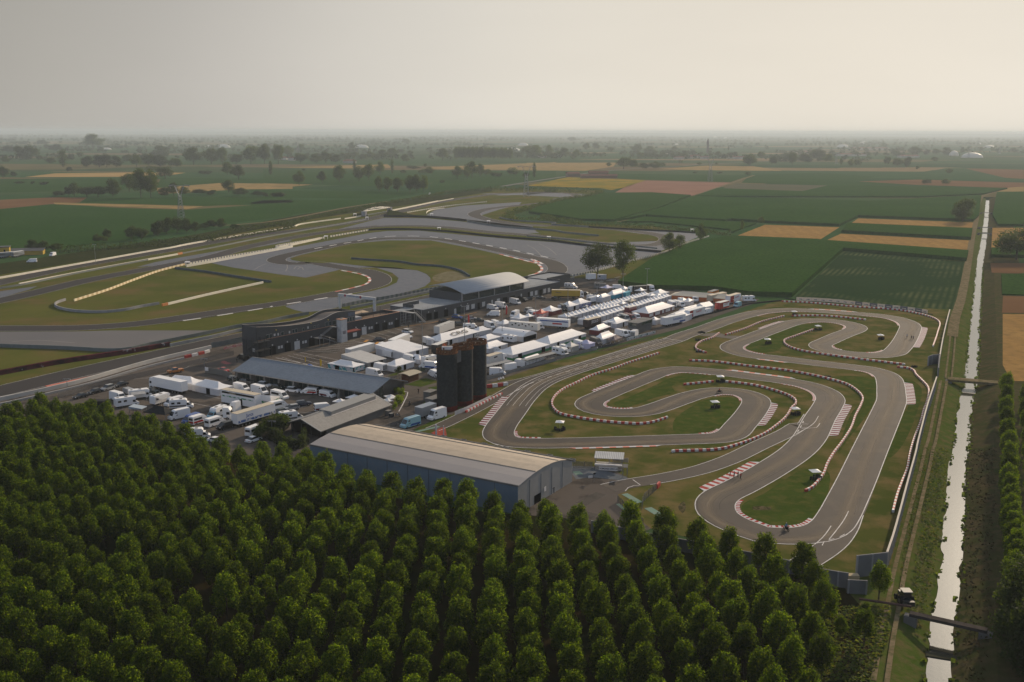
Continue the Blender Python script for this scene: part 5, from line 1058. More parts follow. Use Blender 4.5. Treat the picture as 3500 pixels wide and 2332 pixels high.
# ---- silos
for k,(x,y,lab) in enumerate(((1290,1020,'nearest and leftmost of the three black silos, with rusty crown'),(1502,945,'middle one of the three black silos'),(1685,860,'rightmost and farthest of the three black silos'))):
    b_=G(P3(x,y)[0]); dd=V2(b_).normalized(); r_=2.92; c_=V2(b_)+dd*r_; Hh=17.2
    t_=thing('silo',lab,'silo',(c_.x,c_.y,0)); mb=MB(); n_=40
    prof=[(r_*1.02,0,1),(r_*1.02,1.5,1),(r_,1.55,0),(r_,4.0,0),(r_*1.008,4.05,0),(r_*1.008,4.2,0),(r_,4.25,0),(r_,Hh,0)]
    def ring(mb,prof):
        for i in range(len(prof)-1):
            (ra_,za,m_),(rb_,zb,_m)=prof[i],prof[i+1]
            mb.add([(ra_*math.cos(2*math.pi*q/n_),ra_*math.sin(2*math.pi*q/n_),za) for q in range(n_)]+[(rb_*math.cos(2*math.pi*q/n_),rb_*math.sin(2*math.pi*q/n_),zb) for q in range(n_)],[(q,(q+1)%n_,n_+(q+1)%n_,n_+q) for q in range(n_)],m_,True)
    ring(mb,prof); mb.build('tank',[b_silo,b_red],t_)
    mb=MB(); mb.add([(r_*math.cos(2*math.pi*q/n_),r_*math.sin(2*math.pi*q/n_),Hh-.35) for q in range(n_)],[tuple(range(n_))]); mb.build('top_deck',M('deck_dirty',(.20,.17,.13),(.10,.09,.07),1.2,rough=1),t_)
    mb=MB(); ring(mb,[(r_*1.0,Hh-.6,0),(r_*1.07,Hh-.5,0),(r_*1.07,Hh-.3,0),(r_*1.02,Hh-.28,0)])
    for q in range(n_):   # crown plate with small openings
        if q%4==1:
            segs=((Hh-.3,Hh+.1),(Hh+.34,Hh+.62))
        else: segs=((Hh-.3,Hh+.62),)
        for za,zb in segs:
            a0,a1=2*math.pi*q/n_,2*math.pi*(q+1)/n_; rr=r_*1.02; ri=r_*.985
            mb.add([(rr*math.cos(a0),rr*math.sin(a0),za),(rr*math.cos(a1),rr*math.sin(a1),za),(rr*math.cos(a1),rr*math.sin(a1),zb),(rr*math.cos(a0),rr*math.sin(a0),zb),(ri*math.cos(a0),ri*math.sin(a0),za),(ri*math.cos(a1),ri*math.sin(a1),za),(ri*math.cos(a1),ri*math.sin(a1),zb),(ri*math.cos(a0),ri*math.sin(a0),zb)],[(0,1,2,3),(7,6,5,4),(3,2,6,7),(4,5,1,0)])
    mb.build('rusty_crown',b_rust,t_)
    if k==0:
        mb=MB(); mb.box(-1.5,1.5,1.5,2.0,Hh,Hh+.95); o=mb.build('white_roof_box',m_white,t_)
    SIL=c_ if k==0 else SIL
s1=V2(G(P3(1290,1020)[0])); s2=V2(G(P3(1502,945)[0])); m_=(s1+s2)/2+s1.normalized()*3.2; an=frame(s1,s2)
t_=thing('silo_bridge','grey concrete panel high between the left and middle silos','bridge',(m_.x,m_.y,0),an)
mb=MB(); mb.box(-3.6,3.6,-1.6,1.4,13.4,16.9); mb.build('panel',b_conc2,t_); mb=MB(); mb.box(-3.6,3.6,-1.62,-1.5,16.9,17.8); mb.box(-3.6,3.6,1.3,1.4,16.9,17.8); mb.build('rusty_rail',b_rust,t_)
g_=G(P3(1110,950)[0]); t_=thing('utility_block','low grey concrete block beside the foot of the leftmost silo','utility building',(g_.x,g_.y,0),rad(55)); mb=MB(); mb.box(-1.5,3.5,-1,2,0,2.6); mb.build('wall',b_conc2,t_); mb=MB(); mb.box(-1.6,3.6,-1.1,2.1,2.6,2.75); mb.build('roof',b_conc,t_)
g_=G(P3(1045,850)[0]); t_=thing('cabin','small grey cabin with pale flat roof by the lane near the silos','cabin',(g_.x,g_.y,0),rad(60)); mb=MB(); mb.box(-1.2,2.6,-1.2,1.2,0,2.5); mb.build('wall',b_conc2,t_); mb=MB(); mb.box(-1.3,2.7,-1.3,1.3,2.5,2.65); mb.build('roof',b_conc,t_)
# wooden hut
g_=G(P3(790,612)[0]); t_=thing('wooden_hut','brown wooden hut with curved pale roof on the small lawn','hut',(g_.x,g_.y,0),rad(58)); wood=M('brown_wood',(.16,.07,.035),(.12,.055,.03),.8,rough=.8,wave=((.08,.035,.02),rad(90),.25,.5))
mb=MB(); mb.box(-1,4,-.4,2.6,0,2.3); mb.build('wall',wood,t_); mb=MB()
for k in range(6):
    a0,a1=-1.2+k*.83,-1.2+(k+1)*.83; z0_=2.45+.5*math.sin(math.pi*k/6); z1_=2.45+.5*math.sin(math.pi*(k+1)/6); mb.add([(-1.8,a0,z0_),(4.8,a0,z0_),(4.8,a1,z1_),(-1.8,a1,z1_),(-1.8,a0,z0_-.12),(4.8,a0,z0_-.12),(4.8,a1,z1_-.12),(-1.8,a1,z1_-.12)],[(0,1,2,3),(7,6,5,4),(0,3,7,4),(1,5,6,2)]+([(0,4,5,1)] if k==0 else [])+([(3,2,6,7)] if k==5 else []))
mb.build('roof',M('hut_roof',(.38,.34,.26),rough=.7),t_)
# race control building by the kart start
A=G(B3(1470,950)[0]); Bq=G(B3(1805,905)[0]); la=PA; t_=thing('race_control_building','two storey grey race control building with flat overhanging roof by the kart straight','building',(A.x,A.y,0),la)
LL=(V2(Bq)-V2(A)).length*.95; mb=MB(); mb.box(1.0,LL,0,3.6,0,2.2); mb.build('ground_floor',b_conc2,t_); mb=MB(); mb.box(0,LL,-.3,3.8,2.2,4.3); uf=mb.build('upper_floor',M('control_grey',(.12,.12,.118),(.10,.10,.098),.5,rough=.8),t_)
mb=MB(); mb.box(-.5,LL+.6,-.9,4.6,4.3,4.5); mb.build('roof',b_conc,t_)
mb=MB(); mb.box(LL*.30,LL*.48,-.34,-.3,2.9,4.1); mb.box(LL*.52,LL*.95,-.34,-.3,3.1,4.1); mb.box(-.04,0,.3,3.2,2.9,4.1); mb.build('window',b_gl,uf)
mb=MB(); mb.box(-.8,0.0,-.3,3.8,2.0,2.2); mb.build('balcony',b_conc,t_)
# bleacher, commentary cabin
A=G(W1(2025,412)[0]); Bq=G(W1(2205,422)[0]); la=frame(A,Bq); t_=thing('spectator_stand','small spectator stand with white ribbed roof and steps','stand',(A.x,A.y,0),la)
ribw=M('ribbed_white',(.62,.62,.60),(.50,.50,.50),.4,rough=.4,metal=.2,wave=((.25,.25,.25),0.0,.42,.8))
mb=MB(); mb.add([(-.3,.9,2.9),(6.6,.9,2.9),(6.6,4.4,3.5),(-.3,4.4,3.5),(-.3,.9,2.8),(6.6,.9,2.8),(6.6,4.4,3.4),(-.3,4.4,3.4)],[(0,1,2,3),(7,6,5,4),(0,4,5,1),(0,3,7,4),(1,5,6,2),(3,2,6,7)]); mb.build('roof',ribw,t_)
for x in (0,3.2,6.2):
    for y in (1.1,4.1): mb=MB(); mb.box(x-.06,x+.06,y-.06,y+.06,0,2.9 if y<2 else 3.3); mb.build('post',steel,t_)
mb=MB()
for k in range(3): mb.box(0,6.2,.6+k*.9,1.5+k*.9,0,.5+k*.4)
mb.build('steps',b_frame,t_)
mb=MB(); mb.box(-.1,6.3,.35,.5,1.25,1.35); mb.box(-.1,6.3,.2,1.0,1.45,1.6); mb.build('counter',m_white,t_)
mb=MB(); mb.box(.9,5.3,.1,.16,.25,1.1); bn=mb.build('banner',m_white,t_); textmesh('CREMONA CIRCUIT',.52,M('text_dark',(.03,.03,.05),rough=.5),bn,(3.1,.08,.66),(rad(90),0,0),bold=.012)
mb=MB(); mb.box(3.8,7.6,4.2,4.3,1.1,2.2); bn=mb.build('hoarding',M('hoarding_cream',(.45,.38,.27),(.36,.31,.23),1.5,rough=.7),t_); textmesh('AIN',.6,M('text_grey',(.12,.11,.10),rough=.5),bn,(4.9,4.18,1.65),(rad(90),0,0))
g_=G(W1(2225,460)[0]); t_=thing('cabin','small open grey shelter right of the white roofed stand','shelter',(g_.x,g_.y,0),la); mb=MB()
for x in (-.5,.5):
    for y in (0,2.4): mb.box(x-.05,x+.05,y-.05,y+.05,0,2.5)
mb.build('frame',steel,t_); mb=MB(); mb.box(-.6,.6,-.1,2.5,2.5,2.58); mb.build('roof',b_conc2,t_)
# hut container by the corn
def container(f,x,y,L_,W_,H_,rz,label,mats,name='site_container'):
    g_=G(f(x,y)[0]); t_=thing(name,label,'container',(g_.x,g_.y,0),rz); mb=MB(); mb.box(0,L_,0,W_,0,H_); mb.build('body',mats[0],t_); mb=MB(); mb.box(-.05,L_+.05,-.05,W_+.05,H_,H_+.1); mb.build('roof',mats[1],t_)
    mb=MB(); mb.box(L_*.2,L_*.4,-.03,0,1.2,2.0); mb.build('window',b_gl,t_); return t_
cbl=M('container_bluegrey',(.30,.34,.40),rough=.6)
container(B3,945,215,4.6,2.3,2.5,rad(-20),'pale blue grey site cabin under the large dark tree',(cbl,m_white))
container(B3,900,330,6,2.4,2.3,rad(-12),'grey container at the far edge of the paddock',(b_conc,b_conc))
# yellow farm building at the left edge
g_=G(L0(-20,1130)[0]); t_=thing('farm_house','yellow two storey house cut by the left edge of the view','house',(g_.x,g_.y,0),rad(20)); mb=MB(); mb.box(-6,7,0,7,0,6); mb.build('wall',M('yellow_render',(.42,.30,.06),(.36,.26,.06),.4,rough=.9),t_); mb=MB(); mb.box(-6.4,7.4,-.4,7.4,6,6.4); mb.build('roof',b_dark,t_)
mb=MB(); mb.box(3.8,4.8,-.05,.02,3,4.6); mb.build('window',b_open,t_)
g_=G(L0(45,1115)[0]); t_=thing('farm_shed','low yellow shed with dark flat roof beside the yellow house','shed',(g_.x,g_.y,0),rad(14)); mb=MB(); mb.box(0,22,0,8,0,2.6); mb.build('wall',MATS['yellow_render'],t_); mb=MB(); mb.add([(-.5,-.5,2.6),(22.5,-.5,2.6),(22.5,8.5,3.6),(-.5,8.5,3.6)],[(0,1,2,3)]); mb.build('roof',b_dark,t_)
# farmstead in the sunflowers
for f,x,y,L_,W_,H_,rz,lab in ((M2,335,484,22,12,6,20,'small brick farmhouse on the left of the sunflower field'),(M2,440,495,62,12,4.5,6,'long low barn at the edge of the sunflower field'),(M2,505,480,34,12,7,6,'taller red roofed barn behind the long low barn')):
    g_=G(f(x,y)[0]); t_=thing('farm_building',lab,'barn',(g_.x,g_.y,0),rad(rz)); mb=MB(); mb.box(0,L_,0,W_,0,H_); mb.add([(0,0,H_),(0,W_,H_),(0,W_/2,H_+2.5)],[(0,2,1)]); mb.add([(L_,0,H_),(L_,W_,H_),(L_,W_/2,H_+2.5)],[(0,1,2)]); mb.build('wall',M('brick_far',(.22,.15,.11),rough=.9),t_)
    mb=MB(); mb.add([(-1,-1,H_-.4),(L_+1,-1,H_-.4),(L_+1,W_/2,H_+2.7),(-1,W_/2,H_+2.7),(L_+1,W_+1,H_-.4),(-1,W_+1,H_-.4)],[(0,1,2,3),(3,2,4,5)]); mb.build('roof',M('tile_far',(.20,.10,.07),rough=.9),t_)
# far village: church tower, houses, white greenhouses
g_=G(M2(1455,290)[0]); t_=thing('church_tower','slender pointed bell tower of the far village','tower',(g_.x,g_.y,0)); hh=GV(M2(1455,168)[0],M2(1455,290)[0]); mb=MB(); mb.box(-4,4,-4,4,0,hh*.72); mb.build('shaft',M('brick_far2',(.16,.12,.12),rough=.9),t_); mb=MB(); mb.add([(-4,-4,hh*.72),(4,-4,hh*.72),(4,4,hh*.72),(-4,4,hh*.72),(0,0,hh)],[(0,1,4),(1,2,4),(2,3,4),(3,0,4)]); mb.build('spire',MATS['brick_far2'],t_)
random.seed(8)
VH=((M2,1200,342,26),(M2,1260,335,30),(M2,1310,325,22),(M2,1340,330,20),(M2,1400,340,24),(M2,1560,330,26),(M2,1620,335,20),(M2,90,330,24),(M1,640,372,30),(M1,130,345,20),(M1,660,368,20),(R0,560,290,60),(R0,600,295,40),(R0,880,315,90),(R0,1370,328,60),(R0,30,340,30),(R0,1000,262,160),(L0,2250,345,20),(L0,2320,352,18))
ORD=[sorted(f(x,y)[0][0] for f,x,y,_ in VH).index(f(x,y)[0][0]) for f,x,y,_ in VH]
for k,(f,x,y,L_) in enumerate(VH):
    g_=G(f(x,y)[0]); H_=random.uniform(5,7); W_=L_*.5; t_=thing('village_house','pale reddish roofed building in the haze, %s from the left'%nth(ORD[k]+1),'house',(g_.x,g_.y,0),random.uniform(-.4,.4),'far buildings in the haze'); mb=MB(); mb.box(0,L_,0,W_,0,H_); mb.build('wall',M('pale_far',(.45,.42,.38),rough=.9),t_); mb=MB(); mb.add([(-.6,-.6,H_),(L_+.6,-.6,H_),(L_+.6,W_/2,H_+3),(-.6,W_/2,H_+3),(L_+.6,W_+.6,H_),(-.6,W_+.6,H_)],[(0,1,2,3),(3,2,4,5)]); mb.build('roof',MATS['tile_far'],t_)
for k,(f,x,y,wd,ht,lab) in enumerate(((L0,1675,240,40,14,'small white dome left of the low white dome in the far left fields'),(L0,1800,247,105,28,'low white dome in the far left fields'),(L0,850,262,90,16,'faint pale dome beyond the left tree line'),(M1,790,248,110,26,'white dome with trailing edge beyond the centre left fields'),(M1,2010,275,115,30,'white dome right of the long grove'),(M1,2090,232,85,24,'second white dome behind the one beside the long grove'),(M2,1115,297,55,14,'bright white dome left of the village'),(M2,1205,225,30,12,'tiny white dome above the village'),(R0,895,246,100,26,'white double dome in the right far distance'),(R0,1060,218,50,22,'small white dome beyond the double dome'),(R0,1935,328,160,42,'largest white dome among the far right trees'),(R0,1790,312,70,42,'pale round dome left of the largest white dome'),(R0,2075,250,95,22,'flat white dome at the far right near the horizon'),(R0,1988,220,36,14,'tiny round white dome near the horizon on the right'),(M2,1515,165,25,12,'tiny pale dome left of the bell tower near the horizon'),(M2,1600,172,30,10,'tiny pale dome right of the bell tower near the horizon'))):
    g_=G(f(x,y)[0]); dist=math.hypot(g_.x,g_.y); rw=wd*1000/2354/2*dist/FPX; rh=max(3,GV(f(x,y-ht)[0],f(x,y)[0])); mb=MB(); n_=16
    for i in range(5):
        a0,a1=i*math.pi/10,(i+1)*math.pi/10
        mb.add([(rw*math.cos(a0)*math.cos(2*math.pi*q/n_),rw*.6*math.cos(a0)*math.sin(2*math.pi*q/n_),rh*math.sin(a0)) for q in range(n_)]+[(rw*math.cos(a1)*math.cos(2*math.pi*q/n_),rw*.6*math.cos(a1)*math.sin(2*math.pi*q/n_),rh*math.sin(a1)) for q in range(n_)],[(q,(q+1)%n_,n_+(q+1)%n_,n_+q) for q in range(n_)],0,True)
    o=mb.build('white_dome',M('dome_white',(.80,.78,.72),rough=.5,trans=.4)); o.location=(g_.x,g_.y,0); tag(o,lab,'dome','white domes in the far fields')
# ================================================================ WALLS, FENCES, SMALL THINGS
c_wall=M('barrier_concrete',(.82,.76,.62),(.72,.67,.56),.3,rough=.8); c_grey=M('barrier_grey',(.30,.30,.30),(.24,.24,.24),.3,rough=.85); tyre=M('tyre_rubber',(.018,.018,.018),(.03,.03,.03),2,rough=.9)
armco=M('armco_green_grey',(.17,.19,.19),(.13,.15,.15),.4,rough=.6,metal=.3); tyrewall=M('tyre_wall_mix',(.035,.02,.02),(.11,.025,.03),.35,(.30,.29,.30),.22,rough=.85,lo2=.6,hi2=.66)
orng=M('orange_board',(.50,.16,.03),rough=.6)
def longwall(name,px,h,t_,label,mat,cat='wall',z0=0.0,step=3,group=None,sm=True,alt=None,ztop=None):
    if ztop: pts=[G(p,ztop) for p in px]
    else: pts=gp(px)
    L=smooth(pts,step) if sm else [V2(p) for p in pts]
    mb=MB()
    if alt: L=resample(L,alt[0]); mb.wall(L,t_,z0,z0+h,lambda i:i%2); o=mb.build(name,[mat,alt[1]])
    else: mb.wall(L,t_,z0,z0+h); o=mb.build(name,mat)
    return tag(o,label,cat,group)
# race circuit
longwall('concrete_barrier',L1(-300,292,0,243,700,118,1200,28,1380,-2)+L0(1500,1032,1800,980,2354,888)+M1(300,868,622,822),1.1,.5,'long white wall on the outer edge of the back straight',c_wall)
longwall('concrete_barrier',M1(655,824,830,795,1000,765),1.1,.5,'white wall section left of the far footbridge',c_wall)
longwall('concrete_barrier',M1(1000,765,1200,725,1405,682),1.4,.5,'bright white wall section right of the far footbridge',c_wall)
longwall('concrete_barrier',M1(1405,682,1530,660),.9,.4,'pale wall end beyond the bright white wall section',c_wall)
longwall('concrete_barrier',L1(155,295,500,225,1000,130,1430,52),1.1,.5,'white wall between the back straight and the inner track',c_wall)
longwall('orange_board',L1(1430,52,1466,44),1.3,.6,'orange end of the white wall between back straight and inner track',orng,'barrier')
longwall('catch_fence',L1(-100,340,0,325,160,300,600,208,1300,75)+L1(1700,0)+M1(0,975,400,905,830,830),1.0,.2,'grey guard rail between back straight and inner track',armco,'guard rail')
longwall('concrete_barrier',L1(1500,150,1700,115,2354,-10)+M1(100,1068,460,985),1.5,.5,'white wall with posts along the inner side of the run-off',c_wall)
longwall('guard_rail',L1(1530,128,1900,60,2354,-18)+M1(100,1050,500,975),1.2,.25,'posted guard rail above the inner white wall',c_wall,'guard rail',alt=(1.4,c_grey))
longwall('guard_rail',M1(540,968,700,940,850,915),1.2,.25,'short posted guard rail leading to the long tyre wall',c_wall,'guard rail',alt=(2,c_grey))
longwall('block_barrier',L1(598,425,850,345,1100,250,1300,180,1490,132),1.1,.4,'long diagonal yellowish white block barrier crossing the left infield',M('cream_block',(.74,.64,.44),rough=.7),'barrier',alt=(2.2,M('tan_block',(.50,.38,.22),rough=.7)))
longwall('block_barrier',L1(527,420,470,438,442,460,460,480,560,505,700,517,850,517,1000,502,1150,472,1280,450),1.2,.5,'curved grey barrier at the left tip of the infield',c_grey,'barrier')
longwall('block_barrier',L1(1350,455,1700,372,2117,280),1.1,.5,'straight white wall across the middle of the left infield',c_wall)
longwall('orange_board',L1(1305,465,1350,455),1.2,.6,'orange end of the straight white infield wall',orng,'barrier')
longwall('tyre_wall',L1(1410,165,1600,185,1900,232,2180,275),1.2,.8,'dark grey tyre wall closing the upper end of the left infield',M('tyre_grey',(.10,.12,.125),(.07,.085,.09),.5,rough=.85),'tyre wall')
longwall('tyre_wall',M1(850,915,1000,908,1250,912,1500,928,1900,970,2354,1005)+M2(300,1015,500,1040,800,1068,1080,1092),1.4,.9,'long black tyre wall curving along the middle of the circuit',tyre,'tyre wall')
longwall('guard_rail',M2(0,978,300,1005,600,1040,900,1065,1050,1080),1.0,.2,'grey guard rail on top of the long black tyre wall',armco,'guard rail',z0=1.4)
longwall('tyre_wall',M1(970,807,1250,808,1450,820,1630,840),1.8,1.2,'short black tyre wall in front of the far footbridge ramp',tyre,'tyre wall')
longwall('guard_rail',M1(1640,845,1900,885,2354,922)+M2(300,935,580,962),1.4,.4,'grey green barrier along the far run-off',armco,'guard rail')
longwall('guard_rail',M1(1900,815,2050,840,2354,858)+M2(200,868,500,888),1.2,.4,'grey barrier under the evergreen hedge of the hairpin',armco,'guard rail')
longwall('tyre_wall',M2(500,890,900,912,1360,935),1.2,.8,'black tyre wall at the foot of the uneven far hedge',tyre,'tyre wall')
longwall('guard_rail',M1(1160,772,1300,748,1500,718,1800,685),1.0,.25,'posted white rail beside the far run-off',c_wall,'guard rail',alt=(2.2,c_grey))
longwall('concrete_barrier',M1(1312,778,1325,762,1360,750,1455,738),1.0,.4,'small curved white wall at the far run-off corner',c_wall)
longwall('tyre_wall',M1(710,1145,850,1155,1100,1172)+B2(500,30,800,50,1050,105,1195,185),1.2,.8,'grey tyre wall inside the right hand infield',MATS['tyre_grey'],'tyre wall')
longwall('guard_rail',B3(560,180,700,160,900,120,1080,70,1300,10)+M2(900,1150,1090,1098,1250,1030,1470,962),1.0,.25,'white posted rail along the field edge beyond the pit building',c_wall,'guard rail',alt=(1.3,c_grey))
longwall('guard_rail',L1(-300,785,0,795,500,812,980,830,1200,785,1600,705,1970,628)+B1(300,835,700,745,1000,690),1.4,.3,'grey guard rail along the edge of the lower run-off',armco,'guard rail')
longwall('concrete_barrier',L1(1370,790,1700,722,1970,660)+B1(200,905),1.2,.5,'pale grey wall beside the pit straight, left of the pit building',c_grey)
longwall('concrete_barrier',B1(1560,612,1900,545)+B2(0,535,500,430,880,348),1.2,.5,'pale wall beside the pit straight behind the pit buildings',c_grey)
longwall('guard_rail',B1(1450,590,1900,500)+B2(0,495,500,400,880,330),1.6,.25,'posted grey fence behind the wall of the pit straight',armco,'guard rail',alt=(1.6,c_grey))
longwall('tyre_wall',L1(-300,1075,0,1018,500,925,1000,850,1368,785),1.6,1.1,'dark red, black and white tyre wall along the pit straight',tyrewall,'tyre wall')
longwall('pit_wall',L1(-200,1270,0,1230,600,1095,1180,930,1560,838,1700,806),1.3,.5,'long white pit wall between pit straight and pit lane',M('pit_wall_white',(.52,.50,.46),(.42,.41,.38),.2,rough=.8))
longwall('pit_wall_base',L1(-200,1300,0,1262,700,1100,1180,960,1480,890),.7,.7,'low stained concrete ledge in front of the long pit wall',c_grey)
longwall('catch_fence',L1(1700,800,1790,785,1980,745),2.0,.1,'grey mesh fence with small red banners at the pit entry',armco,'fence')
longwall('advert_boards',L1(1800,815,1970,775),.9,.1,'row of small pink and white boards below the mesh fence',M('pink_white_board',(.35,.08,.09),(.45,.42,.44),.6,rough=.6),'hoarding')
longwall('mesh_fence',P1(0,640,400,520,1050,370,1650,230,2350,60),1.8,.05,'grey mesh fence between car park and pit lane',M('mesh_grey',(.13,.13,.13),rough=.8),'fence')
for k in (0,): pass
# posts make the thin fence readable: the mesh itself is see-through
mm=MATS['mesh_grey']; b=mm.node_tree.nodes['Principled BSDF']; b.inputs['Alpha'].default_value=.35
longwall('gate_wall',P1(1965,290,2200,330,2330,370),1.9,.15,'low grey panel fence with white sign beside the red car',M('fence_panel',(.16,.155,.14),rough=.8),'fence')
o=thing('sign_board','small white sign on the left end of the low panel fence','sign',tuple(G(P1(1992,300)[0])),rad(-25)); mb=MB(); mb.box(-.7,.7,-.2,-.12,.9,2.1); mb.build('board',m_white,o)
# far footbridge over the straight
A=V2(G(M1(820,800)[0])); Bq=V2(G(M1(1010,768)[0])); an=frame(A,Bq); L_=(Bq-A).length; t_=thing('footbridge','pale arched footbridge crossing the far back straight','bridge',(A.x,A.y,0),an)
mb=MB(); mb.box(-4,0,-2,2,0,4.8); mb.box(L_,L_+4,-2,2,0,4.8); mb.build('abutment',c_grey,t_); mb=MB(); mb.box(0,L_,-1.6,1.6,4.6,5.0); mb.build('deck',c_wall,t_); mb=MB()
for s_ in (-1.6,1.6):
    for k in range(12):
        x0_,x1_=L_*k/12,L_*(k+1)/12; za,zb=5+1.6*math.sin(math.pi*k/12),5+1.6*math.sin(math.pi*(k+1)/12); mb.cyl((x0_,s_,za),(x1_,s_,zb),.12,4,caps=False); mb.cyl((x1_,s_,5),(x1_,s_,zb),.08,4,caps=False)
mb.build('truss',steel,t_)
pts=[V2(G(p)) for p in M1(1010,770,1060,775,1250,800,1100,805,980,806,800,800,760,790,820,775)]; mb=MB(); 
for tri in ((0,1,2,3,4,5,6,7),): pass
c0=V2(G(M1(1010,785)[0])); mb.add([(p.x,p.y,0.0) for p in [V2(G(q)) for q in M1(1000,770,1270,800,990,808)]]+[(c0.x,c0.y,4.6)],[(0,1,3),(1,2,3),(2,0,3)]); tag(mb.build('grass_ramp',g_bank),kind='structure')
mb=MB(); c0=V2(G(M1(820,790)[0])); mb.add([(p.x,p.y,0.0) for p in [V2(G(q)) for q in M1(835,778,850,806,700,800)]]+[(c0.x,c0.y,4.4)],[(0,1,3),(1,2,3),(2,0,3)]); tag(mb.build('grass_ramp',g_bank),kind='structure')
# kart side: boundary walls (top edges traced at their height)
w_pan=M('wall_panel_grey',(.17,.175,.18),(.14,.145,.15),.4,rough=.8); w_cap=M('wall_cap',(.55,.50,.42),rough=.8)
def panelwall(px,zt,label,cap=True,step=6,side=1,th=.25):
    L=smooth([G(p,zt) for p in px],step); t_=thing('boundary_wall',label,'wall',(0,0,0)); mb=MB(); mb.wall(L,th,0,zt-.02); mb.build('panels',w_pan,t_)
    mb=MB(); q=resample(L,3.0)
    for a in q: mb.box(a.x-.14,a.x+.14,a.y-.22,a.y+.22,0,zt-.04)
    mb.build('posts',c_grey,t_)
    if cap: mb=MB(); mb.wall(L,th+.12,zt,zt+.1); mb.build('coping',w_cap,t_)
    return t_
panelwall(K4(848,697,885,590,930,430,980,240,1045,0)+K5(748,1400,790,1230,830,1080,900,870),3.6,'tall grey panel wall with pale coping along the right side of the kart track')
panelwall(K5(912,800,925,700,950,560,975,450,1000,355),2.2,'lower grey wall continuing behind the upper kart loop')
panelwall(K5(838,712,870,700,922,695),3.4,'grey panel screen closing off the upper end of the tall side wall',False,3)
panelwall(K5(922,695,915,800),3.2,'short dark panel screen joining the two right hand walls',False,3)
panelwall(K4(650,718,745,708,848,697),4.2,'bluish grey panel corner screen at the near end of the tall side wall',False,4)
panelwall(K3(60,860,200,890,330,922,640,985,950,1040,1250,1098,1600,1165,1880,1228,2130,1265),2.6,'long dark grey wall between the plantation and the kart track',False,6)
panelwall(K4(400,805,500,822,590,835),3.0,'dark wall section behind the last poplars at the near corner',False,4)
panelwall(K4(590,880,650,883,715,886),2.6,'dark grey wall end beside the service track',False,4)
t_=thing('rubble_container','beige crate of rubble between the two dark wall sections','container',tuple(G(K4(615,885)[0]))); mb=MB(); mb.box(-1,1,-.6,.6,0,1.1); mb.build('box',M('crate_beige',(.40,.33,.22),rough=.9),t_)
# hoardings at the top of the kart track
ad1=M('hoarding_pale',(.80,.66,.50),(.70,.58,.44),1.5,rough=.7); ad2=M('hoarding_grey',(.14,.14,.145),(.18,.18,.18),1.5,rough=.7)
L=resample(smooth([G(p) for p in K2(1102,205,1250,210,1470,225,1700,252,1900,272,2080,292,2220,312,2318,335)],3),3.4)
for k in range(len(L)-1):
    a,b_=L[k],L[k+1]; an=frame(a,b_); pale=k<8 or k%2==1; t_=thing('hoarding','%s advertising board, %s from the left above the kart track'%('pale' if pale else 'grey',nth(k+1)),'hoarding',(a.x,a.y,0),an,'advertising boards at the top of the kart track')
    mb=MB(); mb.box(0,3.35,-.04,.04,.15,1.75); mb.build('panel',ad1 if pale else ad2,t_); mb=MB(); mb.box(.7 if k>7 else 1.2,2.6,-.06,-.045,.75,1.0); mb.box(2.0,2.8,-.06,-.045,.6,.72); mb.build('emblem',ad2 if pale else ad1,t_)
longwall('hoarding_back_fence',K2(1000,185,1110,200,1500,225,1900,268,2320,330),.35,.06,'thin dark rail behind the row of advertising boards',steeld,'fence')
longwall('fence_banner',K1(1350,118,1560,85)+B3(1340,1040),1.0,.08,'dark fence banner with small white logos by the start straight',M('banner_dark',(.035,.037,.04),(.06,.06,.065),1,rough=.6),'banner')
longwall('fence_banner',B3(1340,1040,1530,990,1725,940),1.1,.08,'white fence banner in front of the race control building',M('banner_white',(.62,.62,.62),(.25,.27,.26),1.6,rough=.6,lo2=.5),'banner')
for k in range(12):
    f=k/11; p=B3(945+(1290-945)*min(1,k/6),1150-(1150-1050)*min(1,k/6))[0] if k<7 else B3(1355+(1700-1355)*(k-7)/4,1035-(1035-948)*(k-7)/4)[0]
    g_=G(p); o=MB().box(-.3,.3,-.07,-.05,.3,.9).build('logo_panel',m_white if k<7 else m_green); o.location=(g_.x+.05,g_.y-.06,0); o.rotation_euler=(0,0,PA); tag(o,'small square logo panel on the %s fence banner, %s from left'%(('dark',nth(k+1)) if k<7 else ('white',nth(k-6))),'logo panel','logo panels of the fence banners')
longwall('tyre_kerb',K2(0,415,420,300,700,235,970,207),.55,.6,'dark tyre lined edge between paddock and kart straight',tyre,'tyre wall')
longwall('paddock_fence',P3(1815,575,2120,505)+B2(1430,1568,1700,1490,2000,1400,2352,1310)+B3(0,1390,400,1290,940,1160),1.1,.12,'low concrete paddock fence beside the kart straight',b_conc,'fence')
longwall('silo_hoarding',P3(1390,1060,1520,1010,1700,925,1865,845),1.2,.1,'white and grey hoarding at the foot of the silos',M('hoarding_white',(.50,.50,.50),(.40,.40,.40),.4,rough=.6),'hoarding')
def yfence(px,h,label): 
    L=smooth(gp(px),2); t_=thing('mesh_fence',label,'fence',(0,0,0)); mb=MB(); mb.wall(L,.04,0.1,h); mb.build('mesh',mm,t_); mb=MB()
    for a in resample(L,2.6): mb.box(a.x-.05,a.x+.05,a.y-.05,a.y+.05,0,h+.05)
    mb.build('posts',steel,t_)
yfence(K3(290,700,420,820,520,915),1.6,'mesh fence with green foot along the yard ramp')
yfence(K3(510,760,520,700,640,590),1.8,'mesh fence running up to the red and white barrier block')
yfence(P3(600,600,900,470,1060,520,1150,600),1.4,'mesh fence around the small lawn behind the wooden hut')
yfence(W1(1880,395,2010,400),1.8,'mesh fence from the warehouse corner to the roofed stand')
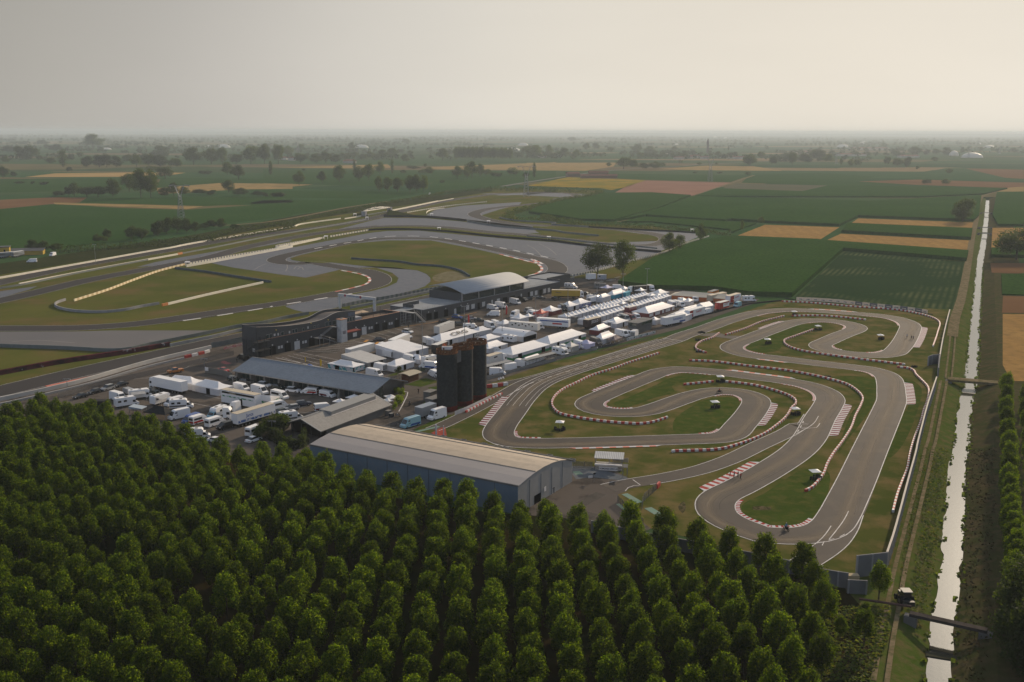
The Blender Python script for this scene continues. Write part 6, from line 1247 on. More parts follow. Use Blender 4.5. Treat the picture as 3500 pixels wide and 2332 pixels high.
yfence(P3(520,1220,700,1180,860,1110),1.2,'mesh fence behind the blue camper van')
def strip(px,m_,z,w_=None,name='green_strip'):
    mb=MB(); mb.ribbon(smooth(gp(px),2),w_,z); tag(mb.build(name,m_),kind='structure')
g_paint=M('faded_green_paint',(.12,.22,.17),(.16,.22,.18),.6,rough=.8)
strip(K3(350,625,490,705),g_paint,.09,1.6); strip(K3(290,715,430,830),g_paint,.09,.8); strip(K3(560,750,740,860),g_paint,.09,1.8); strip(P3(840,1290,1180,1210),g_paint,.09,1.2); strip(W1(1885,430,1935,425),g_paint,.09,2.4)
sheet('red_tarp_ground',gp(P3(1070,1300,1200,1230,1260,1220,1285,1330,1200,1350)),.10,M('red_asphalt',(.30,.07,.05),(.22,.06,.045),.6,rough=.9))
for k,(x,y) in enumerate(((1140,1330),(1240,1345))):
    g_=G(P3(x,y)[0]); t_=thing('start_arch_post','%s blue and white inflatable post over the red ground by the warehouse roof'%('left' if k==0 else 'right'),'post',(g_.x,g_.y,0)); mb=MB(); mb.cyl((0,0,0),(0,0,3.0),.22 if k==0 else .12,8); mb.build('post',M('post_blue',(.25,.28,.45),(.5,.5,.5),2,rough=.5),t_)
# lawn near the hut and the small grass beds
for px in (P3(720,650,1000,560,1155,600,1155,640,940,680),P3(1030,690,1155,670,1155,760,1110,780),P3(930,960,1000,850,1070,860,1070,960),P3(820,1260,1240,1060,1530,1040,1180,1190),P3(490,540,560,500,1000,420,1000,470,700,480,620,520)): sheet('lawn',gp(px),.085,g_kart2)
sheet('paving',gp(P3(700,640,900,530,985,555,760,645)),.09,a_conc); sheet('paving',gp(P3(920,685,1155,620,1155,650,990,698)),.09,a_conc)
# ---- marshal posts: square white canopy on a pole inside a ring of tyres
def umbrella(f,x,ytop,yb,label,w_=2.3,ring=True,arc=4.4,mat=None):
    g_=G(f(x,yb)[0]); H_=max(2.0,min(3.2,GV(f(x,ytop)[0],f(x,yb)[0]))); rz=random.uniform(-.2,.2)
    t_=thing('marshal_umbrella','white canopy on a pole '+label,'umbrella',(g_.x,g_.y,0),rz); mb=MB(); mb.cyl((0,0,0),(0,0,H_),.04,6); mb.build('pole',steel,t_)
    mb=MB(); h_=w_/2; mb.add([(-h_,-h_,H_-.35),(h_,-h_,H_-.35),(h_,h_,H_-.35),(-h_,h_,H_-.35),(0,0,H_+.1)],[(0,1,4),(1,2,4),(2,3,4),(3,0,4)]); mb.build('canopy',mat or tent_w,t_)
    t2_=thing('tyre_post','ring of black tyre stacks '+label,'tyre stack',(g_.x,g_.y,0),rz+random.uniform(-.6,.6),'tyre stacks of the marshal posts'); n_=9
    for k in range(n_):
        a=-.2+arc*k/n_-math.pi*.75; mb=MB(); cx,cy=1.35*math.cos(a),1.1*math.sin(a)
        hh=random.choice((3,4,4)); 
        for q in range(hh): mb.cyl((cx+random.uniform(-.05,.05),cy,q*.22+.01),(cx,cy,q*.22+.2),.29,8)
        mb.build('tyres',tyre,t2_)
tent_w=M('tent_fabric_white',(.88,.88,.88),(.82,.82,.83),.6,rough=.55,trans=.18)
random.seed(31)
for f,x,yt,yb,lab in ((K1,1080,752,835,'left of the first hairpin inside the long hook barrier'),(K2,422,870,930,'in the green island at the top of the central hairpin'),(K2,373,1095,1160,'in the grass inside the central hairpin'),(K2,1090,1155,1222,'at the right bend of the central curved barrier'),(K3,2050,405,490,'near the end of the longest barrier inside the lower loop'),(K2,843,540,590,'in the left tip of the upper island'),(K2,1296,422,465,'at the end of the barrier wrapping the upper island'),(K2,1852,503,550,'in the grass of the upper right island'),(K2,1083,293,335,'at the left end of the top barrier')):
    umbrella(f,x,yt,yb,lab)
for f,x,yt,yb,lab in ((M1,738,785,800,'left of the far footbridge'),(M1,835,812,828,'beside the guard rail near the far footbridge'),(M1,505,960,985,'on the inner wall of the circuit'),(M1,1415,898,915,'on the long black tyre wall'),(M1,2297,970,990,'at the right end of the long black tyre wall'),(M1,1812,840,858,'beside the far run-off barrier'),(M1,1355,785,800,'at the small curved white wall'),(M2,1332,910,928,'before the uneven far hedge'),(L1,1510,115,140,'at the orange end of the inner wall')):
    g_=G(f(x,yb)[0]); t_=thing('marshal_hut','small white marshal shelter '+lab,'shelter',(g_.x,g_.y,0)); mb=MB()
    for a in (-1.1,1.1):
        for b_ in (-.8,.8): mb.box(a-.08,a+.08,b_-.08,b_+.08,0,2.3)
    mb.build('frame',m_white,t_); mb=MB(); mb.add([(-1.5,-1.2,2.3),(1.5,-1.2,2.3),(1.5,1.2,2.7),(-1.5,1.2,2.7)],[(0,1,2,3)]); mb.box(-1.5,1.5,-1.2,-1.1,2.15,2.3); mb.build('roof',m_white,t_)
for f,x,y in ((K2,225,560),(K2,230,665),(K2,1380,890),(K2,2155,798)):
    g_=G(f(x,y)[0]); t_=thing('tyre_post','low heap of black tyres %s'%{225:'at the upper end of the short curved barrier',230:'at the lower end of the short curved barrier',1380:'midway along the longest barrier',2155:'at the start of the barrier below the side wall'}[x],'tyre stack',(g_.x,g_.y,0)); 
    for k in range(6): mb=MB(); a=k*1.05; mb.cyl((.8*math.cos(a),.5*math.sin(a),0),(.8*math.cos(a),.5*math.sin(a),.5),.3,8); mb.build('tyres',tyre,t_)
g_=G(K2(255,525)[0]); o=thing('black_canopy','small black canopy beside the pit crossing','canopy',(g_.x,g_.y,0)); mb=MB(); mb.add([(-1.5,-1.5,1.6),(1.5,-1.5,1.6),(1.5,1.5,1.6),(-1.5,1.5,1.6),(0,0,2.3)],[(0,1,4),(1,2,4),(2,3,4),(3,0,4)]); mb.build('canopy_top',tyre,o)
# ---- bridges over the canal
def cbridge(f,pa,pb,w_,z,th,label,mat,para=0):
    A=V2(G(f(*pa)[0],z)); Bq=V2(G(f(*pb)[0],z)); an=frame(A,Bq); L_=(Bq-A).length; t_=thing('canal_bridge',label,'bridge',(A.x,A.y,0),an); mb=MB(); mb.box(0,L_,-w_/2,w_/2,z-th,z); mb.build('deck',mat,t_)
    if para: mb=MB(); mb.box(0,L_,-w_/2,-w_/2+.2,z,z+para); mb.box(0,L_,w_/2-.2,w_/2,z,z+para); mb.build('parapet_wall' if para<.5 else 'parapet_wall',mat,t_)
    mb=MB(); mb.box(-.8,1.2,-w_/2-.1,w_/2+.1,-2.6,z-th); mb.box(L_-1.2,L_+.8,-w_/2-.1,w_/2+.1,-2.6,z-th); mb.build('abutment',b_conc2,t_)
cbridge(K4,(1000,1100),(1520,1215),1.3,.8,.5,'narrow dark footbridge across the canal in the lower right corner',M('weathered_wood',(.075,.065,.06),(.05,.045,.04),.6,rough=.95))
cbridge(K5,(985,880),(1370,910),4.0,.35,.7,'farm bridge carrying a dirt track over the canal',g_dirt)
for k,(x0_,y0_,x1_,y1_,lab) in enumerate(((2005,768,2095,770,'farthest small crossing over the canal'),(1990,885,2100,888,'second farthest small crossing over the canal'),(1985,932,2090,936,'small crossing just below the second farthest one'),)):
    cbridge(R0,(x0_,y0_),(x1_,y1_),2.0,.4,.5,lab,b_conc2)
cbridge(K4,(1105,1375),(1320,1410),1.4,-1.95,.25,'low weir sill just under the water near the bottom edge',M('sill_dark',(.05,.05,.035),rough=.9))
sheet('rapids',gp(K5(1100,960,1215,965,1200,1000,1090,990),WZ),WZ+.02,M('foam_water',(.45,.42,.36),(.12,.11,.09),2.2,rough=.3))
# pipe and tractor by the service track
A=G(K4(660,1010)[0],1.2); Bq=G(K4(1010,1062)[0],1.2); o=MB().cyl(tuple(A),tuple(Bq),.22,8).build('pipe',M('pipe_rust',(.10,.06,.05),rough=.8)); tag(o,'dark pipe running across the service track in front of the tractor','pipe')
# hedge growth at the canal edge
for sgn,nm,sd_k in ((-1,'left',1),(1,'right',2)):
    r=random.Random(sd_k); vs=[];fs=[]; pts=smooth(cl,1.2)
    for p in pts:
        if p.y>620: continue
        for q in range(2 if sgn>0 else 1):
            if r.random()<.55: continue
            c_=Vector((p.x+sgn*(WH+r.uniform(-.3,.6)),p.y+r.uniform(-.6,.6),WZ+r.uniform(0,.25))); s=r.uniform(.2,.5)
            for k in range(2):
                nn=Vector((r.gauss(0,1),r.gauss(0,1),r.gauss(.8,.6))).normalized(); u=nn.orthogonal().normalized(); v=nn.cross(u); b=len(vs); d_=Vector((r.uniform(-.3,.3),r.uniform(-.3,.3),r.uniform(0,.3))); vs+=[c_+d_-u*s,c_+d_+v*s,c_+d_+u*s,c_+d_-v*s]; fs.append((b,b+1,b+2,b+3))
    me=bpy.data.meshes.new('waterside_plants'); me.from_pydata([tuple(v) for v in vs],[],fs); me.materials.append(lf_mid); o=bpy.data.objects.new('waterside_plants',me); COL.objects.link(o); tag(o,'ragged water plants along the %s edge of the canal'%nm,'water plants',kind='stuff')
# rough weeds: plantation floor, banks
def weeds(name,poly,n_,s0,s1,mat,label,seed,z=0.0):
    r=random.Random(seed); xs=[p[0] for p in poly]; ys=[p[1] for p in poly]; vs=[];fs=[]
    while n_>0:
        x,y=r.uniform(min(xs),max(xs)),r.uniform(min(ys),max(ys))
        if not inside((x,y),poly): continue
        n_-=1; s=r.uniform(s0,s1)
        for k in range(2):
            nn=Vector((r.gauss(0,.7),r.gauss(0,.7),1)).normalized(); u=nn.orthogonal().normalized(); u=Matrix.Rotation(r.random()*6.28,3,nn)@u; v=nn.cross(u); b=len(vs); c_=Vector((x,y,z+s*.3)); vs+=[c_-u*s,c_+v*s*.6,c_+u*s,c_-v*s*.6]; fs.append((b,b+1,b+2,b+3))
    me=bpy.data.meshes.new(name); me.from_pydata([tuple(v) for v in vs],[],fs); me.materials.append(mat); o=bpy.data.objects.new(name,me); COL.objects.link(o); tag(o,label,'weeds',kind='stuff')
lf_weed=leafmat('weed_leaves',(.045,.075,.012),(.03,.05,.01),(.10,.09,.03),.2)
weeds('plantation_weeds',[tuple(G(p)[:2]) for p in K4(480,1060,860,1060,860,1250,740,1568,300,1568,200,1300)],2600,.15,.5,lf_weed,'low weeds on the open plantation floor beside the service track',5)
weeds('bank_weeds',[tuple(G(p)[:2]) for p in K4(1080,0,1130,0,1000,700,960,1000,930,1000,960,600)],500,.1,.3,lf_weed,'rough grass tufts between the ruts of the service track',6)
weeds('bank_weeds',[tuple(G(p)[:2]) for p in K4(1150,0,1260,0,1180,700,1110,1150,1000,1100,1050,700)],1100,.12,.4,lf_weed,'rough herbs covering the left canal bank',7)
weeds('bank_weeds',[tuple(G(p)[:2]) for p in K4(1410,0,1580,0,1560,900,1500,1568,1340,1568,1380,800)],900,.12,.4,M('dead_weeds',(.07,.05,.025),(.04,.04,.015),.5,rough=1),'brown dry herbs covering the right canal bank',8)
# ---- floodlight poles, pylons, flags
def pole(f,x,yt,yb,label,arm=True,cat='light pole'):
    g_=G(f(x,yb)[0]); H_=GV(f(x,yt)[0],f(x,yb)[0]); t_=thing('light_pole',label,cat,(g_.x,g_.y,0)); mb=MB(); mb.cyl((0,0,0),(0,0,H_),.14,6,0,.08); mb.build('pole',steel,t_)
    if arm: mb=MB(); mb.box(-1.1,1.1,-.08,.08,H_-.1,H_+.02); mb.box(-1.1,-.5,-.3,.2,H_-.3,H_-.1); mb.box(.5,1.1,-.3,.2,H_-.3,H_-.1); mb.build('lamp_head',steel,t_)
for f,x,yt,yb,lab in ((B2,567,780,1310,'tall lamp pole rising between the tents left of the silos'),(B2,1128,575,1060,'tall lamp pole behind the silos beside the large lettered tent'),(B2,1632,575,1005,'lamp pole beside the arched tent'),(B3,120,440,875,'lamp pole at the left end of the blue white trailer'),(B3,548,320,870,'lamp pole at the right end of the blue white trailer'),(B3,938,250,650,'lamp pole among the rows of peaked tents'),(B3,1285,140,545,'lamp pole behind the middle of the peaked tent rows'),(B3,1607,70,465,'lamp pole near the cornfield end of the peaked tent rows')): pole(f,x,yt,yb,lab)
for f,x,yt,yb,lab in ((P1,1443,330,480,'thin lamp pole above the white semi-trailer with small windows'),(P2,390,340,690,'lamp pole in front of the two storey white trailer'),(P1,120,370,500,'short lamp pole by the pit wall at the left'),(P2,905,935,1150,'lamp pole with blue sign beside the dark shrubs'),(L0,770,1025,1177,'slim pole on the far side of the back straight'),(P1,1957,100,210,'plain grey post by the gate')): pole(f,x,yt,yb,lab)
def pylon(f,x,yt,yb,wd,label):
    g_=G(f(x,yb)[0]); H_=GV(f(x,yt)[0],f(x,yb)[0]); W_=H_*.09; t_=thing('power_pylon',label,'pylon',(g_.x,g_.y,0),.1); mb=MB(); r_=.22
    for a in (-1,1):
        for b_ in (-1,1):
            mb.cyl((a*W_,b_*W_,0),(a*W_*.35,b_*W_*.35,H_*.68),r_,4,caps=False); mb.cyl((a*W_*.35,b_*W_*.35,H_*.68),(a*W_*1.5,b_*W_*.2,H_*.95),r_,4,caps=False)
    for k in range(8):
        z0_,z1_=H_*.68*k/8,H_*.68*(k+1)/8; w0=W_*(1-.65*k/8); w1=W_*(1-.65*(k+1)/8)
        for b_ in (-1,1): mb.cyl((-w0,b_*w0,z0_),(w1,b_*w1,z1_),r_*.6,3,caps=False); mb.cyl((w0,b_*w0,z0_),(-w1,b_*w1,z1_),r_*.6,3,caps=False)
    mb.build('lattice',steel,t_); mb=MB(); mb.cyl((-W_*3.4,0,H_*.95),(W_*3.4,0,H_*.95),r_*1.3,4); mb.cyl((-W_*3.4,0,H_*.95),(-W_*1.4,0,H_),r_,4); mb.cyl((W_*3.4,0,H_*.95),(W_*1.4,0,H_),r_,4)
    for a in (-3,-1,1,3): mb.cyl((a*W_,0,H_*.95),(a*W_*.9,0,H_*.86),r_*.7,3)
    mb.build('cross_arm',steel,t_)
for f,x,yt,yb,lab in ((L0,1458,540,815,'lattice power pylon in the green field left of the circuit'),(M1,2115,388,640,'lattice power pylon at the far loop of the circuit'),(M2,1475,315,525,'lattice power pylon above the ploughed field'),(R0,843,290,380,'hazy lattice pylon in the right far distance'),(R0,1905,250,330,'hazy lattice pylon behind the largest white dome'),(M1,280,165,290,'very faint pylon near the horizon left of centre'),(R0,2155,228,300,'faint pylon near the right end of the horizon')): pylon(f,x,yt,yb,0,lab)
red=M('flag_red',(.55,.035,.03),rough=.6,trans=.2); yel=M('flag_yellow',(.70,.50,.03),rough=.6,trans=.2); blu=M('flag_blue',(.05,.10,.35),rough=.6,trans=.2)
for f,x,yt,yb,m_,lab in ((B2,1172,690,840,red,'red feather flag among the parked black cars'),(B2,1680,565,715,red,'red feather flag beside the white vans'),(B1,1150,1285,1410,yel,'larger yellow feather flag behind the slate roof'),(B1,950,1262,1355,yel,'thin yellow feather flag behind the slate roof'),(B2,1912,910,1035,blu,'blue feather flag in front of the arched tent')):
    g_=G(f(x,yb)[0]); H_=max(2.5,GV(f(x,yt)[0],f(x,yb)[0])); t_=thing('feather_flag',lab,'flag',(g_.x,g_.y,0),.3); mb=MB(); mb.cyl((0,0,0),(0,0,H_),.035,5); mb.build('pole',steel,t_)
    mb=MB(); w_=.75 if 'thin' not in lab else .35; mb.add([(0,.02,.8),(w_*.8,.02,.9),(w_,.02,H_*.75),(w_*.7,.02,H_*.95),(0,.02,H_)],[(0,1,2,3,4)]); mb.add([(0,.05,.8),(w_*.8,.05,.9),(w_,.05,H_*.75),(w_*.7,.05,H_*.95),(0,.05,H_)],[(4,3,2,1,0)]); mb.build('flag',m_,t_)
# ================================================================ TENTS
tent_g=M('tent_fabric_grey',(.50,.50,.49),(.44,.44,.43),.6,rough=.6,trans=.15); tent_wall=M('tent_wall_white',(.62,.63,.66),(.55,.56,.60),.8,rough=.6,trans=.15)
tw_green=M('tent_band_green',(.01,.19,.075),(.01,.16,.06),1,rough=.6); tw_mar=M('tent_band_maroon',(.16,.02,.025),(.12,.018,.02),1,rough=.6); tw_teal=M('tent_band_teal',(.03,.30,.33),(.55,.56,.58),.7,rough=.6,lo=.45,hi=.5); tw_blue=M('tent_band_blue',(.04,.07,.30),(.45,.47,.55),.6,rough=.6,lo=.45,hi=.55)
tw_cyan=M('tent_cyan',(.02,.30,.42),(.02,.25,.36),1,rough=.6); tw_dark=M('tent_band_black',(.03,.03,.032),(.06,.05,.05),1,rough=.6); tw_or=M('tent_orange',(.50,.14,.03),(.42,.11,.03),1,rough=.6); tent_red=M('tent_fabric_red',(.50,.06,.04),rough=.6,trans=.2); tent_lav=M('tent_fabric_lavender',(.55,.55,.74),rough=.6,trans=.2); tent_beige=M('tent_fabric_beige',(.62,.55,.44),rough=.7,trans=.1); tent_blk=M('tent_fabric_black',(.02,.022,.024),rough=.7); tent_nb=M('tent_fabric_navy',(.06,.055,.09),(.22,.17,.15),.5,rough=.7)
m_open=b_open
def tent(f,A,Bp,C,label,z=2.15,rise=1.3,kind='hip',roof=None,wall=tent_wall,band=None,bandh=.9,open_=(),name='tent',cat='tent',group=None,foot=0.02,D0=None,sag=.35,skirt=True,dims=None):
    a=V2(G(f(*A)[0],z)); b=V2(G(f(*Bp)[0],z)); c=V2(G(f(*C)[0],z)); rz=frame(b,c); Lx=(c-b).length
    Ly=max(.8,-(a.x-b.x)*math.sin(rz)+(a.y-b.y)*math.cos(rz))
    if dims: Lx,Ly=dims
    t_=thing(name,label,cat,(b.x,b.y,0),rz,group); roof=roof or tent_w; o=.12; mb=MB()
    P=[(-o,-o,z),(Lx+o,-o,z),(Lx+o,Ly+o,z),(-o,Ly+o,z)]; S=[(x,y,z-.18) for x,y,_ in P]
    mb.add(S+P,[(0,1,5,4),(1,2,6,5),(2,3,7,6),(3,0,4,7)])
    def ring(inx,iny,h): return [(-o+inx,-o+iny,z+h),(Lx+o-inx,-o+iny,z+h),(Lx+o-inx,Ly+o-iny,z+h),(-o+inx,Ly+o-iny,z+h)]
    if kind in('hip','pyr'):
        m=min(Lx,Ly)/2+o; ix=m if Lx>=Ly or kind=='pyr' else Lx/2+o; iy=Ly/2+o if Lx>=Ly or kind=='pyr' else m
        if kind=='pyr': ix=Lx/2+o
        if Lx>=Ly and kind=='hip': ix=min(m*1.05,Lx/2+o-.05)
        if Ly>Lx and kind=='hip': iy=min(m*1.05,Ly/2+o-.05); ix=Lx/2+o
        rs=[P]
        for fr,hh in ((.35,rise*(.35-sag*.5)),(.7,rise*(.7-sag*.45)),(.97,rise)): rs.append(ring(ix*fr,iy*fr,hh))
        for k in range(3): mb.add(rs[k]+rs[k+1],[(0,1,5,4),(1,2,6,5),(2,3,7,6),(3,0,4,7)])
        mb.add(rs[3],[(0,1,2,3)])
    elif kind=='gable':    # ridge along x
        R=[(-o,Ly/2,z+rise),(Lx+o,Ly/2,z+rise)]; mb.add(P+R,[(0,1,5,4),(2,3,4,5),(3,0,4),(1,2,5)])
    elif kind=='gabley':
        R=[(Lx/2,-o,z+rise),(Lx/2,Ly+o,z+rise)]; mb.add(P+R,[(0,4,5,3),(1,2,5,4),(0,1,4),(2,3,5)])
    elif kind=='mono':     # rises towards the back
        mb.add(P[:2]+[(Lx+o,Ly+o,z+rise),(-o,Ly+o,z+rise)]+[P[3],P[2]],[(0,1,2,3),(3,4,0),(1,5,2),(4,3,2,5)])
    elif kind=='monox':    # rises along -y.. high at x=0
        mb.add([(-o,-o,z+rise),P[1],P[2],(-o,Ly+o,z+rise)]+[P[0],P[3]],[(0,1,2,3),(4,1,0),(3,2,5),(4,0,3,5)])
    elif kind=='arch':     # arch ridge along y
        n_=8
        for k in range(n_):
            x0_=-o+(Lx+2*o)*k/n_; x1_=-o+(Lx+2*o)*(k+1)/n_; h0=rise*math.sin(math.pi*k/n_); h1=rise*math.sin(math.pi*(k+1)/n_)
            mb.add([(x0_,-o,z+h0),(x1_,-o,z+h1),(x1_,Ly+o,z+h1),(x0_,Ly+o,z+h0)],[(0,1,2,3)],0,True); mb.add([(x0_,-o,z),(x1_,-o,z),(x1_,-o,z+h1),(x0_,-o,z+h0)],[(0,1,2,3)]); mb.add([(x0_,Ly+o,z),(x1_,Ly+o,z),(x1_,Ly+o,z+h1),(x0_,Ly+o,z+h0)],[(3,2,1,0)])
    elif kind=='flat': mb.add(P,[(0,1,2,3)])
    mb.build('canopy',roof,t_)
    if wall:
        mb=MB(); zb=foot+(bandh if band else 0); zt=z-.12
        def strip_(x0_,y0_,x1_,y1_,za,zb_,m=0): mb.add([(x0_,y0_,za),(x1_,y1_,za),(x1_,y1_,zb_),(x0_,y0_,zb_)],[(0,1,2,3)],m)
        for za,zb_,m in (((foot,zb,1),(zb,zt,0)) if band else ((foot,zt,0),)):
            strip_(0,0,Lx,0,za,zb_,m); strip_(Lx,0,Lx,Ly,za,zb_,m); strip_(Lx,Ly,0,Ly,za,zb_,m); strip_(0,Ly,0,0,za,zb_,m)
        mb.build('side_wall',[wall,band or wall],t_)
    for s_,u0,u1 in open_:
        mb=MB()
        if s_=='x': mb.box(Lx*u0,Lx*u1,-.04,.03,.02,z-.25)
        else: mb.box(-.04,.03,Ly*u0,Ly*u1,.02,z-.25)
        mb.build('entrance',m_open,t_)
    if not wall:
        for x,y in ((0,0),(Lx,0),(0,Ly),(Lx,Ly)): mb=MB(); mb.box(x-.05,x+.05,y-.05,y+.05,0,z-.1); mb.build('post',steel,t_)
    return t_,Lx,Ly,z,rise
def panel(t_,side,x0_,x1_,z0_,z1_,m,txt=None,tm=None,size=.5,name='banner',Ly=0,sxx=1.0,bold=0.0):
    mb=MB()
    if side=='x': mb.box(x0_,x1_,-.07,-.035,z0_,z1_)
    else: mb.box(-.07,-.035,x0_,x1_,z0_,z1_)
    o=mb.build(name,m,t_)
    if txt:
        if side=='x': textmesh(txt,size,tm,o,((x0_+x1_)/2,-.09,(z0_+z1_)/2),(rad(90),0,0),sx=sxx,bold=bold)
        else: textmesh(txt,size,tm,o,(-.09,(x0_+x1_)/2,(z0_+z1_)/2),(rad(90),0,rad(-90)),sx=sxx,bold=bold)
    return o
tx_dark=M('text_charcoal',(.05,.05,.055),rough=.5); tx_red=M('text_red',(.45,.03,.03),rough=.5); tx_blue=M('text_blue2',(.03,.09,.35),rough=.5); tx_white=M('text_white',(.75,.75,.75),rough=.5); tx_or=M('text_orange',(.70,.13,.02),rough=.5)
tent(B1,(1258,1340),(1595,1395),(1752,1350),'low hip roofed white tent with teal and white printed walls',2.0,1.15,band=tw_dark,bandh=.18,wall=tw_teal,open_=(('y',.55,.72),('x',.0,.1)))
tent(B1,(1580,1235),(1790,1335),(2040,1275),'pale grey sloping awning tent leaning on a white trailer',2.3,1.2,'mono',roof=tent_g,wall=M('tent_wall_grey',(.22,.22,.215),rough=.7),open_=(('x',.15,.4),('x',.5,.8)))
tent(P3,(420,375),(600,405),(845,335),'white hip tent with red lettering on its wall, behind the small round tree',2.0,1.4,band=None,open_=(('x',.42,.55),)); 
t_,a,b_,z,r=tent(B2,(95,1100),(320,1205),(645,1125),'big plain white sloping roof tent attached to the white lorry left of the silos',2.6,1.3,'mono',open_=(('x',.48,.60),))
t_,a,b_,z,r=tent(B2,(600,1020),(820,1048),(1330,915),'large white hip tent with big dark letters across its roof',2.2,1.9,sag=.12,open_=(('x',.20,.27),('x',.82,.92)))
textmesh('CRG',2.6,tx_dark,t_,(a*.55,b_*.225,z+1.02),(math.atan2(1.75,b_/2),0,0),name='roof_lettering',bold=.05,sx=1.9)
panel(t_,'x',a*.02,a*.19,.2,1.7,m_white,'CRG',tx_dark,1.0,sxx=1.5,bold=.02); panel(t_,'x',a*.85,a*.99,.2,1.7,m_white,'CRG',tx_dark,1.0,sxx=1.5,bold=.02); panel(t_,'x',a*.29,a*.42,.3,1.6,m_white)
tent(B2,(1240,885),(1325,915),(1495,880),'small white hip tent with blue foot band right of the lettered tent',2.1,1.2,band=tw_blue,bandh=.4)
tent(B2,(1500,925),(1910,985),(2095,935),'long white arched tunnel tent with open steel framed front',2.1,1.5,'arch',wall=tent_wall,open_=(('x',.05,.95),))
tent(B2,(1325,990),(1435,1030),(1625,980),'white hip tent between the arched tent and the silo tops',2.1,1.2,band=tw_mar,bandh=.25)
tent(B2,(1330,1110),(1455,1147),(1705,1075),'white hip tent just right of the rightmost silo top',2.1,1.5,band=tw_mar,bandh=.3,open_=(('x',.5,.62),))
t_,a,b_,z,r=tent(B2,(1530,1190),(1775,1230),(2265,1090),'nearer one of the two big white hip tents with green lower walls',2.2,1.8,sag=.12,band=tw_green,bandh=1.0,open_=(('x',.14,.24),('x',.78,.88)))
panel(t_,'x',a*.42,a*.55,1.1,1.75,m_white); panel(t_,'x',a*.02,a*.12,1.1,1.75,m_white)
t_,a,b_,z,r=tent(B3,(95,1040),(320,1080),(797,938),'farther one of the two big white hip tents with green lower walls',2.2,1.9,sag=.12,band=tw_green,bandh=1.0,open_=(('x',.18,.24),('x',.78,.85)))
panel(t_,'x',a*.45,a*.60,1.1,1.75,m_white)
tent(B2,(1815,1320),(1955,1330),(2200,1250),'low white hip tent behind the raised grandstand roof',2.0,1.2,wall=tent_wall)
tent(B3,(480,1105),(600,1125),(700,1095),'grey pyramid tent between two white campers at the paddock fence',2.1,1.5,'pyr',roof=tent_g,wall=M('tent_wall_grey2',(.33,.33,.31),rough=.7))
tent(B3,(695,1060),(845,1085),(917,1060),'small lavender white tent at the paddock fence',2.1,1.0,roof=tent_lav,wall=M('tent_wall_lav',(.48,.48,.66),rough=.6))
tent(B3,(862,1008),(1022,1020),(1205,958),'large white hip tent beside the navy fabric awning',2.1,1.7)
tent(B3,(1065,1022),(1190,1030),(1290,990),'open navy and brown fabric awning at the paddock fence',1.9,1.1,'hip',roof=tent_nb,wall=None,name='awning',sag=.6)
t_,a,b_,z,r=tent(B3,(825,890),(968,900),(1125,845),'white hip tent with dark red walls beside the black lettered trailer',2.1,1.4,wall=tw_mar)
panel(t_,'x',a*.2,a*.9,.3,1.7,tw_dark,'JESOLO',tx_white,.8,sxx=1.0)
tent(B3,(1015,785),(1210,812),(1368,762),'white hip tent with red side band in front of the front row of peaked tents',2.1,1.6,open_=(('x',.5,.62),),band=None)
t_,a,b_,z,r=tent(B3,(1430,640),(1635,672),(1985,570),'largest white hip tent with maroon walls and pale emblems',2.2,1.9,sag=.12,wall=tw_mar)
for u0,u1 in ((.03,.17),(.24,.42),(.5,.58),(.64,.82),(.88,.98)): panel(t_,'x',a*u0,a*u1,.5,1.8,m_white)
tent(B3,(1985,352),(1925,425),(2446,462),'long beige roofed marquee with orange walls by the cornfield',2.2,1.5,'hip',roof=tent_beige,wall=tw_or,sag=.05,dims=(30,9))
tent(B3,(1075,408),(1170,425),(1345,380),'white hip tent with bright cyan walls',2.1,1.7,wall=tw_cyan)
tent(B3,(1300,392),(1330,400),(1390,375),'bright cyan box tent joined to the cyan walled tent',2.3,.15,'flat',roof=tw_cyan,wall=tw_cyan)
tent(B3,(945,445),(1020,462),(1130,430),'plain white box tent with two soft peaks left of the cyan tent',2.4,1.2)
t_,a,b_,z,r=tent(B3,(615,512),(720,545),(865,510),'white hip tent with blue and white wall in the back line of the paddock',2.1,1.6,wall=tw_blue)
tent(B3,(450,555),(580,582),(705,550),'white hip tent with plain pale walls left of the blue walled one',2.1,1.6,wall=tent_wall,open_=(('x',.4,.6),))
tent(B3,(235,605),(345,645),(470,610),'white hip tent with dark red walls beside the red peaked tent',2.1,1.6,wall=tw_mar)
tent(B3,(135,650),(205,678),(292,648),'small red peaked tent with white walls',2.1,1.5,'pyr',roof=tent_red,wall=M('tent_wall_redwhite',(.55,.50,.50),(.35,.06,.06),.9,rough=.6),sag=.5)
tent(B2,(1765,722),(1868,745),(1988,715),'white peaked tent with white walls near the vans in the mid paddock',2.2,1.6,'pyr',sag=.4)
tent(B2,(1930,700),(2000,718),(2062,702),'smaller open white peaked tent joined to the mid paddock tent',2.1,1.1,'pyr',wall=None,sag=.4)
tent(B2,(1572,795),(1660,818),(1782,790),'white hip tent with checker edge beside the white high roofed vans',2.1,1.2)
tent(B2,(1895,830),(2000,852),(2112,825),'open white tent with one sharp peak above the white lorry',1.9,1.4,'pyr',wall=None,sag=.6)
tent(B2,(405,1258),(530,1292),(606,1270),'small low white peaked tent beside the lamp pole left of the silos',1.7,1.3,'hip',sag=.4)
tent(P1,(1480,372),(1800,442),(1942,392),'left of the two plain white tents behind the white semi-trailer',2.1,1.5)
tent(P1,(1790,447),(2140,517),(2330,466),'right of the two plain white tents behind the white semi-trailer',2.1,1.5,open_=(('y',.32,.46),))
tent(P1,(1190,795),(1430,852),(1572,800),'open black peaked tent at the edge of the poplars',1.9,1.5,'hip',roof=tent_blk,wall=None,sag=.3,name='gazebo')
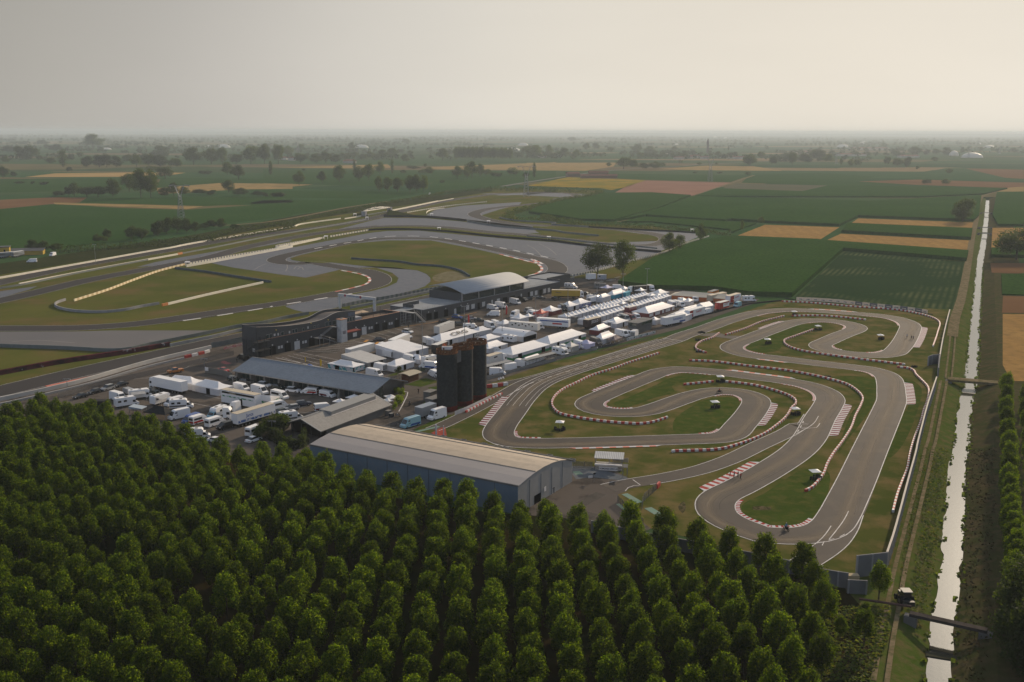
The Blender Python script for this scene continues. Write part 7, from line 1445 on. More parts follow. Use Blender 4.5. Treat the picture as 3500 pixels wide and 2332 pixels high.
tent(P1,(505,658),(590,675),(640,650),'small black box tent at the left end of the camper group',2.0,.1,'flat',roof=tent_blk,wall=tent_blk,name='gazebo')
tent(P1,(985,748),(1110,775),(1175,742),'bluish tilted awning panel among the campers',1.8,.5,'mono',roof=M('awning_blue',(.30,.36,.42),rough=.5),wall=None,name='awning')
for A_,B_,C_,f,lab in (((1735,665),(1850,692),(1925,662),P2,'left of the two small white shade canopies behind the pavilion roof'),((1885,622),(2010,640),(2115,603),P2,'right of the two small white shade canopies behind the pavilion roof'),((400,802),(520,835),(622,820),P3,'white shade canopy above the terrace shrubs'),((440,845),(510,870),(555,858),P3,'smaller white shade canopy below the terrace one')):
    tent(f,A_,B_,C_,lab,2.0,.7,'pyr',wall=None,sag=.5,name='shade_canopy',cat='canopy')
tent(B3,(985,322),(1080,335),(1168,318),'open white and lilac star shaped tent near the grey container',2.0,1.1,'hip',roof=tent_lav,wall=None,sag=.6)
tent(B3,(1268,330),(1320,350),(1370,330),'small grey white tent at the edge of the corn',2.0,1.2,'pyr')
tent(B3,(1475,355),(1545,372),(1605,355),'white awning roof over the dark van at the corn edge',2.1,1.1,'hip',wall=tw_dark,sag=.5)
tent(B3,(1690,385),(1790,412),(1912,385),'wide white hip tent at the far end of the peaked rows',2.1,1.5)
tent(B3,(1620,428),(1660,440),(1745,420),'small peaked white tent left in the gap between the two rows',1.9,1.2,'pyr',sag=.5)
tent(B3,(1720,430),(1760,445),(1830,425),'small peaked white tent right in the gap between the two rows',1.9,1.2,'pyr',sag=.5)
tent(B3,(1345,500),(1400,512),(1475,492),'open beige white sail tent between the two peaked rows',1.8,1.2,'pyr',roof=tent_beige,wall=None,sag=.6)
tent(B3,(1235,530),(1290,548),(1352,530),'open white sail tent left of the beige one between the rows',1.8,1.2,'pyr',wall=None,sag=.6)
tent(B3,(2038,490),(2100,505),(2165,485),'left white peaked tent by the parked vans under the beige marquee',2.0,1.2,'pyr'); tent(B3,(2125,495),(2180,515),(2240,490),'right white peaked tent by the parked vans under the beige marquee',2.0,1.2,'pyr')
tent(B3,(1880,700),(2090,722),(2352,615),'long white gable marquee between the blue lettered and the red white trailer',2.6,1.2,'gable')
tent(K2,(110,268),(130,290),(240,262),'white gable tent end behind the red white lettered trailer',2.6,1.0,'gable')
tent(K2,(225,245),(280,262),(365,245),'white gable tent between red white and dark red trailers',2.8,1.5,'gable')
tent(B3,(1650,742),(1730,765),(1800,745),'low white tent behind the race control building',2.0,1.0,'hip')
tent(B1,(955,1365),(990,1392),(1065,1385),'small blue tent just visible over the slate roof ridge',2.0,.8,'pyr',roof=M('tent_fabric_blue',(.04,.12,.35),rough=.6),wall=None)
tent(P2,(770,600),(880,668),(1000,610),'white sloping awning with green printed wall beside the two storey trailer',2.3,1.6,'monox',wall=M('printed_wall_green',(.50,.50,.46),(.04,.25,.10),.9,rough=.6,lo=.5,hi=.56),name='awning')
tent(B3,(1200,700),(1235,705),(1310,690),'grey awning beside the hospitality coach',2.1,.3,'mono',roof=tent_g,wall=None,name='awning')
# rows of identical pagoda tents
def pagoda_mesh(w_=3.0,z=2.15,rise=1.25):
    mb=MB(); h_=w_/2; rs=[[(-h_,-h_,z),(h_,-h_,z),(h_,h_,z),(-h_,h_,z)]]
    for fr,hh in ((.4,.22),(.75,.6),(.97,rise)): q=h_*(1-fr); rs.append([(-q,-q,z+hh),(q,-q,z+hh),(q,q,z+hh),(-q,q,z+hh)])
    for k in range(3): mb.add(rs[k]+rs[k+1],[(0,1,5,4),(1,2,6,5),(2,3,7,6),(3,0,4,7)])
    mb.add(rs[3],[(0,1,2,3)]); mb.add([(x,y,z-.15) for x,y,_ in rs[0]]+rs[0],[(0,1,5,4),(1,2,6,5),(2,3,7,6),(3,0,4,7)])
    return mb
proto=thing('pagoda_tent','x','tent',(0,0,0)); pagoda_mesh().build('canopy',tent_w,proto)
mb=MB(); h_=1.46
for s_ in ((-h_,-h_,h_,-h_),(h_,-h_,h_,h_),(h_,h_,-h_,h_),(-h_,h_,-h_,-h_)): mb.add([(s_[0],s_[1],.02),(s_[2],s_[3],.02),(s_[2],s_[3],2.05),(s_[0],s_[1],2.05)],[(0,1,2,3)])
mb.build('side_wall',tent_wall,proto); mb=MB()
for x in (-1.48,1.48): mb.box(x-.04,x+.04,-1.52,-1.45,0,2.1)
mb.build('corner_posts',c_grey,proto); mb=MB()
kids(proto); first=True
def prow(f,p0,p1,n_,label,group,dp=1.65):
    global first
    a=V2(G(f(*p0)[0],2.15)); b=V2(G(f(*p1)[0],2.15)); d_=(b-a)/n_; u_=d_.normalized(); v_=Vector((-u_.y,u_.x)); rz=math.atan2(u_.y,u_.x); s=d_.length/3.0
    for k in range(n_):
        c=a+d_*(k+.5)+v_*(1.5*dp)
        o=proto if first else copy_tree(proto); first=False
        o.location=(c.x,c.y,0); o.rotation_euler=(0,0,rz); o.scale=(s*.995,dp,random.uniform(.97,1.03)); o['label']='%s, %s from its left end'%(label.replace(' between the long rows',''),nth(k+1)); o['group']=group
prow(B3,(820,768),(1943,433),25,'white peaked tent in the long front row','peaked tents of the front row')
prow(B3,(552,722),(1662,410),25,'white peaked tent in the long back row','peaked tents of the back row')
prow(B3,(1000,622),(1262,560),6,'white peaked tent in the short middle row between the long rows','peaked tents of the middle row',1.0)
# ================================================================ VEHICLES
v_gl=M('car_glass',(.012,.016,.02),rough=.08,spec=.8); v_tyre=M('wheel_black',(.012,.012,.012),rough=.8); v_hub=M('wheel_hub',(.28,.28,.29),rough=.35,metal=.7); v_lamp=M('lamp_glass',(.65,.63,.60),rough=.1,spec=.8); v_tail=M('tail_red',(.30,.01,.01),rough=.3)
def paint(n,c,rough=.25,metal=0.0): return M('paint_'+n,c,rough=rough,metal=metal,spec=.6)
pw=paint('white',(.78,.78,.78)); pk=paint('black',(.010,.011,.013)); pgd=paint('dark_green',(.018,.030,.026)); psi=paint('silver',(.40,.41,.42),.3,.5); pnv=paint('navy',(.02,.03,.06)); pre=paint('red',(.35,.02,.02)); por=paint('orange',(.40,.14,.03)); pgr=paint('grey_brown',(.10,.09,.08)); pbl=paint('blue',(.03,.08,.28)); pcy=paint('pale_cyan',(.25,.45,.52)); pyl=paint('yellow',(.48,.30,.02),.6); pbg=paint('beige',(.46,.40,.30),.6); pmr=paint('maroon',(.14,.02,.03)); poff=paint('off_white',(.60,.59,.56),.45)
def wheels(t_,xs,w_,r_,th=.22):
    for x in xs:
        for s_ in (-1,1):
            mb=MB(); mb.cyl((x,s_*(w_/2-th),r_),(x,s_*(w_/2+.01),r_),r_,12,0); mb.cyl((x,s_*(w_/2+.01),r_),(x,s_*(w_/2+.03),r_),r_*.55,8,1); mb.build('wheel',[v_tyre,v_hub],t_)
def shell(prof,w_,top_in=.12,zs=None):
    "side profile (x,z) lofted over the width, pulled in above the waist"
    mb=MB(); n=len(prof); zw=zs or (min(p[1] for p in prof)+max(p[1] for p in prof))*.5; zt=max(p[1] for p in prof)
    def y(z): return w_/2-(max(0,z-zw)/(zt-zw+1e-6))*top_in
    L_=[(x,-y(z),z) for x,z in prof]; R_=[(x,y(z),z) for x,z in prof]
    mb.add(L_+R_,[(i,(i+1)%n,n+(i+1)%n,n+i)[::-1] for i in range(n)],0)
    mb.add(L_,[tuple(range(n))]); mb.add(R_,[tuple(range(n-1,-1,-1))]); return mb
def car(p,kind='hatch'):
    t_=thing('parked_car','x','car'); 
    if kind=='suv': W_=1.85; zc=1.02; H_=1.66; lo=[(-2.2,.32),(2.2,.32),(2.28,.62),(2.15,.92),(1.25,1.02),(-2.15,1.06),(-2.28,.7)]; g=[(-2.05,1.03),(-1.75,1.6),(.35,1.66),(1.2,1.02)]
    elif kind=='saloon': W_=1.8; H_=1.45; lo=[(-2.3,.3),(2.2,.3),(2.3,.55),(2.15,.8),(1.15,.92),(-1.5,.95),(-2.25,.92),(-2.35,.6)]; g=[(-1.75,.93),(-1.0,1.4),(.25,1.43),(1.05,.92)]
    elif kind=='pickup': W_=1.9; H_=1.8; lo=[(-2.6,.4),(2.5,.4),(2.6,.75),(2.5,1.08),(1.4,1.15),(-.5,1.15),(-2.6,1.12)]; g=[(-.75,1.14),(-.55,1.75),(.6,1.78),(1.35,1.14)]
    else: W_=1.75; H_=1.5; lo=[(-1.95,.3),(2.0,.3),(2.1,.55),(1.95,.85),(1.1,.95),(-1.95,.98),(-2.05,.6)]; g=[(-1.9,.96),(-1.55,1.44),(.3,1.48),(1.05,.94)]
    shell(lo,W_,.08,.6).build('body',p,t_); shell(g,W_-.12,.22,g[0][1]).build('window_band',v_gl,t_)
    mb=MB(); a,b_=g[1],g[2]; yy=(W_-.12)/2-.2; mb.add([(a[0]-.03,-yy,a[1]+.01),(b_[0]+.05,-yy,b_[1]+.01),(b_[0]+.05,yy,b_[1]+.01),(a[0]-.03,yy,a[1]+.01),(a[0],-yy,a[1]+.04),(b_[0],-yy,b_[1]+.04),(b_[0],yy,b_[1]+.04),(a[0],yy,a[1]+.04)],[(0,1,5,4),(1,2,6,5),(2,3,7,6),(3,0,4,7),(4,5,6,7)]); mb.build('roof',p,t_)
    wheels(t_,(-1.35 if kind!='pickup' else -1.6,1.35 if kind!='pickup' else 1.6),W_,.33 if kind!='suv' else .36)
    f_=lo[2][0]
    for s_ in (-1,1): mb=MB(); mb.box(f_-.12,f_+.01,s_*W_*.36-.17,s_*W_*.36+.17,.62,.78); mb.build('headlight',v_lamp,t_); mb=MB(); mb.box(lo[-1][0]-.01,lo[-1][0]+.1,s_*W_*.38-.13,s_*W_*.38+.13,.68,.86); mb.build('tail_light',v_tail,t_)
    kids(t_); return t_
def van(p,L_=5.6,H_=2.35,win=False,name='van',cat='van',band=None,W_=1.98,gl=None):
    t_=thing(name,'x',cat); h=L_/2
    pr=[(-h,.35),(h,.35),(h+.02,.95),(h-.55,1.18),(h-1.35,H_-.30),(h-1.75,H_-.04),(-h+.15,H_),(-h,H_-.15)]
    shell(pr,W_,.14,1.1).build('body',p,t_)
    mb=MB(); ya,yb=W_/2-.1,W_/2-.2; x0_,z0_,x1_,z1_=h-.62,1.24,h-1.30,H_-.38; mb.add([(x0_+.03,-ya,z0_),(x0_+.03,ya,z0_),(x1_+.05,yb,z1_),(x1_+.05,-yb,z1_)],[(0,1,2,3)]); mb.build('windscreen',gl or v_gl,t_)
    mb=MB()
    for s_ in (-1,1):
        yy=s_*(W_/2-.055); yt=s_*(W_/2-.10); q=[(h-1.0,yy,1.25),(h-1.5,yt,H_-.55),(h-2.15,yt,H_-.55),(h-2.15,yy,1.25)]; mb.add([(a,b_+s_*.02,c) for a,b_,c in q],[(0,1,2,3) if s_>0 else (3,2,1,0)])
        if win: q=[(h-2.3,yy,1.3),(h-2.3,yt,H_-.55),(-h+.4,yt,H_-.55),(-h+.4,yy,1.3)]; mb.add([(a,b_+s_*.025,c) for a,b_,c in q],[(0,1,2,3) if s_>0 else (3,2,1,0)])
    mb.build('side_window',v_gl,t_)
    mb=MB(); mb.box(-h-.03,-h,-.75,.75,1.35 if win else 1.5,1.95); mb.build('rear_window',v_gl,t_)
    if band:
        mb=MB()
        for s_ in (-1,1): yy=s_*(W_/2+.004); mb.add([(h-1.9,yy,.5),(h-2.5,yy,1.08),(-h+.2,yy,1.08),(-h+.2,yy,.55)],[(0,1,2,3) if s_>0 else (3,2,1,0)])
        mb.box(-h-.02,-h,-.9,.9,.5,1.1); mb.build('colour_band',band,t_)
    wheels(t_,(-h+1.05,h-.95),W_,.34); 
    for s_ in (-1,1): mb=MB(); mb.box(h-.2,h+.03,s_*.72-.16,s_*.72+.16,.78,.98); mb.build('headlight',v_lamp,t_)
    kids(t_); return t_
def camper(p=pw,L_=6.6,cab=pw,alcove=True,awn=None,stripe=None):
    t_=thing('camper','x','camper'); h=L_/2; W_=2.2; mb=MB()
    pr=[(-h,.55),(h-1.9,.55),(h-1.9,1.9),(h-.9 if alcove else h-1.7,1.95),(h-.75 if alcove else h-1.7,2.45),(h-1.2 if alcove else h-2.1,2.85),(-h+.2,2.9),(-h,2.7)]
    shell(pr,W_,.08,2.2).build('living_box',p,t_); shell([(h-1.95,.35),(h,.35),(h,.95),(h-.5,1.15),(h-1.2,1.92),(h-1.95,1.94)],1.95,.12,1.1).build('cab',cab,t_)
    mb=MB(); mb.add([(h-.52,-.85,1.2),(h-.52,.85,1.2),(h-1.12,.8,1.86),(h-1.12,-.8,1.86)],[(0,1,2,3)]); 
    for s_ in (-1,1): yy=s_*.985; mb.add([(h-.8,yy,1.2),(h-1.25,yy,1.8),(h-1.8,yy,1.8),(h-1.8,yy,1.2)],[(0,1,2,3) if s_>0 else (3,2,1,0)])
    mb.build('windscreen',v_gl,t_)
    for s_ in (-1,1):
        for x in (-h+.6,-h+2.2): mb=MB(); y0_=s_*(W_/2+.002); mb.add([(x,y0_,1.6),(x+.9,y0_,1.6),(x+.9,y0_,2.15),(x,y0_,2.15)],[(0,1,2,3) if s_<0 else (3,2,1,0)]); mb.build('window',v_gl,t_)
    mb=MB(); mb.box(-.4,.3,-.4,.3,2.89,3.0); mb.box(-h+.6,-h+1.2,-.3,.3,2.89,2.98); mb.build('roof_hatch',b_conc,t_)
    if stripe: mb=MB(); mb.box(-h+.1,h-2,-W_/2-.012,-W_/2-.004,.8,1.25); mb.build('stripe',stripe,t_)
    if awn: mb=MB(); mb.add([(-h+.4,-W_/2,2.6),(h-2.2,-W_/2,2.6),(h-2.2,-W_/2-2.2,2.1),(-h+.4,-W_/2-2.2,2.1)],[(3,2,1,0),(0,1,2,3)]); mb.cyl((-h+.4,-W_/2-2.2,0),(-h+.4,-W_/2-2.2,2.1),.03,4); mb.cyl((h-2.2,-W_/2-2.2,0),(h-2.2,-W_/2-2.2,2.1),.03,4); mb.build('awning',awn,t_)
    wheels(t_,(-h+1.7,h-1.0),2.0,.35); kids(t_); return t_
def tractor_unit(p,name='lorry_cab'):
    t_=thing(name,'x','lorry'); shell([(.3,.9),(2.4,.5),(2.5,1.3),(2.35,2.9),(1.9,3.6),(.3,3.7)],2.4,.12,2.4).build('cab',p,t_)
    mb=MB(); mb.box(-3.2,2.0,-.5,.5,.7,1.0); mb.build('chassis',v_tyre,t_); mb=MB(); mb.add([(2.47,-1.1,1.75),(2.47,1.1,1.75),(2.38,1.06,2.7),(2.38,-1.06,2.7)],[(0,1,2,3)])
    for s_ in (-1,1): mb.add([(2.2,s_*1.205,1.75),(2.15,s_*1.19,2.5),(1.3,s_*1.19,2.5),(1.3,s_*1.205,1.75)],[(0,1,2,3) if s_>0 else (3,2,1,0)])
    mb.build('windscreen',v_gl,t_); wheels(t_,(-2.2,1.5),2.4,.5,.3); kids(t_); return t_
def trailer(p,L_=13.6,H_=2.9,z0_=1.1,roof=None,band=None,lower=None,name='semi_trailer',cat='trailer',txt=None,tm=None,size=1.2,bands=(.1,.9),zw=None,sd_=(-1,),txoff=0.0,wx=None,windows=False,sxx=1.0):
    t_=thing(name,'x',cat); h=L_/2; mb=MB(); mb.box(-h,h,-1.25,1.25,z0_,z0_+H_); bd=mb.build('body',p,t_); mb=MB(); mb.box(-h-.03,h+.03,-1.28,1.28,z0_+H_,z0_+H_+.08); mb.build('roof',roof or poff,t_)
    if band:
        for s_ in sd_: mb=MB(); za,zb=zw or (z0_+.2,z0_+1.1); mb.box(-h+L_*bands[0],-h+L_*bands[1],s_*1.25-.02,s_*1.25+.02,za,zb); mb.build('colour_band',band,t_)
    if txt:
        for s_ in sd_: textmesh(txt,size,tm,t_,(txoff,s_*1.285,z0_+H_*.62),(rad(90),0,0 if s_<0 else rad(180)),bold=.015,sx=sxx)
    if windows:
        for k in range(7): mb=MB(); x=-h+1.2+k*(L_-2.4)/7; zc=z0_+(1.9 if k%2 else 1.3); mb.box(x,x+.7,-1.28,-1.25,zc,zc+.55); mb.build('window',v_gl,t_)
    if z0_>.8: mb=MB(); mb.box(-h+2.5,h-2.5,-1.0,1.0,.6,z0_); mb.build('underframe',v_tyre,t_)
    wheels(t_,wx if wx is not None else (-h+1.6,-h+2.9,-h+4.2),2.4,.48,.3); kids(t_); return t_
def caravan(p=poff,L_=4.6,H_=2.2):
    t_=thing('box_trailer','x','trailer'); h=L_/2; mb=shell([(-h,.45),(h,.45),(h+.05,1.4),(h-.25,.45+H_-.05),(-h+.1,.45+H_),(-h,.45+H_-.1)],2.1,.06,1.6); mb.build('box',p,t_); mb=MB(); mb.cyl((h,0,.5),(h+1.2,0,.45),.05,5); mb.build('drawbar',steeld,t_); mb=MB(); mb.box(-h-.02,-h,-.9,.9,.6,2.2); mb.build('rear_door',b_conc,t_); wheels(t_,(-.4,.4),2.0,.3); kids(t_); return t_
PROT={}
def put(key,make,f,xa,ya,xb,yb,label,group=None,dz=0,flip=False,lerp=.5,len_=None):
    "rear foot pixel -> front foot pixel"
    a=V2(G(f(xa,ya)[0])); b=V2(G(f(xb,yb)[0])); rz=frame(a,b); c=a+(b-a)*lerp
    if key not in PROT: PROT[key]=make(); o=PROT[key]
    else: o=copy_tree(PROT[key])
    o.location=(c.x,c.y,dz); o.rotation_euler=(0,0,rz); o['label']=label
    if group: o['group']=group
    return o
mk=lambda p,k='hatch':(lambda:car(p,k))
ck=lambda n,k,p:( 'car_'+n+k, mk(p,k))
C_={'k':pk,'g':pgd,'s':psi,'n':pnv,'r':pre,'o':por,'b':pgr,'w':pw,'l':pbl}
def cr(col,kind,f,xa,ya,xb,yb,label): return put('car'+col+kind,mk(C_[col],kind),f,xa,ya,xb,yb,label)
for a in (('k','saloon',P1,360,615,240,645,'dark saloon, leftmost in the line of cars along the pit lane fence'),('k','hatch',P1,535,555,430,585,'black car second from the left in the line along the pit lane fence'),('s','suv',P1,720,505,600,540,'silver estate third in the line along the pit lane fence'),('k','saloon',P1,900,455,775,490,'black saloon with glinting tail light, rightmost in the line by the fence'),
 ('g','suv',P1,1190,555,1320,575,'dark green SUV beside the white semi-trailer'),('o','pickup',P1,1640,280,1490,305,'orange pickup with red bonnet on the open asphalt'),('r','saloon',P1,2150,260,2290,295,'dark red car behind the low panel fence'),('g','suv',P2,320,385,460,420,'dark green SUV at the left end of the slate roofed building'),('b','suv',P2,490,425,630,450,'grey brown car second in front of the slate roofed building'),('w','suv',P2,730,470,865,490,'white SUV in front of the slate roofed building'),('g','hatch',P2,915,490,1050,515,'very dark car between the two white ones by the slate roofed building'),('w','suv',P2,1110,545,1260,560,'white SUV with black arches nearer the middle of the slate roofed building'),('s','suv',P2,1310,490,1430,500,'silver car in the shade under the slate roof eave'),
 ('n','suv',P2,1250,740,1390,725,'dark navy SUV with lights glinting in the middle of the car park'),('s','suv',P2,1235,780,1095,805,'silver SUV beside the dark green car behind the long lettered trailer'),('g','hatch',P2,1075,825,925,865,'dark green car parked behind the long lettered trailer'),('w','saloon',P2,620,1225,690,1200,'white car hardly visible behind the poplars by the dark shrubs'),('w','saloon',P1,2050,1215,2170,1240,'white car half hidden by the poplars below the minibuses'),
 ('b','saloon',B1,1890,1040,2010,1035,'dark brown car on the orange marks in front of the pits'),('k','saloon',B2,200,1045,320,1020,'black car parked next to the white one left of the lettered tent'),('w','suv',B2,310,930,425,945,'white SUV alone left of the large lettered tent'),('w','hatch',B2,310,990,415,1010,'white car beside the black one left of the lettered tent'),
 ('k','saloon',B2,800,795,905,780,'black saloon in front of the railing, left in the dark group'),('k','hatch',B2,780,860,880,845,'black hatchback nearest the lettered tent'),('l','suv',B2,980,735,1080,745,'dark blue car nearest the pit building doors'),('k','suv',B2,1010,835,1115,830,'black SUV at the lower left of the group around the red flag'),('k','saloon',B2,1095,770,1190,785,'black saloon left of the red feather flag'),('s','hatch',B2,1180,755,1265,755,'silver hatchback behind the red feather flag'),('k','saloon',B2,1275,775,1385,780,'black saloon right of the red feather flag'),('k','suv',B2,1130,815,1220,810,'black SUV directly under the red feather flag'),
 ('k','hatch',B2,1960,495,2010,490,'black car behind the black van by the pits'),('k','saloon',B3,145,475,240,480,'black car close to the row of motorbikes'),('g','saloon',B3,350,480,450,490,'dark green saloon alone on the asphalt by the yellow trailer'),('k','suv',B3,755,425,830,430,'black SUV in front of the white cab of the yellow trailer'),('s','suv',B2,1935,660,2030,645,'grey SUV among the vans in the mid paddock'),('k','suv',B3,890,450,980,440,'dark car behind the white camper with rounded front'),('w','hatch',B3,720,590,800,595,'white car glinting in front of the blue walled tent')): cr(*a)
def vn(key,mkv,f,xa,ya,xb,yb,label): return put(key,mkv,f,xa,ya,xb,yb,label)
W1v=('van_white',lambda:van(pw)); WH=('van_white_high',lambda:van(pw,6.0,2.7)); BUS=('minibus_white',lambda:van(pw,6.0,2.5,True,'minibus','minibus'))
for k,f,xa,ya,xb,yb,lab in ((WH,P1,1730,880,1500,930,'white high roofed van with blue graphics beside the blue van'),(('van_blue',lambda:van(pbl,5.4,2.3,band=pw)),P1,1860,930,1700,985,'dark blue box van between the white van and the red minibus'),(('mini_red',lambda:van(pw,5.6,2.4,True,'minibus','minibus',band=pre)),P1,1770,1000,1990,930,'white minibus with red rear and side parked by the white one'),(BUS,P1,1985,1035,2220,960,'white minibus with dark windows beside the black van'),(('van_black',lambda:van(pk,5.0,1.95,True)),P1,2340,1010,2140,1070,'black people carrier in front of the long lettered trailer'),
 (WH,P1,700,640,900,690,'white high roofed van at the left of the camper group'),(('mpv_silver',lambda:van(psi,4.7,1.85,True)),P1,890,560,1020,600,'silver people carrier behind the campers'),(W1v,P1,1640,700,1450,750,'white van with blue bonnet between two campers'),
 (('van_redwhite',lambda:van(pw,5.2,2.1,True,band=pre)),P2,1500,580,1310,570,'white van with red front by the slate roofed building'),(('van_w2',lambda:van(pw,5.2,2.1,False,band=pmr)),P2,1550,600,1745,635,'white van with maroon writing at the right end of the parked line'),(WH,P2,620,545,850,600,'white high roofed van behind the two storey trailer'),(BUS,P2,880,610,1130,665,'white minibus nearer the camera behind the two storey trailer'),(W1v,P2,440,520,540,540,'white van with only its roof visible behind the two storey trailer'),(BUS,P2,880,800,1090,750,'white van with one rear side window parked behind the lettered trailer'),(('van_w3',lambda:van(pw,5.4,2.3,False,band=pmr)),P2,1500,810,1690,790,'white van with maroon stripe half hidden by the pavilion roof'),(BUS,P2,590,1150,760,1080,'white van beside the dark shrubs at the lower car park edge'),(('van_black2',lambda:van(pk,5.2,2.0)),P2,560,130,470,100,'black van at the left end of the wavy roofed pit building'),
 (WH,P3,200,520,430,560,'white high roofed van just behind the slate roof'),(WH,P3,710,330,890,370,'white van between the grey awning tent and the lamp pole'),(('van_bluewhite',lambda:van(pw,6.0,2.6,band=pbl)),P3,1140,440,925,420,'white van with blue sides and oval emblem left of the silos'),(W1v,P3,1150,560,1070,520,'white van half hidden behind the leftmost silo'),(('van_camper_blue',lambda:van(pcy,6.0,2.7,band=pbl)),P3,900,1180,690,1240,'blue and white camper van by the warehouse roof'),(('van_high2',lambda:van(pw,5.8,3.0)),P3,1240,1080,1060,1130,'white very high roofed van at the foot of the leftmost silo'),
 (W1v,B2,1600,710,1430,705,'white van seen from the side in the mid paddock'),(W1v,B2,1430,610,1580,635,'white van near the pit doors, left of the lettered white van'),(('van_text',lambda:van(pw,6.0,2.8,band=pbl)),B2,1540,590,1700,610,'white high van with dark lettering near the pit doors'),(WH,B2,1730,535,1880,560,'white van with open side door near the pits'),(('van_black3',lambda:van(pk,5.2,2.1,True)),B2,1850,500,1970,520,'black van behind the white one near the pits'),(WH,B2,1380,840,1550,895,'white van left of the mid paddock hip tent'),(W1v,B2,1500,825,1600,860,'white van just behind the one left of the hip tent'),(WH,B2,1870,690,1730,745,'white van facing left behind the mid paddock peaked tent'),(W1v,B2,2110,700,1990,720,'white van beside the lamp pole and red tent'),(W1v,B2,1480,1200,1560,1195,'white van with blue side behind the green walled tent'),(('truck_small',lambda:van(pw,5.4,2.6)),B2,1500,1500,1640,1500,'white van under the raised grandstand roof right of the silos'),
 (W1v,B3,415,1150,640,1215,'white van next to the grey pyramid tent'),(WH,B3,620,1100,810,1160,'white van between grey pyramid tent and lavender tent'),(('van_grey',lambda:van(pgr,6.0,2.5)),B3,850,1060,1005,1110,'dark van right of the lavender tent'),(WH,B3,1180,960,1370,1000,'white van in front of the white box by race control'),(W1v,B3,1270,960,1400,985,'second white van squeezed behind the one by race control'),
 (('coach_maroon',lambda:van(pmr,7.0,2.6,True,band=pw)),B3,1300,740,1455,780,'maroon and white coach in the row left of race control'),(('coach_grey',lambda:van(psi,7.0,2.7,True)),B3,1230,745,1385,790,'silver white coach left of the maroon one'),(W1v,B3,1430,730,1510,765,'white van right of the maroon coach'),(('van_bluecab',lambda:van(pw,6,2.5,band=pbl)),B3,1640,710,1440,690,'white lorry with blue stripe in front of the maroon tent'),
 (W1v,B3,1950,545,2080,590,'first white van of the four under the beige marquee'),(W1v,B3,2010,560,2120,600,'second white van of the four under the beige marquee'),(WH,B3,1900,560,2000,600,'third white van of the four, with box shaped rear'),(W1v,B3,2020,515,2140,560,'rearmost white van of the four under the beige marquee'),(W1v,B3,2210,490,2275,525,'white van behind the two peaked tents under the marquee'),(W1v,B3,1185,345,1260,345,'white van by the grey container'),(('van_dark4',lambda:van(pk,6.5,2.6)),B3,470,620,510,640,'black van with glossy windows left of the back pagoda row'),(('car_cam',lambda:van(psi,5.0,2.0,True)),B3,0,660,70,640,'silver van among tents left of the red peaked tent'),(W1v,B3,100,700,30,680,'white van left of the red peaked tent'),
 (('van_blue5',lambda:van(pcy,5.0,2.4)),K2,605,250,545,270,'pale blue van at the end of the trailer row'),(W1v,K2,330,315,265,330,'white van between the red white and the dark red trailers'),(('van_small',lambda:van(pw,4.6,2.2)),K2,200,215,250,200,'white van glinting near the beige marquee end')): vn(k[0],k[1],f,xa,ya,xb,yb,lab)
CW=('camper_white',lambda:camper()); CA=('camper_awning',lambda:camper(awn=tent_g)); CL=('camper_low',lambda:camper(alcove=False,stripe=pgr)); CB=('camper_blue',lambda:camper(cab=pcy,alcove=False))
for k,f,xa,ya,xb,yb,lab in ((CW,P1,790,760,1040,720,'white camper nearest the poplars in the camper group'),(CA,P1,970,650,1230,620,'white camper with open grey awning in the left camper group'),(CA,P1,1240,740,1510,660,'white camper with awning beside the black gazebo'),(CL,P1,1500,780,1800,760,'white motorhome with roof hatches at the right of the camper group'),(CB,P1,2210,850,2030,920,'camper with pale blue cab left of the white lorry cab'),(CL,P1,1790,1180,1930,1170,'white motorhome half hidden by the poplars'),(CL,P2,1060,950,1260,920,'white motorhome roof showing behind the pavilion roof'),(CL,B2,1150,900,1290,900,'flat white camper roofs beside the lettered tent'),
 (CA,P3,990,380,1130,350,'camper with awning behind the blue sided van'),(CW,B2,1790,1070,1640,1045,'white camper between the silos and the green walled tents'),(CW,B3,370,1215,540,1250,'white square camper with blue emblem by the paddock fence'),(CW,B3,820,500,980,515,'white camper with rounded front near the cyan tent'),(CW,B3,20,890,230,880,'white camper left of the far green walled tent'),(CL,B3,500,335,690,345,'white and black motorhome beside the yellow trailer'),(CL,B3,1640,360,1690,380,'small motorhome by the corn at the far row end'),(CW,K2,620,215,735,210,'last white motorhome at the far right end of the paddock'),(CL,P3,1560,1000,1560,1000,'') ):
    if lab: vn(k[0],k[1],f,xa,ya,xb,yb,lab)
def tl(key,mkv,f,xa,ya,xb,yb,label,**k): return put(key,mkv,f,xa,ya,xb,yb,label,**k)
tl('t_long',lambda:trailer(pw,13.6,2.8,1.15,roof=pbg,band=M('wave_blue',(.05,.13,.35),(.62,.62,.62),.8,rough=.5,lo=.48,hi=.52),zw=(1.35,2.0),sd_=(-1,1),txt='Janta',tm=tx_blue,size=1.3,bands=(.02,.98),txoff=-2.5),P2,410,1030,900,880,'long white curtain trailer with blue letters and blue wave pattern')
tl('t_semi',lambda:trailer(pw,13.0,2.9,1.1,roof=pw,windows=True,sd_=(-1,)),P1,1720,590,1290,500,'white semi-trailer with small windows and open tail flap')
tl('cab_w',lambda:tractor_unit(pw),P1,1400,520,1260,490,'white lorry cab pulling the semi-trailer with small windows')
tl('t_twostorey',lambda:trailer(pw,13.6,3.7,.5,roof=pbg,band=v_gl,zw=(3.3,3.9),txt=None,sd_=(-1,1),bands=(.03,.97)),P2,270,690,720,775,'two storey white hospitality trailer with dark window band and green print')
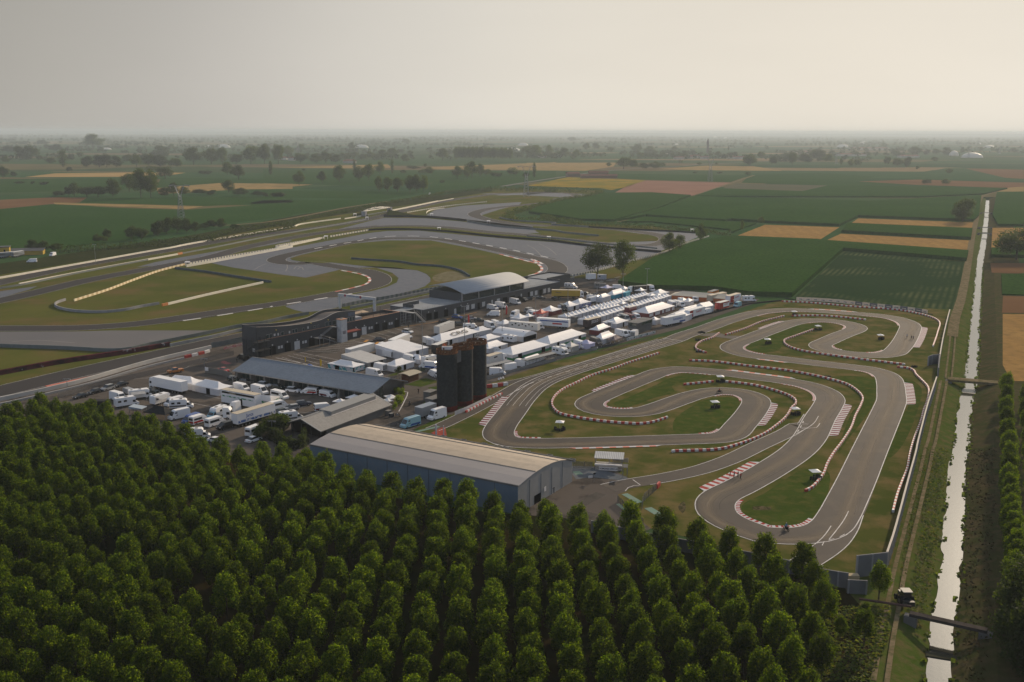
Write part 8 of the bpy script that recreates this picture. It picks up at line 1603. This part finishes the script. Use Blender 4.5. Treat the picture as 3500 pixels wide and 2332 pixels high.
o=PROT['t_twostorey']; mb=MB(); mb.box(-6.3,5.8,-1.28,-1.26,2.3,2.7); mb.build('green_print',M('green_brush',(.03,.24,.10),(.62,.62,.62),.9,rough=.5,lo=.46,hi=.54),o); mb=MB(); mb.box(.6,1.7,-1.29,-1.26,.55,2.4); mb.build('door',b_open,o)
tl('cab_w','',P2,530,860,400,840,'white lorry cab standing right of the two storey trailer corner')
tl('cab_w','',P2,170,920,320,920,'white lorry cab standing among the minibuses, seen from its back')
tl('t_grey',lambda:trailer(psi,6.5,2.5,.8,roof=poff,wx=(-1.5,1.0)),P3,900,1110,1100,1040,'silver grey box trailer between the two vans at the silo foot')
tl('t_semi2',lambda:trailer(poff,13.0,2.8,1.1,roof=pw,sd_=(-1,)),B1,1530,1300,1850,1210,'pale trailer under the grey sloping awning tent')
tl('t_semi2','',B2,80,1200,420,1050,'white trailer behind the plain white sloping tent'); tl('cab_w','',B2,130,1180,0,1200,'white lorry cab at the left corner of the plain white sloping tent')
tl('t_crg',lambda:trailer(poff,13.0,2.7,1.1,roof=M('roof_text_dark',(.40,.40,.38),(.06,.06,.06),1,rough=.6,lo=.6,hi=.64),sd_=(-1,)),B2,700,1000,1010,880,'pale trailer along the back of the large lettered tent')
for xa,ya,xb,yb,f,lab in ((600,300,410,260,P3,'small white box trailer below the plain white sloping tent'),(680,285,540,240,P3,'second small white box trailer beside the first one'),(480,480,310,440,P3,'small white flat roofed trailer behind the slate roof'),(750,1110,640,1080,B2,'white box trailer left of the lettered tent front'),(680,1100,580,1060,B2,'farther white box trailer left of the lettered tent front'),(1820,1430,1640,1450,B2,'long white box trailer by the fence right of the silos'),(1940,1400,1840,1380,B2,'cream box trailer beside the long white one by the fence'),(1400,1010,1480,960,B3,'white box trailer left of the race control building'),(1110,870,1190,850,B3,'grey white box by the dark red walled tent'),(1990,600,1890,570,B3,'white box trailer behind the parked white vans'),(330,205,250,210,K2,'white container by the beige marquee end'),(280,685,330,680,B3,'white box trailer right of the red peaked tent'),(850,530,900,520,B3,'white box beside the blue walled tent')): tl('caravan',lambda:caravan(pw),f,xa,ya,xb,yb,lab)
tl('t_bluew',lambda:trailer(pw,13.6,2.9,.9,roof=pw,band=pbl,zw=(2.7,3.2),sd_=(-1,1),bands=(.02,.9),txt=None),B3,560,880,160,850,'white race trailer with dark blue stripe and red print'); 
o=PROT['t_bluew']; mb=MB(); mb.box(-4,0,1.26,1.28,1.7,2.3); mb.build('red_print',tx_red,o)
tl('t_jes',lambda:trailer(M('black_maroon',(.045,.02,.022),(.02,.015,.015),.8,rough=.5),9.5,3.0,.9,roof=pbg,txt='JESOLO',tm=tx_white,size=1.5,sd_=(-1,),txoff=0,sxx=.95),B3,740,900,1010,830,'black trailer with large white letters beside the dark red walled tent')
tl('t_orange',lambda:trailer(M('black_orange',(.015,.015,.016),rough=.4),7.5,2.9,.9,roof=poff,txt='SN',tm=tx_or,size=2.4,sd_=(-1,),txoff=1.2),B2,690,1250,900,1170,'black trailer with orange lettering left of the silos')
tl('t_race',lambda:trailer(poff,7.5,3.0,1.0,roof=pbg,windows=False,band=v_gl,zw=(3.0,3.5),bands=(.35,.6),sd_=(-1,)),B2,1430,1400,1590,1350,'cream and white race lorry body right of the silos'); tl('cab_w','',B2,1560,1370,1650,1340,'white lorry cab of the cream race lorry right of the silos')
tl('t_box2',lambda:trailer(poff,12.5,2.8,1.0,roof=poff,windows=True),B2,1760,900,2100,930,'white trailer with small square windows behind the arched tent')
tl('t_yellow',lambda:trailer(pyl,13.6,2.8,1.15,roof=pbg,sd_=(-1,1),txt='Fercam',tm=tx_dark,size=.9,txoff=-3.5),B3,360,465,690,470,'yellow curtain trailer near the pit building'); tl('cab_w','',B3,640,470,740,468,'white lorry cab of the yellow curtain trailer')
tl('t_len',lambda:trailer(pw,13.6,2.9,.9,roof=pw,band=pbl,zw=(1.0,1.6),bands=(.7,.99),txt='Lenzokart',tm=tx_blue,size=1.6,sd_=(-1,),txoff=1.5),B3,1840,850,2080,800,'white trailer with big blue letters beside race control')
tl('t_birel',lambda:trailer(pw,13.6,2.9,.9,roof=pw,band=pre,zw=(1.0,3.7),bands=(.0,.22),txt='birelART',tm=tx_red,size=1.4,sd_=(-1,),txoff=1.4),B3,2130,760,2370,690,'white trailer with red end and red letters in the right row')
tl('t_birel2',lambda:trailer(pre,8.5,2.9,.9,roof=poff,band=pw,zw=(1.6,3.2),bands=(.35,.98),txt='birelART',tm=tx_red,size=.9,sd_=(-1,),txoff=1.2),K2,370,305,505,270,'dark red trailer with white letter panel near the paddock end')
tl('t_birel3',lambda:trailer(pw,11.5,3.1,.9,roof=pbg,band=pre,zw=(1.0,3.9),bands=(.0,.35),txt='birelART',tm=tx_red,size=1.2,sd_=(-1,),txoff=1.6),K2,470,245,600,205,'white and red trailer behind the dark red one')
tl('t_beige',lambda:trailer(pbg,13.6,2.6,.9,roof=pbg),K2,310,225,470,190,'long beige trailer behind the white and red one')
tl('t_blk',lambda:trailer(pk,8.5,2.6,1.0,roof=pk),B3,1440,405,1600,395,'black trailer at the edge of the corn'); tl('cab_w','',B3,1460,410,1390,405,'white lorry cab at the edge of the corn')
tl('t_luton',lambda:trailer(pw,5.0,2.7,.8,roof=pw,wx=(-1.2,1.5)),B3,900,225,820,232,'white box lorry under the large dark tree')
tl('t_bigor',lambda:trailer(por,8,2.8,.9,roof=pk),K2,320,195,395,170,'orange and black lorry at the end of the beige marquee')
tl('t_dark2',lambda:trailer(pmr,6.0,2.7,.9,roof=poff),B3,1350,700,1430,680,'maroon trailer at the left end of the maroon walled tent')
# small clutter boxes between tents
random.seed(77)
for k,(f,x,y,L_,W_,H_,m_,lab) in enumerate(((B3,640,790,2,2.2,2.3,b_conc2,'grey toilet cabin between the two peaked rows'),(B3,910,670,2.5,1.2,1.0,b_conc2,'low dark skip between the front and middle peaked rows'),(B3,830,700,2.5,1.2,.9,b_dark2,'low black skip left between the peaked rows'),(B3,1370,690,3,1.5,1.3,b_dark2,'black generator near the maroon walled tent'),(B3,1560,485,2,1.5,1,b_dark2,'dark crate between the far peaked tents'),(B2,1570,780,3,1,.5,pbg,'beige pallet left of the mid paddock tent'),(P3,540,1080,1.2,1,1.1,b_dark2,'dark waste bin by the pavilion wall'),(P3,500,1060,1.5,1.2,1.5,b_conc2,'grey cabinet against the pavilion wall'),(B3,610,240,2.4,1.8,1.9,b_conc2,'grey box at the end of the pit building'),(B3,1010,250,3.5,1.5,.4,psi,'silver car bonnet sized heap under the trees'),(B3,1130,230,6,2.5,.25,pbg,'pile of pale boards by the cornfield'),(B3,1220,190,5,1.2,.2,pbg,'flat pale planks near the field track'),(P2,1960,985,3.2,2.2,2.2,pbg,'cream box standing on the warehouse side of the pavilion'))):
    g_=G(f(x,y)[0]); t_=thing('storage_box',lab,'box',(g_.x,g_.y,0),PA+random.choice((0,0,.3))); mb=MB(); mb.box(-L_/2,L_/2,-W_/2,W_/2,0,H_*.93); mb.build('body',m_,t_); mb=MB(); mb.box(-L_/2-.04,L_/2+.04,-W_/2-.04,W_/2+.04,H_*.93,H_); mb.build('lid',b_conc,t_)
# raised grandstand roofs along the paddock fence
for A_,B_,lab in ((B2(1425,1500)[0],B2(1760,1420)[0],'left narrow raised stand with flat roof along the paddock fence'),(B2(1955,1410)[0],B2(2352,1310)[0],'right narrow raised stand with flat roof along the paddock fence')):
    A=V2(G(A_)); Bq=V2(G(B_)); L_=(Bq-A).length; t_=thing('viewing_stand',lab,'stand',(A.x,A.y,0),frame(A,Bq)); mb=MB(); mb.box(0,L_,0,1.8,.9,1.0); mb.build('floor',b_conc,t_); mb=MB(); mb.box(-.3,L_+.3,-.3,2.3,2.75,2.85); mb.build('roof',b_zinc,t_); mb=MB()
    n_=int(L_/1.7)
    for k in range(n_+1): x=L_*k/n_; mb.box(x-.03,x+.03,-.03,.03,0,2.75); mb.box(x-.03,x+.03,1.75,1.81,0,2.75)
    mb.box(0,L_,-.02,.02,1.9,1.94); mb.build('frame',steel,t_)
# ================================================================ PEOPLE, BIKES, TRACTOR
skin=M('skin',(.42,.25,.17),rough=.6)
def cloth(n,c): return M('cloth_'+n,c,rough=.85)
def person(f,x,y,label,shirt,trousers,face=0.0,stride=.25,H_=1.75,held=None,loc=None,sit=False):
    g_=G(f(x,y)[0]) if loc is None else Vector(loc); t_=thing('person',label,'person',tuple(g_),face); s=H_/1.75
    V=[(0,0,.95),(0,0,1.15),(0,0,1.42),(0,0,1.52),(0,.02,1.60),(0,.03,1.72)]; E_=[(0,1),(1,2),(2,3),(3,4),(4,5)]; Rr=[(.15,.11),(.14,.10),(.16,.10),(.06,.06),(.085,.095),(.07,.08)]
    def add(v,par,r_): V.append(v); E_.append((par,len(V)-1)); Rr.append(r_); return len(V)-1
    for sd_ in (-1,1):
        if sit: hp=add((sd_*.1,.05,.92),0,(.09,.09)); kn=add((sd_*.2,.42,.86),hp,(.075,.075)); an=add((sd_*.22,.30,.48),kn,(.05,.05)); add((sd_*.22,.45,.42),an,(.045,.04))
        else:
            q=stride*sd_; hp=add((sd_*.1,0,.88),0,(.095,.095)); kn=add((sd_*.11,q*.5+.03,.5),hp,(.065,.065)); an=add((sd_*.11,q-.04,.09),kn,(.042,.042)); add((sd_*.12,q+.14,.035),an,(.045,.03))
        sh=add((sd_*.2,0,1.40),2,(.055,.055)); el=add((sd_*.27,-.02 if not sit else .12,1.12),sh,(.045,.045)); wr=add((sd_*.25,.13 if not sit else .42,.93 if not sit else 1.06),el,(.032,.032)); hd=add((sd_*.24,(.17 if not sit else .46),.86 if not sit else 1.05),wr,(.035,.022))
        for j in range(4): fx_=sd_*(.215+j*.016); add((fx_,(.19 if not sit else .50)+.004*j,(.79+.006*abs(j-1.5)) if not sit else 1.03),hd,(.009,.009))
        add((sd_*.20,(.22 if not sit else .44),.84 if not sit else 1.0),hd,(.010,.010))
    me=bpy.data.meshes.new('body'); me.from_pydata([(a*s,b*s,c*s) for a,b,c in V],E_,[]); o=bpy.data.objects.new('body',me); COL.objects.link(o); o.parent=t_
    md=o.modifiers.new('skin','SKIN'); 
    for i,r_ in enumerate(Rr): me.skin_vertices[0].data[i].radius=(r_[0]*s,r_[1]*s)
    me.skin_vertices[0].data[0].use_root=True; o.modifiers.new('sub','SUBSURF').levels=1; o.modifiers['sub'].render_levels=1
    dg=bpy.context.evaluated_depsgraph_get(); nm=bpy.data.meshes.new_from_object(o.evaluated_get(dg)); o.modifiers.clear(); o.data=nm
    nm.materials.clear(); nm.materials.append(skin); nm.materials.append(shirt); nm.materials.append(trousers)
    for p in nm.polygons:
        c=p.center/s; p.use_smooth=True
        p.material_index=2 if c.z<.98 and abs(c.x)<.24 and not(c.z<1.0 and abs(c.x)>.19 and c.y>.08 and not sit) else (1 if c.z<1.5 and (c.z>1.1 or abs(c.x)<.22) else 0)
        if sit and c.z<.99 and not (c.y>.3 and c.z>1.0): p.material_index=2
    mb=MB()
    for i in range(4):
        a0,a1=i*math.pi/8,(i+1)*math.pi/8
        mb.add([(.098*math.cos(a0)*math.cos(q*.785)*s,(.01+.105*math.cos(a0)*math.sin(q*.785))*s,(1.66+.12*math.sin(a0))*s) for q in range(8)]+[(.098*math.cos(a1)*math.cos(q*.785)*s,(.01+.105*math.cos(a1)*math.sin(q*.785))*s,(1.66+.12*math.sin(a1))*s) for q in range(8)],[(q,(q+1)%8,8+(q+1)%8,8+q) for q in range(8)],0,True)
    mb.build('hair',held or cloth('dark_hair',(.02,.015,.01)),t_); return t_
cb=cloth('black',(.015,.015,.018)); crd=cloth('red',(.30,.02,.02)); cnv=cloth('navy',(.03,.04,.09)); cwh=cloth('white',(.55,.55,.55)); cgr=cloth('grey',(.12,.12,.12)); cblu=cloth('light_blue',(.12,.25,.38))
for f,x,y,lab,a,b_,fc in ((K3,1295,475,'person in dark red top and shorts, leftmost of four on the striped kerb',crd,crd,1.2),(K3,1330,485,'person in navy, second of the four walking on the striped kerb',cnv,cb,1.0),(K3,1364,483,'person in dark clothes, third of the four walking on the striped kerb',cb,cb,.9),(K3,1388,497,'person in dark red, rightmost of the four beside the striped kerb',crd,cb,.8),
 (K2,2090,540,'person in pale clothes standing on the track in the upper right loop',cwh,cgr,2.5),(K2,2129,553,'person in dark clothes left of the pair by the upper right kerb',cb,cb,2.2),(K2,2146,556,'person in dark clothes right of the pair by the upper right kerb',cnv,cb,2.0),
 (P3,903,770,'person in black walking on the lane beside the pavilion terrace',cb,cb,3.3),(P2,432,160,'person in dark clothes by the left end of the pit building',cb,cb,.5),(B2,378,870,'person standing on the concrete strip before the pit doors',cgr,cb,.2),(B1,1527,1210,'person in white top between pit building and tents',cwh,cnv,.2),(B2,445,600,'person in pale clothes on the roof terrace by the stairs',cwh,cgr,.2),
 (B3,210,830,'' ,cb,cb,0)):
    if lab:
        if 'roof terrace' in lab: g_=G(f(x,y)[0],5.06); person(f,x,y,lab,a,b_,fc,loc=tuple(g_))
        else: person(f,x,y,lab,a,b_,fc)
def bike(f,x,y,label,rz,rider=None,scooter=False,col=pk,group=None):
    g_=G(f(x,y)[0]); t_=thing('scooter' if scooter else 'motorbike',label,'motorbike',(g_.x,g_.y,0),rz,group)
    for yy in (-.65,.68):
        mb=MB(); n_=12; r_=.30
        for q in range(n_):
            a0,a1=2*math.pi*q/n_,2*math.pi*(q+1)/n_
            for ri,ro in ((.20,.30),): mb.add([(-.05,yy+ro*math.cos(a0),r_+ro*math.sin(a0)),(-.05,yy+ro*math.cos(a1),r_+ro*math.sin(a1)),(.05,yy+ro*math.cos(a1),r_+ro*math.sin(a1)),(.05,yy+ro*math.cos(a0),r_+ro*math.sin(a0)),(-.05,yy+ri*math.cos(a0),r_+ri*math.sin(a0)),(-.05,yy+ri*math.cos(a1),r_+ri*math.sin(a1)),(.05,yy+ri*math.cos(a1),r_+ri*math.sin(a1)),(.05,yy+ri*math.cos(a0),r_+ri*math.sin(a0))],[(0,1,2,3),(7,6,5,4),(0,4,5,1),(3,2,6,7)])
        mb.build('wheel',v_tyre,t_)
    mb=MB(); mb.extr([(-.14,.35),(.14,.35),(.16,.6),(.12,.82),(-.12,.82),(-.16,.6)],-.35,.3); mb.build('engine_body',col,t_); mb=MB(); mb.box(-.12,.12,-.75,-.05,.78,.88); mb.build('saddle',v_tyre,t_); mb=MB(); mb.cyl((0,.66,.3),(0,.42,1.0),.04,6); mb.cyl((-.35,.40,1.02),(.35,.40,1.02),.025,6); mb.cyl((0,-.65,.3),(0,-.2,.5),.04,6); mb.box(-.12,.12,.42,.6,.75,1.0); mb.build('fork_and_handlebar',steeld,t_)
    if rider: person(f,x,y,rider[0],rider[1],rider[2],rz,loc=(g_.x,g_.y,-.06),sit=True,held=rider[3])
    return t_
bike(K3,1795,950,'dark motorbike on the lower hairpin beside the striped inner kerb',rad(200),('rider in pale blue jacket on the motorbike of the lower hairpin',cblu,cb,cloth('helmet_white',(.5,.5,.5))))
bike(K2,416,1030,'motor scooter on the central hairpin',rad(100),('rider in dark red shirt on the scooter of the central hairpin',crd,cb,cb),True)
bike(P3,786,930,'motorbike riding along the lane beside the pavilion',rad(170),('rider in grey on the motorbike of the lane',cgr,cb,cb),False,pgr)
bike(P3,625,1075,'motorbike parked against the pavilion end wall',rad(60),None,False,psi)
for k,(x,y) in enumerate(((2040,450),(2065,445),(2090,440),(2120,435),(2150,428),(2180,425),(2215,420))):
    bike(B2,x,y,'dark motorbike, %s from left in the row before the pit doors'%nth(k+1),PA+1.2,None,False,pk,'motorbikes before the pit doors')
for k,(x,y) in enumerate(((1980,595),(2008,585),(2042,575))):
    g_=G(P3(x,y)[0]); t_=thing('plastic_chair','%s of the three white chairs in the grass by the paddock fence'%('leftmost','middle one','rightmost')[k],'chair',(g_.x,g_.y,0),.4*k); mb=MB(); mb.box(-.25,.25,-.25,.25,.42,.47); mb.build('seat',m_white,t_); mb=MB(); mb.box(-.25,.25,.2,.25,.47,.95); mb.build('backrest',m_white,t_)
    for a in (-.22,.22):
        for b_ in (-.22,.22): mb=MB(); mb.box(a-.02,a+.02,b_-.02,b_+.02,0,.42); mb.build('leg',m_white,t_)
# tractor on the service track
g_=G(K4(960,1040)[0]); t_=thing('tractor','dark farm tractor parked on the rutted service track','tractor',(g_.x,g_.y,0),rad(90)); tp=paint('tractor_dark',(.03,.035,.03),.5)
mb=MB(); mb.box(.2,2.0,-.42,.42,.9,1.6); mb.build('bonnet',tp,t_); mb=shell([(-1.3,1.1),(.3,1.1),(.4,1.6),(.15,2.55),(-1.2,2.55)],1.5,.15,1.5); cbn=mb.build('cabin',v_gl,t_); mb=MB(); mb.box(-1.4,.35,-.8,.8,2.55,2.68); mb.build('cabin_roof',M('tractor_roof',(.26,.25,.22),rough=.6),cbn)
for x,r_,w_ in ((-.7,.85,.5),(1.6,.5,.35)):
    for s_ in (-1,1): mb=MB(); mb.cyl((x,s_*.65,r_),(x,s_*(.65+w_),r_),r_,16,0); mb.cyl((x,s_*(.65+w_),r_),(x,s_*(.67+w_),r_),r_*.5,8,1); mb.build('wheel',[v_tyre,tp],t_)
mb=MB(); mb.box(-2.3,-1.3,-.9,.9,.5,1.3); mb.build('rear_implement',steeld,t_)
# trucks at the far left farm yard
for k,(x,y,x2,y2,lab) in enumerate(((0,1130,90,1122,'grey slatted livestock trailer at the left edge of the view'),(100,1125,185,1112,'grey slatted livestock trailer beside the yellow farm'))):
    o=put('t_cattle',lambda:trailer(M('slatted_grey',(.30,.32,.34),(.05,.05,.05),.9,rough=.5,stretch=(.1,1,0)),9,2.6,.9,roof=pw),L0,x,y+8,x2,y2+8,lab)
put('van_white',None,L0,290,1170,225,1172,'white van in front of the dark trees at the left edge'); put('van_white',None,L0,460,1110,390,1128,'white vehicle half hidden in the trees left of the circuit')
put('van_white',None,M1,1345,622,1332,632,'tiny white van on the far field edge'); cr('k','suv',R0,2330,728,2300,740,'dark vehicle on the right bank road beside the far canal')
# road sign board by the yard
g_=G(W1(2018,490)[0]); t_=thing('sign_board','small white sign on a post with dark camera box in the yard','sign',(g_.x,g_.y,0),.2); mb=MB(); mb.cyl((0,0,0),(0,0,2.2),.04,6); mb.build('post',steel,t_); mb=MB(); mb.box(-1.3,-.3,-.03,.03,1.2,1.7); mb.build('board',m_white,t_); mb=MB(); mb.box(-.1,.35,-.15,.15,2.0,2.25); mb.build('camera_box',b_open,t_)
g_=G(W1(1735,560)[0]); t_=thing('storage_box','dark waste container against the warehouse end wall','box',(g_.x,g_.y,0),.9); mb=MB(); mb.box(-.5,.5,-.4,.4,0,1.2); mb.build('body',b_dark2,t_); mb=MB(); mb.box(-.55,.55,-.45,.45,1.2,1.3); mb.build('lid',b_open,t_)
HAZE_COL=(.66,.75,.83,1); HAZE_D=.000105; HAZE_G=.2
# ---------------------------------------------------------------- the hazy air
hz=MB(); hz.box(-17000,17000,-700,24000,-4.5,93)
hm=bpy.data.materials.new('haze_air'); hm.use_nodes=True; ht=hm.node_tree; ht.nodes.clear()
pv=ht.nodes.new('ShaderNodeVolumePrincipled'); ho=ht.nodes.new('ShaderNodeOutputMaterial')
pv.inputs['Color'].default_value=HAZE_COL; pv.inputs['Density'].default_value=HAZE_D; pv.inputs['Anisotropy'].default_value=HAZE_G
ht.links.new(pv.outputs[0],ho.inputs['Volume'])
hzo=hz.build('haze',hm); tag(hzo,kind='stuff')
